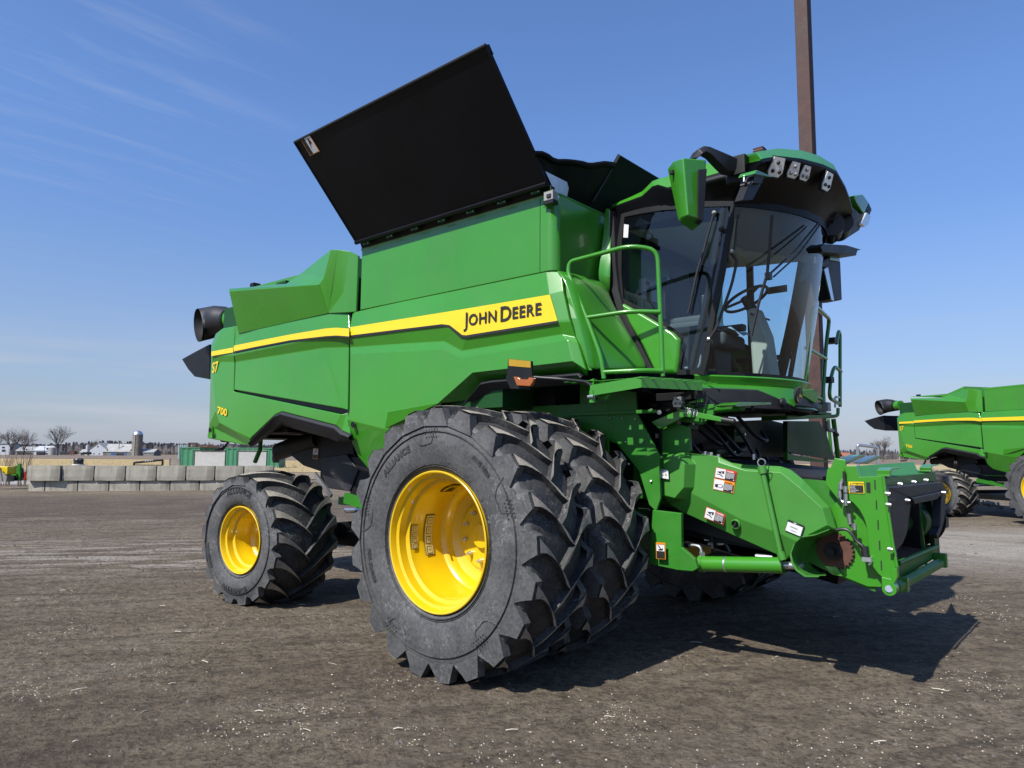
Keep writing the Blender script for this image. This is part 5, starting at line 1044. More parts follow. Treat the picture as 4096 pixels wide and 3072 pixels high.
cpn=MB(); cpn.solid([(2.306,-0.93,1.566),(2.334,-0.93,1.633),(2.409,-0.93,1.62),(2.411,-0.93,1.578),(2.381,-0.93,1.446),(2.355,-0.93,1.325),(2.264,-0.93,1.443),(2.279,-0.93,1.55)],(0,.02,0),G); cpn.build('coupler_plate',fh,bevel=.006)
for P_ in ([(2.1,0.181,1.599),(2.1,0.57,1.662),(2.1,0.756,1.66),(2.1,0.702,1.641),(2.1,0.178,1.576)],[(2.05,0.867,1.592),(2.05,1.376,1.656),(2.05,1.616,1.659),(2.05,1.573,1.643),(2.05,1.024,1.576)]):
    lv=MB(); lv.solid([Vector(p) for p in P_],(-.10,0,0),G); lv.build('coupler_hook',fh,bevel=.004)
# hoses and harness
hz_=MB(); hz_.tube([(2.409,-0.97,1.538),(2.408,-0.97,1.478),(2.413,-0.97,1.418),(2.411,-0.97,1.344),(2.415,-0.97,1.3)],.011,'hose',8,fil=.05); hz_.tube([(2.398,-0.97,1.485),(2.378,-0.97,1.432),(2.371,-0.97,1.35),(2.388,-0.97,1.321),(2.444,-0.97,1.32)],.010,'steel',8,fil=.04); hz_.tube([(2.419,-0.97,1.311),(2.427,-0.97,1.249),(2.432,-0.97,1.176),(2.441,-0.97,1.151),(2.476,-0.97,1.153)],.010,'hose',8,fil=.04)
for q in ((2.383,-0.98,1.433),(2.376,-0.98,1.373),(2.415,-0.98,1.411),(2.416,-0.98,1.36),(2.433,-0.98,1.22),(2.435,-0.98,1.191),(2.412,-0.98,1.319),(2.465,-0.98,1.153)): hz_.cyl(Vector(q)+Vector((0,0,.022)),Vector(q)-Vector((0,0,.022)),.015,'steel',8)
hz_.tube([(2.338,-0.96,1.12),(2.378,-0.96,1.131),(2.413,-0.96,1.129),(2.447,-0.96,1.095),(2.466,-0.96,1.053),(2.513,-0.96,1.021),(2.522,-0.96,0.985)],.012,'hose',8,fil=.05)
hz_.cyl((2.52,-0.96,1.021),(2.527,-0.96,0.943),.026,'hose',10); hz_.box((2.537,-0.96,0.935),(.06,.05,.03),'steel'); hz_.tube([(2.554,-0.96,0.945),(2.563,-0.96,0.925),(2.545,-0.96,0.898)],.010,'steel',6); hz_.build('hydraulic_hose',fh)
# lift cylinder
cy=MB(); c0=Vector((1.31,-1.02,0.785)); c1=Vector((1.971,-1,0.838)); cy.cyl(c0,c1,.060,G,24); cy.cyl(c0,c0+(c1-c0)*.05,.066,G,24); cy.cyl(c1-(c1-c0)*.02,c1,.064,G,24); cy.cyl(c0+(c1-c0)*.32,c0+(c1-c0)*.34,.061,'steel',24)
cy.cyl(c1,c1+(c1-c0)*.22,.028,'steel',14); cy.solid([(1.188,-1.04,0.811),(1.321,-1.04,0.831),(1.334,-1.04,0.753),(1.253,-1.04,0.735)],(0,.04,0),G); cy.cyl((1.272,-1.12,0.782),(1.211,-1,0.762),.024,'steel',12)
cyo=part(cy,'lift_cylinder')
el=MB(); el.tube([(1.328,-1.02,0.816),(1.326,-1.02,0.876),(1.313,-1.02,0.921),(1.269,-1.02,0.927),(1.179,-1.02,0.919)],.012,'steel',8,fil=.05); el.cyl((1.33,-1.02,0.843),(1.328,-1.02,0.879),.024,'steel',6); el.cyl((1.217,-1.02,0.921),(1.164,-1.02,0.918),.018,'hose',10); el.build('hose_fitting',cyo)
ub=MB(); ub.tube([(1.202,-0.7,0.946),(1.413,-0.7,0.977)],.02,'steel',8); ub.tube([(1.232,-0.7,0.906),(1.382,-0.7,0.924)],.018,'steel',8); ub.tube([(1.72,-0.9,0.872),(1.852,-0.9,0.875)],.018,'steel',8); ub.tube([(1.174,-0.7,1.071),(1.325,-0.7,1.011),(1.411,-0.7,0.88),(1.452,-0.7,0.802)],.02,'hose',8,fil=.1); ub.box((1.5,-.3,.95),(1.2,.9,.06),'black',Matrix.Rotation(.1,3,'Y')); part(ub,'under_hoses')
# warning labels on the shield
def danger(head,hc,lines=6):
    it=[('r',0,0,1,1,hc,1),('r',.03,.05,.97,.95,'white',2),('r',.5,.05,.97,.72,'ink',3),('r',.5,.72,.97,.95,hc,3),('t',head,.56,.77,.12,'white' if hc=='red' else 'ink',.0006,4),('p',[(.10,.62),(.44,.78),(.42,.50),(.24,.48)],'ink',3),('p',[(.10,.42),(.30,.40),(.42,.22),(.36,.22),(.26,.34),(.10,.36)],'ink',3),('p',[(.30,.62),(.36,.60),(.36,.50),(.30,.50)],'white',4)]
    for k in range(lines): it.append(('r',.53,.64-.09*k,.92 if k<lines-1 else .75,.675-.09*k,'white',4))
    it.append(('r',.89,.08,.94,.16,'white',4)); return it
decal('warning_label',(1.446,-1.015,1.472),(1.62,-1.015,1.441),(1.46,-1.015,1.554),danger('DANGER','red'),fh)
av=danger('AVERTISSEMENT','orange'); av[4]=('t','AVERTISSEMENT',.54,.79,.07,'ink',.0004,4); av[5]=('p',unit2d(16,.17,(.33,.42),.8,1),'ink',3); av[6]=('p',[(.08,.5),(.22,.55),(.22,.25),(.10,.25)],'ink',3); av[7]=('p',unit2d(16,.13,(.33,.42),.8,1),'white',4)
decal('warning_label',(1.431,-1.015,1.379),(1.603,-1.015,1.35),(1.444,-1.015,1.466),av,fh)
decal('warning_label',(1.339,-0.995,1.149),(1.503,-0.995,1.099),(1.363,-0.995,1.237),danger('DANGER','red'),fh)
decal('instruction_label',(1.993,-1.02,1.097),(2.112,-1.02,1.057),(2.02,-1.02,1.179),[('r',0,0,1,1,'ink',1),('r',.03,.03,.93,.82,'white',2),('p',[(.2,.5),(.3,.56),(.65,.56),(.7,.5),(.65,.46),(.3,.46)],'grey',3),('r',.3,.25,.7,.27,'grey',3),('r',.34,.2,.62,.22,'grey',3),('p',unit2d(12,.06,(.45,.91),1.6,.6),'white',3)],fh)
decal('instruction_label',(1.018,-1.115,1.46),(1.096,-1.115,1.451),(1.013,-1.115,1.532),[('r',0,0,1,1,'white',1),('r',.1,.85,.55,.9,'ink',2),('p',unit2d(10,.12,(.35,.4),1,.8),'grey',2),('p',unit2d(10,.12,(.7,.45),1,1.2),'grey',2)],comb)
decal('warning_label',(1.033,-1.225,0.819),(1.118,-1.225,0.821),(1.032,-1.225,0.949),[('r',0,0,1,1,'orange',1),('r',.06,.03,.94,.88,'ink',2),('r',.08,.48,.92,.86,'white',3),('p',[(.2,.82),(.3,.84),(.6,.62),(.5,.6)],'ink',4),('p',[(.3,.52),(.7,.52),(.8,.66),(.5,.6),(.3,.62)],'ink',4)],comb)
decal('small_label',(1.181,-1.095,0.769),(1.221,-1.095,0.77),(1.18,-1.095,0.803),[('r',0,0,1,1,'white',1),('p',[(.35,.2),(.65,.2),(.5,.85)],'ink',2)],comb)
# feeder deck, cover plates and bolts on top
dk=MB(); dk.solid([(.7,-.80,1.612),(1.1,-.82,1.60),(2.22,-.84,1.495),(2.22,.84,1.495),(1.1,.82,1.60),(.7,.80,1.612)],(0,0,-.03),'trim')
for q in ((1.291,-0.85,1.679),(1.343,-0.85,1.672),(1.405,-0.85,1.655),(1.435,-0.2,1.662)): dk.cyl(q,Vector(q)-Vector((0,0,.05)),.016,'steel',8)
dk.box((.72,0,1.72),(.05,1.5,.12),'darkgreen')
for k in range(9): dk.sphere((.755,-.7+.17*k,1.72),.013,'steel',6)
dk.build('feeder_deck',fh)
# ================================================================ second combine, the same machine further off
c2=copy_tree(comb); c2.location=(3.564,19.338,-.156); c2.rotation_euler=(0,0,-.58233)
tag(c2,'green combine harvester parked further back at the right edge, its tank lid shut','combine harvester')
def rm(o):
    for ch in list(o.children): rm(ch)
    bpy.data.objects.remove(o)
for ch in list(c2.children):
    if ch.name.split('.')[0] in ('tank_lid','tarpaulin','signal_arm','lift_lever','name_lettering'): rm(ch)
tl=MB(); tl.box((-1.0,0,3.90),(2.74,3.40,.04),G); tl.build('tank_lid',c2)
rs_=MB(); rs_.cyl((-3.6,-1.2,3.30),(-3.6,-1.0,3.30),.60,'trim',32); rs_.build('rotary_screen',c2)
comb['label']='large green combine harvester in the foreground with raised black tank lid and yellow name stripe'
# ================================================================ ground
def fbm(x,y,s,o=3):
    v=0;a=1;t=0
    for k in range(o): v+=a*noise.noise(Vector((x*s,y*s,k*7.3))); t+=a; a*=.5; s*=2.1
    return v/t
FH=(-math.cos(yaw),math.sin(yaw)); RH=(math.sin(yaw),math.cos(yaw)); CP=(3.965,-6.386)
def gz(x,y):
    d=(x-CP[0])*FH[0]+(y-CP[1])*FH[1]
    u_s=(x-CP[0])*RH[0]+(y-CP[1])*RH[1]-.25*d; nr=max(0,1-d/26)
    z=.010*fbm(x,y,1.1)+.007*fbm(x+9,y,6,3)*nr+.038*fbm(u_s*.45,d*2.0+.3*math.sin(u_s*.8),1.0,3)*nr+.05*max(0,min(1,(d-8)/30))*fbm(x,y,.25,2)
    far=math.hypot(x-3.5,y-19.3); z-=.15*max(0,min(1,(16-far)/6)) if far<16 else 0
    # wheel ruts crossing behind the machine
    for q,(off,wd) in enumerate(((17.5,.35),(20.0,.4),(23.5,.35))):
        e=d-off-.9*math.sin((x*RH[0]+y*RH[1])*.22+q*1.7); z-=.05*math.exp(-(e/wd)**2)*(.6+.8*fbm(x,y,2,2)); z+=.03*math.exp(-((e-wd*1.7)/wd)**2)
    return z
def axis(lo,hi,st,far):
    v=[]; a=lo
    while a<hi: v.append(a); a+=st
    s=st; b=[lo]
    while b[-1]>-far: s*=1.13; b.append(b[-1]-s)
    s=st; c=[a]
    while c[-1]<far: c.append(c[-1]+s); s*=1.13
    return b[:0:-1]+v+c
# grid turned to lie along the yard
XS=axis(-7,8,.055,2600); YS_=axis(1.6,14,.055,2600)
vs=[];fs=[]
for yv in YS_:
    for xv in XS:
        X=CP[0]+RH[0]*xv+FH[0]*yv; Y=CP[1]+RH[1]*xv+FH[1]*yv
        z=gz(X,Y) if (abs(xv)<60 and yv<70 and yv>-5) else (-.02)
        vs.append((X,Y,z))
nx=len(XS)
for j in range(len(YS_)-1):
    for i in range(nx-1): fs.append((j*nx+i,j*nx+i+1,(j+1)*nx+i+1,(j+1)*nx+i))
me=bpy.data.meshes.new('ground'); me.from_pydata(vs,[],fs)
for p in me.polygons: p.use_smooth=True
gm,nt,b=newmat('trampled_yard_earth')
tc=nd(nt,'ShaderNodeTexCoord'); aR0=math.atan2(RH[1],RH[0])
def mask(cx,cy,rx_,ry,ang):
    m=nd(nt,'ShaderNodeMapping',vector_type='TEXTURE'); m.inputs['Location'].default_value=(cx,cy,0); m.inputs['Rotation'].default_value=(0,0,ang); m.inputs['Scale'].default_value=(rx_,ry,1e3)
    nt.links.new(tc.outputs['Object'],m.inputs[0]); l=nd(nt,'ShaderNodeVectorMath',operation='LENGTH'); nt.links.new(m.outputs[0],l.inputs[0])
    return ramp(nt,l.outputs['Value'],[(.45,1),(1.0,0)])
def madd(a,b,op='ADD',clamp=True):
    m=nd(nt,'ShaderNodeMath',operation=op,use_clamp=clamp)
    for s,x in ((m.inputs[0],a),(m.inputs[1],b)):
        if hasattr(x,'is_output'): nt.links.new(x,s)
        else: s.default_value=x
    return m.outputs[0]
n1=noisetex(nt,.45,6,.6); mpS=nd(nt,'ShaderNodeMapping'); mpS.inputs['Rotation'].default_value=(0,0,-aR0-.25); nt.links.new(tc.outputs['Object'],mpS.inputs[0]); mpT=nd(nt,'ShaderNodeMapping'); mpT.inputs['Scale'].default_value=(.35,2.2,1); nt.links.new(mpS.outputs[0],mpT.inputs[0]); nS=nd(nt,'ShaderNodeTexNoise'); nS.inputs['Scale'].default_value=1.6; nS.inputs['Detail'].default_value=8; nS.inputs['Roughness'].default_value=.7; nS.inputs['Distortion'].default_value=.6; nt.links.new(mpT.outputs[0],nS.inputs['Vector']); n2=noisetex(nt,7,8,.75); n3=noisetex(nt,24,8,.82)
base=mixc(nt,ramp(nt,n1.outputs[0],[(.35,0),(.65,1)]).outputs[0],(.190,.150,.106),(.285,.236,.172))
base=mixc(nt,ramp(nt,n2.outputs[0],[(.36,.85),(.56,0)]).outputs[0],base,(.080,.064,.050))
base=mixc(nt,ramp(nt,n3.outputs[0],[(.40,.85),(.50,0)]).outputs[0],base,(.055,.043,.033))
cD=(-19.939,2.585,0); mD=mask(cD[0],cD[1],16,7,aR0).outputs[0]; base=mixc(nt,madd(mD,.55,'MULTIPLY'),base,(.066,.054,.045))
base=mixc(nt,ramp(nt,nS.outputs[0],[(.32,.75),(.50,0)]).outputs[0],base,(.075,.060,.047)); base=mixc(nt,ramp(nt,nS.outputs[0],[(.52,0),(.72,.55)]).outputs[0],base,(.25,.215,.175))
# pale trodden crop residue: patches and flecks
rot=(0,0,0)
tc=nd(nt,'ShaderNodeTexCoord'); mp=nd(nt,'ShaderNodeMapping'); mp.inputs['Rotation'].default_value=(0,0,R(-41)+PI/2*0); mp.inputs['Scale'].default_value=(.28,1.0,1); nt.links.new(tc.outputs['Object'],mp.inputs[0])
p1=nd(nt,'ShaderNodeTexNoise'); p1.inputs['Scale'].default_value=.75; p1.inputs['Detail'].default_value=7; p1.inputs['Roughness'].default_value=.68; nt.links.new(mp.outputs[0],p1.inputs['Vector'])
p2=noisetex(nt,55,4,.8)
v=nd(nt,'ShaderNodeTexVoronoi'); v.inputs['Scale'].default_value=42; nt.links.new(tc.outputs['Object'],v.inputs['Vector'])
fl=ramp(nt,v.outputs['Distance'],[(.10,1),(.28,0)])
aR=math.atan2(RH[1],RH[0])
cR=(1.976,11.429,0); cL=(-8.262,-1.254,0)
mR=mask(cR[0],cR[1],9.0,5.0,aR).outputs[0]; mL=mask(cL[0],cL[1],4.8,2.6,aR).outputs[0]
patch=ramp(nt,p1.outputs[0],[(.52,0),(.66,1)]).outputs[0]
patchR=madd(madd(mR,ramp(nt,p1.outputs[0],[(.34,.25),(.56,1)]).outputs[0],'MULTIPLY'),1.0,'MULTIPLY')
patchL=madd(madd(mL,ramp(nt,nS.outputs[0],[(.50,0),(.56,1)]).outputs[0],'MULTIPLY'),1.0,'MULTIPLY')
dens=madd(madd(ramp(nt,nS.outputs[0],[(.56,0),(.66,1)]).outputs[0],.55,'MULTIPLY'),madd(patchR,patchL))
fleck=madd(fl.outputs[0],ramp(nt,p2.outputs[0],[(.40,0),(.55,1)]).outputs[0],'MULTIPLY')
fk=madd(fleck,madd(dens,.0),'MULTIPLY')
solid_=madd(madd(patchR,ramp(nt,n3.outputs[0],[(.36,.25),(.60,1)]).outputs[0],'MULTIPLY'),madd(madd(patchL,ramp(nt,n3.outputs[0],[(.42,0),(.56,.9)]).outputs[0],'MULTIPLY'),0))
col_=mixc(nt,solid_,base,(.44,.41,.36)); col_=mixc(nt,fk,col_,(.62,.57,.46))
nt.links.new(col_,b.inputs['Base Color']); b.inputs['Roughness'].default_value=.95; b.inputs['Specular IOR Level'].default_value=.15
hs1=madd(madd(madd(n2.outputs[0],1.2,'MULTIPLY',False),madd(nS.outputs[0],1.2,'MULTIPLY',False),'ADD',False),madd(n3.outputs[0],.45,'MULTIPLY',False),'ADD',False); hs1=madd(hs1,madd(fk,.25,'MULTIPLY',False),'ADD',False)
bp=nd(nt,'ShaderNodeBump'); bp.inputs['Strength'].default_value=1; bp.inputs['Distance'].default_value=.09; nt.links.new(hs1,bp.inputs['Height']); nt.links.new(bp.outputs[0],b.inputs['Normal'])
me.materials.append(gm); g=obj('ground',me); tag(g,kind='structure')
# loose residue, clods and stalks lying on the yard
M['straw']=mat('dry_crop_residue',(.66,.60,.49),.8,var=.3,vscale=8); M['clod']=mat('dry_clod',(.125,.108,.094),.95,var=.3,vscale=8,bump=.4)
def chip(mb,x,y,z,s,flat_,m,rnd):
    vs=[]; a0=rnd.random()*6.28
    for k in range(5):
        a=a0+k*1.257; r_=s*rnd.uniform(.6,1.2); vs.append((x+r_*math.cos(a),y+r_*math.sin(a),z-s*.1))
    vs.append((x+rnd.uniform(-.3,.3)*s,y+rnd.uniform(-.3,.3)*s,z+s*flat_)); mb.add(vs,[(k,(k+1)%5,5) for k in range(5)],m)
rnd=random.Random(5); deb=MB(); cl_=MB()
cents=[(-1.854,-4.67,0),(-0.139,-3.723,0),(-4.346,-1.586,0),(-7.966,1.225,0),(0.958,-0.944,0),(1.458,-2.497,0),(-0.082,-4.128,0),(0.665,0.761,0),(3.184,-1.333,0),(2.73,-1.024,0),(2.272,3.574,0),(3.042,-0.103,0),(0.688,-1.627,0),(-1.702,-3.959,0),(-0.11,-2.956,0),(-2.648,-3.198,0),(1.341,-3.325,0),(1.743,4.821,0),(1.277,0.907,0),(0.761,-3.508,0),(2.787,2.718,0),(-3.543,-4.019,0),(-5.244,-3.413,0),(-6.309,-2.241,0),(2.638,-1.999,0),(-2.341,-2.011,0)]
for c in cents:
    for k in range(rnd.randint(40,130)):
        x,y=c[0]+rnd.gauss(0,.16)*1.6*RH[0]+rnd.gauss(0,.08)*FH[0],c[1]+rnd.gauss(0,.16)*1.6*RH[1]+rnd.gauss(0,.08)*FH[1]
        chip(deb,x,y,gz(x,y),rnd.uniform(.002,.0078),.6,'straw',rnd)
for k in range(3400):
    yv=1.7+12*rnd.random()**1.6; xv=rnd.uniform(-.85,.85)*(yv+1); x=CP[0]+RH[0]*xv+FH[0]*yv; y=CP[1]+RH[1]*xv+FH[1]*yv
    if fbm(((x-CP[0])*RH[0]+(y-CP[1])*RH[1])*.5,yv*1.6+7,1.0)>rnd.uniform(-.05,.22): chip(deb,x,y,gz(x,y),rnd.uniform(.002,.0075)*(1+.12*yv*.5),.6,'straw',rnd)
for k in range(60):
    yv=1.8+7*rnd.random(); xv=rnd.uniform(-.8,.8)*(yv+1); x=CP[0]+RH[0]*xv+FH[0]*yv; y=CP[1]+RH[1]*xv+FH[1]*yv; a=rnd.gauss(aR,.6); l=rnd.uniform(.03,.10); z=gz(x,y)+.006
    deb.tube([(x,y,z),(x+l*.5*math.cos(a),y+l*.5*math.sin(a),z+.006),(x+l*math.cos(a+.2),y+l*math.sin(a+.2),z)],rnd.uniform(.0015,.004),'straw',5)
tag(deb.build('crop_residue'),'scattered pale crop residue and straw bits on the dark earth','straw litter',kind='stuff')
for k in range(4200):
    yv=1.7+14*rnd.random()**1.3; xv=rnd.uniform(-.85,.85)*(yv+1); x=CP[0]+RH[0]*xv+FH[0]*yv; y=CP[1]+RH[1]*xv+FH[1]*yv
    if fbm(((x-CP[0])*RH[0]+(y-CP[1])*RH[1])*.5,yv*1.8,1.0)>rnd.uniform(-.05,.35): chip(cl_,x,y,gz(x,y),rnd.uniform(.004,.019)*(1+.07*yv),.75,'clod',rnd)
for c in ((-0.119,-0.759,0),(1.199,0.402,0),(0.697,0.373,0)):
    pass
tag(cl_.build('earth_clods'),'small loose clods of dark earth lying over the yard','clods',kind='stuff')

# ================================================================ background
Rv=Vector((RH[0],RH[1],0)); Fv=Vector((FH[0],FH[1],0)); Z_=Vector((0,0,1))
def slab(mb,x0,x1,z0,z1,m,base,dep,skew=0):
    """box with its face to the yard: from base point, lateral x0..x1 and depth dep"""
    a=Vector(base); A_=[a+Rv*x0+Z_*z0,a+Rv*x1+Z_*z0,a+Rv*x1+Z_*z1,a+Rv*x0+Z_*z1]; mb.solid(A_,Fv*dep,m)
M['concrete']=None
cm,nt,b=newmat('weathered_concrete'); n=noisetex(nt,1.3,6,.65); s_=noisetex(nt,3.0,4,.6,stretch=(1,1,.12)); n3=noisetex(nt,30,5,.7)
c=mixc(nt,ramp(nt,n.outputs[0],[(.35,0),(.65,1)]).outputs[0],(.27,.255,.205),(.40,.38,.32)); c=mixc(nt,ramp(nt,s_.outputs[0],[(.46,0),(.62,.75)]).outputs[0],c,(.12,.11,.09)); c=mixc(nt,ramp(nt,n3.outputs[0],[(.55,0),(.75,.4)]).outputs[0],c,(.14,.13,.11))
oi=nd(nt,'ShaderNodeObjectInfo'); c=mixc(nt,ramp(nt,oi.outputs['Random'],[(0,.35),(1,0)]).outputs[0],c,(.17,.155,.125)); nt.links.new(c,b.inputs['Base Color']); b.inputs['Roughness'].default_value=.9; bp=nd(nt,'ShaderNodeBump'); bp.inputs['Strength'].default_value=.4; bp.inputs['Distance'].default_value=.02; nt.links.new(n3.outputs[0],bp.inputs['Height']); nt.links.new(bp.outputs[0],b.inputs['Normal']); M['concrete']=cm
rnd=random.Random(11)
def concblock(A_,B_,z0,z1,label):
    A_,B_=Vector(A_),Vector(B_); A_.z=B_.z=0; mid=(A_+B_)/2; L=(B_-A_).length-.03; ang=math.atan2((B_-A_).y,(B_-A_).x)
    mb=MB(); n1,n2=8,4
    def P(i,j,side):
        x=-L/2+L*i/n1; z=z0+(z1-z0)*j/n2; y=(0 if side else .62); k=.012*noise.noise(Vector((mid.x*3+x*2.3,z*3+mid.y,side*5)))
        e=.02*(1 if i in (0,n1) else 0); return (x+(e if i==0 else -e if i==n1 else 0)*(1 if j in(0,n2) else .3),y+(k if side else -k)+(.012 if j in (0,n2) else 0)*(1 if side else -1),z-(.01 if j==n2 and i in (0,n1) else 0)+.008*noise.noise(Vector((x*3,mid.x,z))))
    rows=[[P(i,j,1) for i in range(n1+1)] for j in range(n2+1)]; rows2=[[P(i,j,0) for i in range(n1+1)] for j in range(n2+1)]
    mb.quadgrid(rows,'concrete'); mb.quadgrid(rows2,'concrete'); mb.quadgrid([rows[-1],rows2[-1]],'concrete'); mb.quadgrid([rows[0],rows2[0]],'concrete')
    mb.quadgrid([[r_[0] for r_ in rows],[r_[0] for r_ in rows2]],'concrete'); mb.quadgrid([[r_[-1] for r_ in rows],[r_[-1] for r_ in rows2]],'concrete')
    o=mb.build('concrete_block'); o.location=mid; o.rotation_euler=(rnd.uniform(-.01,.01),0,ang); tag(o,label,'concrete block','stacked concrete blocks of the yard wall')
ordn=['first','second','third','fourth','fifth','sixth','seventh','eighth']
TE=[(-31.246,3.089,0.835),(-30.394,4.094,0.839),(-29.687,5.106,0.841),(-28.993,6.107,0.842),(-28.292,7.114,0.844),(-27.619,8.097,0.845),(-26.944,9.081,0.846),(-26.262,10.073,0.847),(-25.515,11.119,0.849)]
BE=[(-31.344,3.156,0.192),(-30.866,3.637,0.195),(-30.099,4.635,0.192),(-29.415,5.628,0.187),(-28.728,6.624,0.182),(-28.042,7.619,0.177),(-27.368,8.604,0.172),(-26.66,9.618,0.167),(-25.941,10.641,0.162)]
for i in range(8):
    off=Fv*(-.10 if i==0 else 0)
    concblock(Vector(TE[i])+off,Vector(TE[i+1])+off,.44,1.08,f'grey concrete block in the upper course of the low wall, {ordn[i]} from the left')
for i in range(8):
    concblock(BE[i],BE[i+1],-.25,.435,f'grey concrete block of the low wall in its lower course, {ordn[i]} from left'+(', chipped' if i==0 else ''))
# objects on and behind the wall
b_=(-30.399,4.712,1.159); mb=MB(); mb.lathe([(-.0,0),(.0,.19),(.04,.2),(.05,.185),(.12,.19),(.13,.2),(.20,.2),(.24,.17),(.25,0)],'hose',axis='Z',seg=20); 
for k in range(8):
    a=k*.785; mb.box((.197*math.cos(a),.197*math.sin(a),.19),(.05,.05,.02),'white',Matrix.Rotation(a,3,'Z'))
mb.lathe([(-.045,0),(-.045,.24),(-.005,.24),(-.005,0)],'white',axis='Z',seg=20)
o=mb.build('plastic_drum'); o.location=(b_[0],b_[1],1.14); tag(o,'squat black plastic drum on a white base on top of the concrete wall','drum')
mb=MB(); q=[Vector(p) for p in [(-31.022,7.226,1.201),(-30.924,7.307,1.23),(-30.154,7.966,1.303),(-30.01,8.088,1.323)]]
mb.tube([q[0]+Vector((0,0,-.02)),q[3]],.05,'black',4); mb.tube([q[0],q[0]-Z_*.9],.045,'black',4); mb.tube([q[3],q[3]-Z_*1.0],.05,'black',4); mb.tube([q[3]-Z_*.25,q[0]-Z_*.12],.02,'black',4)
for k in range(5): mb.box(q[0]+(q[3]-q[0])*(.42+.06*k)-Fv*.055+Z_*.01,(.05,.02,.05),'white')
tag(mb.build('hitch_frame'),'black steel hitch frame leaning up behind the concrete wall','steel frame')
# shipping container with two roller doors
M['contgreen']=mat('container_green',(.045,.235,.12),.5,var=.12,vscale=1,dust=.25,dustc=(.12,.2,.13))
M['roller']=mat('roller_door_steel',(.42,.43,.44),.45,metal=.3,var=.08)
base=Vector((-77.051,29.949,0.299)); base.z=-.2; ct_=MB(); Lc,Hc=11.2,2.5
def corr(mb,x0,x1,z0,z1,dep,m,st=.28):
    n=int((x1-x0)/st); pr=[]
    for i in range(n+1):
        x=x0+(x1-x0)*i/n; d=(0,0,.06,.06)[i%4]; pr.append((x,d))
    mb.quadgrid([[base+Rv*x+Fv*(dep+d)+Z_*z0 for x,d in pr],[base+Rv*x+Fv*(dep+d)+Z_*z1 for x,d in pr]],m)
corr(ct_,.1,1.5,.1,Hc-.1,0,'contgreen',.14); corr(ct_,5.25,6.4,.1,Hc-.1,0,'contgreen',.14); corr(ct_,9.9,Lc,.1,Hc-.1,0,'contgreen',.14); corr(ct_,1.5,5.25,2.22,Hc-.05,0,'contgreen',.14); corr(ct_,6.4,9.9,2.22,Hc-.05,0,'contgreen',.14)
slab(ct_,0,Lc,Hc-.12,Hc,'contgreen',base-Fv*.04,2.4); slab(ct_,0,.12,0,Hc,'contgreen',base-Fv*.04,2.4); slab(ct_,Lc-.1,Lc,0,Hc,'contgreen',base-Fv*.04,2.4); slab(ct_,.1,Lc-.1,.02,Hc-.1,'darkgreen',base+Fv*.2,2.1)
cont=ct_.build('shipping_container'); tag(cont,'green corrugated shipping container with two grey roller doors behind the wall','shipping container')
for x0,x1 in ((1.6,5.15),(6.5,9.8)):
    rd=MB(); nn_=28; rows=[]
    for i in range(nn_*2+1):
        z=.15+(2.2-.15)*i/(nn_*2); rows.append([base+Rv*x0+Fv*(.06+.03*(i%2))+Z_*z,base+Rv*x1+Fv*(.06+.03*(i%2))+Z_*z])
    rd.quadgrid(rows,'roller'); d_=rd.build('roller_door',cont,fix=False)
    rf2=MB(); rf2.tube([base+Rv*x0+Z_*.1,base+Rv*x0+Z_*2.22,base+Rv*x1+Z_*2.22,base+Rv*x1+Z_*.1],.05,'contgreen',4); rf2.build('door_frame',cont)
mb=MB(); bb0=Vector((-77.64,31.097,2.832)); bb0.z=2.3; 
for x0,x1,z0,z1 in ((0,.17,0,.55),(.78,.98,0,.55),(.17,.78,0,.12),(.12,.85,.42,.55)): slab(mb,x0,x1,z0,z1,'rust',bb0,.3)
tag(mb.build('counterweight_frame'),'rusty square frame with a round gap on the left end of the container roof','rusty frame')
mb=MB(); bb0=Vector((-75.313,31.152,2.59)); bb0.z=2.34; mb.tube([bb0,bb0+Rv*2.4],.06,'rust',6); mb.tube([bb0+Z_*.22+Rv*.05,bb0+Z_*.16+Rv*2.2],.05,'rust',6); mb.tube([bb0+Rv*1.05,bb0+Rv*1.3+Z_*.55],.05,'rust',6)
for k in range(6): mb.tube([bb0+Rv*.4*k,bb0+Rv*(.4*k+.1)+Z_*.2],.03,'rust',5)
tag(mb.build('cultivator_frame'),'rusty cultivator frame lying along the container roof','rusty implement')
M['bluemetal']=mat('pale_blue_sheet',(.30,.38,.44),.5,var=.1)
mb=MB(); bb0=Vector((-107.572,43.37,0.423)); bb0.z=-.2
for k in range(8): slab(mb,.28*k,.28*k+.18,0,3.15,'bluemetal',bb0+Fv*.0,.1)
slab(mb,0,2.2,0,3.10,'bluemetal',bb0+Fv*.08,4); tag(mb.build('storage_shed'),'pale blue ribbed metal shed just behind the green container','shed')
M['oldwood']=mat('grey_old_wood',(.26,.24,.21),.9,var=.25,vscale=2)
mb=MB(); bb0=Vector((-57.398,20.299,0.969)); bb0.z=-.1
for k in range(7): slab(mb,0,.95,.18*k,.18*k+.16,'oldwood',bb0,.03)
slab(mb,0,.07,0,1.32,'oldwood',bb0-Fv*.05,.05); slab(mb,.85,.92,0,1.3,'oldwood',bb0-Fv*.05,.05); tag(mb.build('board_fence'),'short panel of grey weathered boards beside the green container','fence')
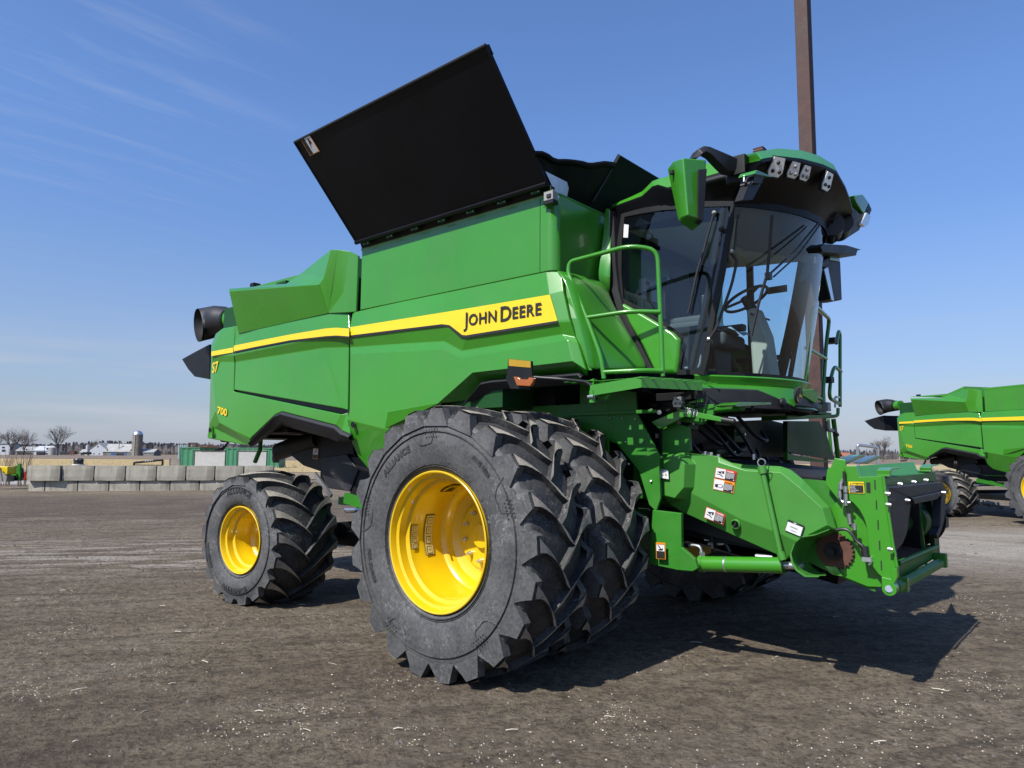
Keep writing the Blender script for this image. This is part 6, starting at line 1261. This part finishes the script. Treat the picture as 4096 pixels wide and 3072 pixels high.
# tyre by the container
mb=MB(); mb.lathe([(-.2,.30),(-.24,.4),(-.22,.52),(-.15,.58),(.15,.58),(.22,.52),(.24,.4),(.2,.30)],'rubber',seg=30)
for k in range(22):
    a=2*PI*k/22; mb.box((.58*math.cos(a),-.08 if k%2 else .08,.58*math.sin(a)),(.06,.2,.06),'rubber',Matrix.Rotation(-a,3,'Y'))
o=mb.build('spare_tyre'); p=Vector((-23.656,6.851,2.05)); p=Vector((-32.432,15.259,1.631)); o.location=Vector((-28.733,13.141,1.674)); o.scale=(.8,.8,.8); o.rotation_euler=(0,0,aR-PI/2+.25); tag(o,'black treaded tyre beside the container seen above the rear wheel','tyre')
mb=MB(); p=Vector((-26.793,10.91,1.09)); p=p+Vector((0,0,-.12)); mb.box(p,(1.3,.4,.14),'rust'); mb.box(p+Vector((0,0,-.5)),(1.1,.3,.8),'rust'); tag(mb.build('rusty_implement',bevel=.02),'low rusty red implement just showing over the wall behind the rear wheel','implement')
# attachments at the left edge
mb=MB(); 
mb.solid([(-33.651,2.311,1),(-33.084,2.803,1.002),(-33.081,2.816,0.92),(-33.116,2.822,0.648),(-33.267,2.678,0.749),(-33.306,2.617,0.952),(-33.655,2.315,0.949)],Fv*.6,'stripe')
at_=mb.build('harvest_attachment',bevel=.02); tag(at_,'yellow and green harvest attachment with grey skirt cut by the left edge','farm implement')
mb=MB(); mb.solid([(-33.387,2.707,0.746),(-33.238,2.851,0.636),(-33.295,2.841,0.338),(-33.813,2.392,0.333),(-33.777,2.344,0.93),(-33.427,2.647,0.933)],Fv*.5,'grey'); mb.tube([(-33.214,2.568,0.92),(-33.17,2.68,0.362)],.035,'oldwood',8); mb.build('skirt',at_)
mb=MB(); mb.solid([(-33.803,2.984,0.949),(-33.484,3.253,1.013),(-33.426,3.319,0.892),(-33.418,3.395,0.373),(-33.893,2.988,0.334)],Fv*.3,'black'); mb.solid([(-33.683,2.954,0.96),(-33.352,3.232,1.029),(-33.354,3.235,0.994),(-33.673,2.969,0.917)],-Fv*.1,'green_flat'); mb.solid([(-33.005,3.138,1.004),(-32.951,3.167,1.132),(-32.9,3.212,1.124),(-32.905,3.224,1.005),(-32.93,3.225,0.834),(-32.914,3.259,0.68),(-32.949,3.263,0.423),(-32.994,3.224,0.423),(-32.994,3.195,0.645),(-33.027,3.182,0.525),(-33.071,3.141,0.542),(-33.037,3.123,0.901)],Fv*.12,'green_flat'); mb.solid([(-33.159,2.915,0.671),(-32.938,3.105,0.682),(-32.942,3.111,0.614),(-33.136,2.942,0.612)],Fv*.1,'green_flat')
o=mb.build('loader_frame'); tag(o,'green coupler frame with dark plate standing between yellow attachment and concrete wall','coupler frame')
mb=MB(); mb.tube([(-32.963,3.341,0.746),(-32.969,3.363,0.54),(-32.917,3.424,0.421)],.04,'rust',6); mb.tube([(-32.872,3.42,0.747),(-32.858,3.459,0.541),(-32.917,3.424,0.421)],.04,'red',6); mb.tube([(-32.912,3.521,0.728),(-32.936,3.525,0.538),(-33.01,3.479,0.408)],.03,'red',6); mb.solid([(-33.212,3.393,0.732),(-33.145,3.447,0.758),(-33.161,3.468,0.499),(-33.211,3.42,0.533)],Fv*.1,'ink'); mb.solid([(-33.106,3.482,0.758),(-33.028,3.551,0.742),(-33.067,3.545,0.535),(-33.105,3.51,0.551)],Fv*.1,'ink')
tag(mb.build('chain_hooks'),'black and red hooked implement lying at the left end of the wall','implement')
M['gravel']=mat('pale_gravel',(.34,.33,.31),.95,var=.2,vscale=2,bump=.3)
M['stubble']=mat('maize_stubble',(.44,.34,.17),.95,var=.35,vscale=.9,bump=.5,bscale=3); M['soil']=mat('ploughed_soil',(.20,.145,.10),.95,var=.15,vscale=.1); M['grass']=mat('dry_verge',(.26,.20,.12),.95,var=.3,vscale=.4)
def sheet(name,d0,d1,z,m,x0=-900,x1=900,kind='structure',jag=0):
    mb=MB(); o=Vector((CP[0],CP[1],z)); n=24; T=[o+Rv*(x0+(x1-x0)*i/n)+Fv*(d0+jag*math.sin(i*2.7)) for i in range(n+1)]; U=[o+Rv*(x0+(x1-x0)*i/n)+Fv*(d1+jag*math.cos(i*1.9)) for i in range(n+1)]
    mb.quadgrid([T,U],m); return tag(mb.build(name,fix=False),kind=kind)
sheet('gravel_path',36,44,.02,'gravel',-60,-19,jag=.3)
sheet('verge',46,70,.03,'grass'); sheet('stubble_field',62,176,.06,'stubble',jag=1); sheet('ploughed_field',176,520,.10,'soil'); sheet('far_field',520,2500,.14,'grass')
# standing stubble stalks
rnd=random.Random(3); sb_=MB()
for k in range(5200):
    d=rnd.uniform(63,150); x=rnd.uniform(-.74,-.28)*d; o=Vector((CP[0],CP[1],.05))+Rv*x+Fv*d; h=rnd.uniform(.12,.38); w_=rnd.uniform(.02,.05)
    l=Rv*rnd.uniform(-.12,.12); sb_.add([o-Rv*w_,o+Rv*w_,o+l+Z_*h],[(0,1,2)],'stubble')
tag(sb_.build('maize_stubble',fix=False),'cut dry maize stubble across the pale field','stubble',kind='stuff')
# bare stems by the left edge
M['twig']=mat('bare_twig',(.16,.115,.085),.9,var=.2); M['bark']=mat('grey_bark',(.115,.10,.095),.95,var=.2)
mb=MB(); rnd=random.Random(8)
for k in range(26):
    xx=rnd.uniform(-60,700); dd=rnd.uniform(33,36)
    p=Vector((-36.479,3.874,0.815))+Rv*((xx-330)*.08463*34/1537); p.z=0
    h=rnd.uniform(1.2,2.1); l=Rv*rnd.uniform(-.35,.35); mb.tube([p,p+l*.4+Z_*h*.5,p+l+Z_*h],lambda t:.014*(1-t)+.003,'twig',4)
    for j in range(3):
        t=rnd.uniform(.3,.7); q=p+l*.4*t*2+Z_*h*t; mb.tube([q,q+Rv*rnd.uniform(-.3,.3)+Z_*rnd.uniform(.3,.7)],.005,'twig',3)
tag(mb.build('bare_shrub',fix=False),'thicket of bare brown stems above the yellow attachment at the left edge','shrub')
# bare trees
def tree(base,H,spread,seed,label,trunk_h=.22,m='bark'):
    rnd=random.Random(seed); root=empty('bare_tree',base); tag(root,label,'tree','bare trees around the farmstead')
    tr=MB(); cr=MB(); 
    tr.tube([(0,0,-.5),(0,0,H*trunk_h*.6),(rnd.uniform(-.2,.2),0,H*trunk_h)],lambda t:H*.030*(1-.35*t),m,8)
    def br(p,d,l,r_,lv):
        q=p+d*l; mid=p+d*l*.5+Vector((rnd.uniform(-1,1),rnd.uniform(-1,1),rnd.uniform(-.3,.6)))*l*.07
        cr.tube([p,mid,q],lambda t:r_*(1-.45*t),m,4 if lv<3 else 3,caps=False)
        if lv>=6 or l<H*.02: return
        for k in range(3 if lv<3 else (3 if rnd.random()<.6 else 2)):
            dd=(d+Vector((rnd.gauss(0,.42),rnd.gauss(0,.42),rnd.gauss(.10,.2)))*(.95 if lv else .6)).normalized()
            br(q if k==0 or rnd.random()<.6 else mid,dd,l*rnd.uniform(.62,.88),max(.022,r_*.60),lv+1)
    for k in range(7):
        a=2*PI*k/7+rnd.uniform(-.3,.3); s=spread*rnd.uniform(.35,1.0); d=Vector((math.cos(a)*s,math.sin(a)*s,1)).normalized()
        br(Vector((0,0,H*trunk_h*.9)),d,H*.25*rnd.uniform(.8,1.1),H*.015,1)
    tr.build('trunk',root,fix=False); cr.build('crown',root,fix=False)
def at0(p,z=0): p=Vector(p); p.z=z; return p
tree(at0((-436.249,104.064,1.185)),13.8,.75,1,'bare many-stemmed tree left of the farm, nearest the white house')
tree(at0((-437.213,109.875,1.223)),13.0,.85,2,'bare twisted tree with a low fork in front of the white sheds')
tree(at0((-406.843,116.247,1.353)),14.2,.62,4,'tall bare tree standing beside the round grain bin')
tree(at0((-444.94,99.192,1.126)),12,.7,9,'bare tree reaching in at the left edge above the white house')
tree(at0((-568.743,188.668,1.413)),10.5,.7,5,'small bare tree behind the white barn roof')
tree(at0((-75.358,324.063,0.843)),9.8,.55,6,'small bare tree standing alone at the right beyond the silver hoop')
# farm buildings
M['wwall']=mat('white_painted_boards',(.50,.53,.58),.7,var=.08); M['tin']=mat('pale_tin_roof',(.45,.45,.43),.45,metal=.2,var=.15,vscale=.3,dust=.3,dustc=(.35,.33,.3)); M['silocon']=mat('silo_concrete',(.25,.225,.185),.9,var=.25,vscale=.4); M['wing']=mat('dark_window',(.03,.035,.045),.3); M['bluedoor']=mat('blue_door',(.04,.12,.38),.5); M['redtile']=mat('red_roof',(.36,.12,.08),.8); M['car']=mat('dark_car_paint',(.03,.035,.045),.3); M['stonewall']=mat('grey_block_wall',(.20,.205,.20),.9,var=.2)
K=400*.21973/1536.6   # metres per view unit at the farm
def bld(name,x0,x1,ztop,dep,wall,roof,label,cat,D=400,ridge=0,gable=False,eave=None,win=(),door=()):
    base=at0(Vector((-476.811,108.861,0.649))+Rv*(x0*K)); base=base+Fv*0; L=(x1-x0)*K; root=empty(name,base); tag(root,label,cat)
    def P(x,d,z): return Rv*x+Fv*d+Z_*z
    mb=MB()
    if gable:
        mb.solid([P(0,0,0),P(L,0,0),P(L,0,eave),P(L/2,0,ztop),P(0,0,eave)],Fv*dep,wall); mb.build('wall',root)
        rf=MB(); rf.solid([P(-.3,-.3,eave-.2),P(L/2,-.3,ztop+.1),P(L/2,-.3,ztop+.3),P(-.3,-.3,eave)],Fv*(dep+.6),roof); rf.solid([P(L+.3,-.3,eave-.2),P(L/2,-.3,ztop+.1),P(L/2,-.3,ztop+.3),P(L+.3,-.3,eave)],Fv*(dep+.6),roof); rf.build('roof',root)
    else:
        e=eave if eave else ztop*.6
        mb.solid([P(0,0,0),P(0,0,e),P(0,dep/2,ztop-.2),P(0,dep,e),P(0,dep,0)],Rv*L,wall); mb.build('wall',root)
        rf=MB(); rf.solid([P(-.2,-.3,e-.15),P(-.2,dep/2,ztop),P(-.2,dep/2,ztop+.2),P(-.2,-.3,e+.1)],Rv*(L+.4),roof); rf.solid([P(-.2,dep+.3,e-.15),P(-.2,dep/2,ztop),P(-.2,dep/2,ztop+.2),P(-.2,dep+.3,e+.1)],Rv*(L+.4),roof); rf.build('roof',root)
    for (a,z0,w_,h) in win:
        wd=MB(); q=P(a,-.06,z0); wd.solid([q,q+Rv*w_,q+Rv*w_+Z_*h,q+Z_*h],Fv*.08,'white'); wo=wd.build('window',root); g_=MB(); q=P(a+.12,-.10,z0+.12); g_.solid([q,q+Rv*(w_-.24),q+Rv*(w_-.24)+Z_*(h-.24),q+Z_*(h-.24)],Fv*.05,'wing'); g_.build('pane',wo)
    for (a,z0,w_,h,m) in door:
        wd=MB(); q=P(a,-.08,z0); wd.solid([q,q+Rv*w_,q+Rv*w_+Z_*h,q+Z_*h],Fv*.1,m); wd.build('door',root)
    return root
bld('barn',1010,1268,6.5,11,'stonewall','tin','long farm barn with a pale tin roof and blue doors','barn',eave=2.2,door=((4.5,0,2.6,1.5,'bluedoor'),(12.4,0,.9,1.6,'bluedoor'),(7.5,0,4.5,1.4,'wing')),win=((6.0,.5,1,.8),))
bld('barn',876,1046,6.9,9,'wwall','tin','white gable-ended barn left of the silver roofed barn','barn',gable=True,eave=3.4,win=((2.2,.6,1,.9),(5.2,.6,1,.9)),door=((4.3,4.6,.7,.8,'wing'),))
bld('milk_house',1268,1512,3.8,8,'stonewall','tin','low grey stone outbuilding right of the silo with five windows','outbuilding',eave=2.0,win=tuple((.7+2.6*k,.8,1.1,.9) for k in range(5)))
bld('farmhouse',-60,92,6.6,8,'wwall','stonewall','white two storey farmhouse at the left edge behind bare trees','house',eave=6.1,win=((4.2,1.6,2.3,1.6),(4.2,3.6,1.8,1.2)))
bld('machine_shed',150,330,4.6,10,'stonewall','tin','grey shed with pale roof behind the forked tree','shed',eave=2.3,win=((5.5,2.7,1.2,1.0),),door=((1,0,5,1.9,'wing'),))
bld('machine_shed',330,482,5.0,9,'wwall','wwall','white roofed shed with an open bay between forked tree and grain bin','shed',eave=2.6,door=((1.5,0,5,1.9,'wing'),),win=((6.9,3.1,1.4,1.2),))
bld('shed',785,870,3.3,5,'wwall','tin','small lean-to shed left of the white gable barn','shed',eave=1.7,door=((.4,0,1.2,1.5,'wing'),))
def cylth(name,x,r_,h,m,dome,dm_,label,cat,D=400,seg=24,bands=0):
    root=empty(name,at0(Vector((-476.811,108.861,0.649))+Rv*(x*K))); tag(root,label,cat); mb=MB(); pr=[(0,r_)]
    for k in range(1,bands+1): z=h*k/(bands+1); pr+=[(z-.05,r_),(z-.04,r_+.04),(z+.04,r_+.04),(z+.05,r_)]
    pr.append((h,r_)); mb.lathe(pr,m,axis='Z',seg=seg); mb.build('body',root,fix=False)
    d=MB(); d.lathe([(h,r_+.08)]+[(h+dome*math.sin(a),r_*math.cos(a)) for a in (.2,.5,.8,1.1,1.4,1.57)],dm_,axis='Z',seg=seg); d.build('roof',root,fix=False)
    return root
s=cylth('silo',1344,2.7,11.9,'silocon',2.3,'steel','tall round concrete silo with silver dome behind the farm barns','silo',bands=12)
mb=MB(); mb.box(-Fv*2.75+Z_*6,(.5,.5,12),'tin'); mb.build('chute',s)
cylth('grain_bin',512,1.95,4.1,'tin',.7,'tin','round galvanised grain bin next to the tall bare tree','grain bin',bands=6)
cylth('silo',858,.9,5.6,'wwall',.4,'tin','slim white tank beside the gable barn','silo')
mb=MB(); p=at0((-428.6,153.288,1.098)); mb.box(p+Z_*7.2,(.5,.5,1.3),'tin'); mb.box(p+Z_*7.9,(.9,.9,.25),'tin'); mb.box(p+Z_*3.3,(.4,.4,6.6),'tin'); tag(mb.build('roof_ventilator'),'small cupola vent on top of the tin barn roof','ventilator')
def vehicle(x,w_,h,label,cat,m='car',D=385):
    o=at0(Vector((-458.789,104.548,0.577))+Rv*(x*K*.96)); root=empty('parked_car' if cat=='car' else 'trailer',o); tag(root,label,cat)
    mb=MB()
    if cat=='car': mb.solid([Rv*a+Z_*b for a,b in ((0,.35),(w_,.35),(w_,h*.62),(w_*.83,h*.68),(w_*.72,h),(w_*.32,h),(w_*.2,h*.68),(0,h*.6))],Fv*1.7,m); mb.build('body',root,bevel=.05)
    else: mb.solid([Rv*a+Z_*b for a,b in ((0,.6),(w_,.6),(w_*1.0,h),(0,h))],Fv*2.0,m); mb.build('body',root,bevel=.04)
    for a in (.2,.8):
        q=Rv*w_*a-Fv*.02+Z_*.33; wm=MB(); wm.cyl(q,q+Fv*.25,.33,'rubber',14); wm.build('wheel',root)
    if cat=='car': g_=MB(); g_.solid([Rv*a+Z_*b-Fv*.02 for a,b in ((w_*.25,h*.7),(w_*.74,h*.7),(w_*.68,h*.94),(w_*.36,h*.94))],Fv*.02,'wing'); g_.build('window',root)
vehicle(175,4.6,1.6,'dark car parked in front of the grey shed with pale roof','car'); vehicle(232,4.2,1.5,'dark car right behind the forked bare tree','car'); vehicle(372,4.6,1.7,'dark car in front of the open bay of the white roofed shed','car'); vehicle(590,4.2,1.9,'dark pickup parked right of the tall bare tree','car'); vehicle(690,2.4,2.4,'small rust brown trailer standing alone left of the lean-to shed','trailer','rust'); vehicle(812,3.8,1.9,'black farm trailer in front of the lean-to shed','trailer','black')
mb=MB(); p=at0((-434.856,118.599,1.021)); mb.cyl(p,p+Z_*4.4,.12,'black',8); mb.box(p+Z_*4.4,(.6,.5,.35),'black'); tag(mb.build('lamp_post'),'dark lamp post in front of the white roofed shed','lamp post')
bld2=MB(); p=at0((-155.759,547.133,0.064)); 
def P(x,d,z): return p+Rv*x+Fv*d+Z_*z
hm=empty('farmhouse',p); tag(hm,'distant low house with a red roof beyond the yard at the right','house'); wv_=MB(); wv_.solid([Rv*0+Z_*0,Rv*6.5,Rv*6.5+Z_*2.6,Z_*2.6],Fv*6,'stonewall'); wv_.build('wall',hm); rv_=MB(); rv_.solid([Z_*2.5-Fv*.4,Z_*5.2+Fv*3,Z_*5.4+Fv*3,Z_*2.8-Fv*.4],Rv*6.5,'redtile'); rv_.solid([Z_*2.5+Fv*6.4,Z_*5.2+Fv*3,Z_*5.4+Fv*3,Z_*2.8+Fv*6.4],Rv*6.5,'redtile'); rv_.build('roof',hm)
# far woods
rnd=random.Random(21); wd=MB(); M['wood']=mat('leafless_wood',(.30,.265,.25),.95,var=.3,vscale=.02); M['wood2']=mat('evergreen_wood',(.17,.18,.165),.95,var=.2)  # leafless wood colour is lifted to carry the distance haze
for k in range(5200):
    d=rnd.uniform(660,860); a=rnd.uniform(-.80,.80); x=a*d*1.05; hh=8.5+2.2*math.sin(x*.013)+1.3*math.sin(x*.05+2)+rnd.uniform(-1.5,1.5)
    if a>.1: hh*=1.25
    o=Vector((CP[0],CP[1],0))+Rv*x+Fv*d; m='wood2' if rnd.random()<.10 else 'wood'; w_=rnd.uniform(.6,1.6); pts=[]
    nseg=7
    for i in range(nseg+1): 
        t=i/nseg; ww=w_*(.5+.7*math.sin(t*PI)) if m=='wood' else w_*(1-t)*1.1
        pts.append((ww,hh*t))
    tip=rnd.uniform(-.5,.5)
    L_=[o-Rv*ww*rnd.uniform(.7,1.1)+Z_*z for ww,z in pts]; R_=[o+Rv*ww*rnd.uniform(.7,1.1)+Fv*1.5+Z_*z for ww,z in pts]; B_=[o+Fv*w_+Rv*rnd.uniform(-.3,.3)+Z_*z for ww,z in pts]
    wd.quadgrid([L_,R_],m); wd.quadgrid([R_,B_],m)
tag(wd.build('far_woods',fix=False),'grey leafless wood along the horizon behind the fields','woodland',kind='stuff')
# steel post
M['post']=mat('weathering_steel_paint',(.066,.030,.024),.75,var=.35,vscale=2.5,dust=.35,dustc=(.15,.075,.055),bump=.3,bscale=20)
po_=MB(); px_,py_=-.62,8.0
po_.solid([(px_-.13,py_-.13,-.1),(px_+.13,py_-.13,-.1),(px_+.13,py_+.13,-.1),(px_-.13,py_+.13,-.1)],(0,0,13.5),'post'); po_.box((px_,py_,.02),(.5,.5,.06),'post')
pst=po_.build('steel_post',bevel=.012); tag(pst,'tall reddish brown square steel post rising behind the cab','post')
# hoop rail
hp=MB(); hp.tube([at0((0.423,6.746,1.847),-.1),(0.424,6.745,1.856),(0.682,6.974,1.814),at0((0.682,6.974,1.814),-.1)],.027,'steel',10,fil=.03); tag(hp.build('hoop_rail'),'galvanised steel hoop standing behind the feeder mouth','hoop rail')
# rubble heap behind the second machine
rb_=MB(); rnd=random.Random(4); p0=at0((-2.034,24.358,1.456),-.1)
M['rubble']=mat('broken_concrete',(.27,.22,.18),.95,var=.35,vscale=1.2,bump=.4)
for k in range(420):
    a=rnd.gauss(0,1.0); d=rnd.gauss(0,.7); h=max(0,1.35*math.exp(-(a*a)/1.6-(d*d)/1.2))*rnd.uniform(.6,1); s=rnd.uniform(.06,.20)
    rb_.box(p0+Rv*a*1.1+Fv*d+Z_*h,(s,s*rnd.uniform(.5,1),s*rnd.uniform(.4,.9)),'rubble',Matrix.Rotation(rnd.random()*3,3,Vector((rnd.random(),rnd.random(),rnd.random())).normalized()))
tag(rb_.build('rubble_heap',fix=False),'heap of broken brown rubble under the tail of the second combine','rubble heap',kind='stuff')
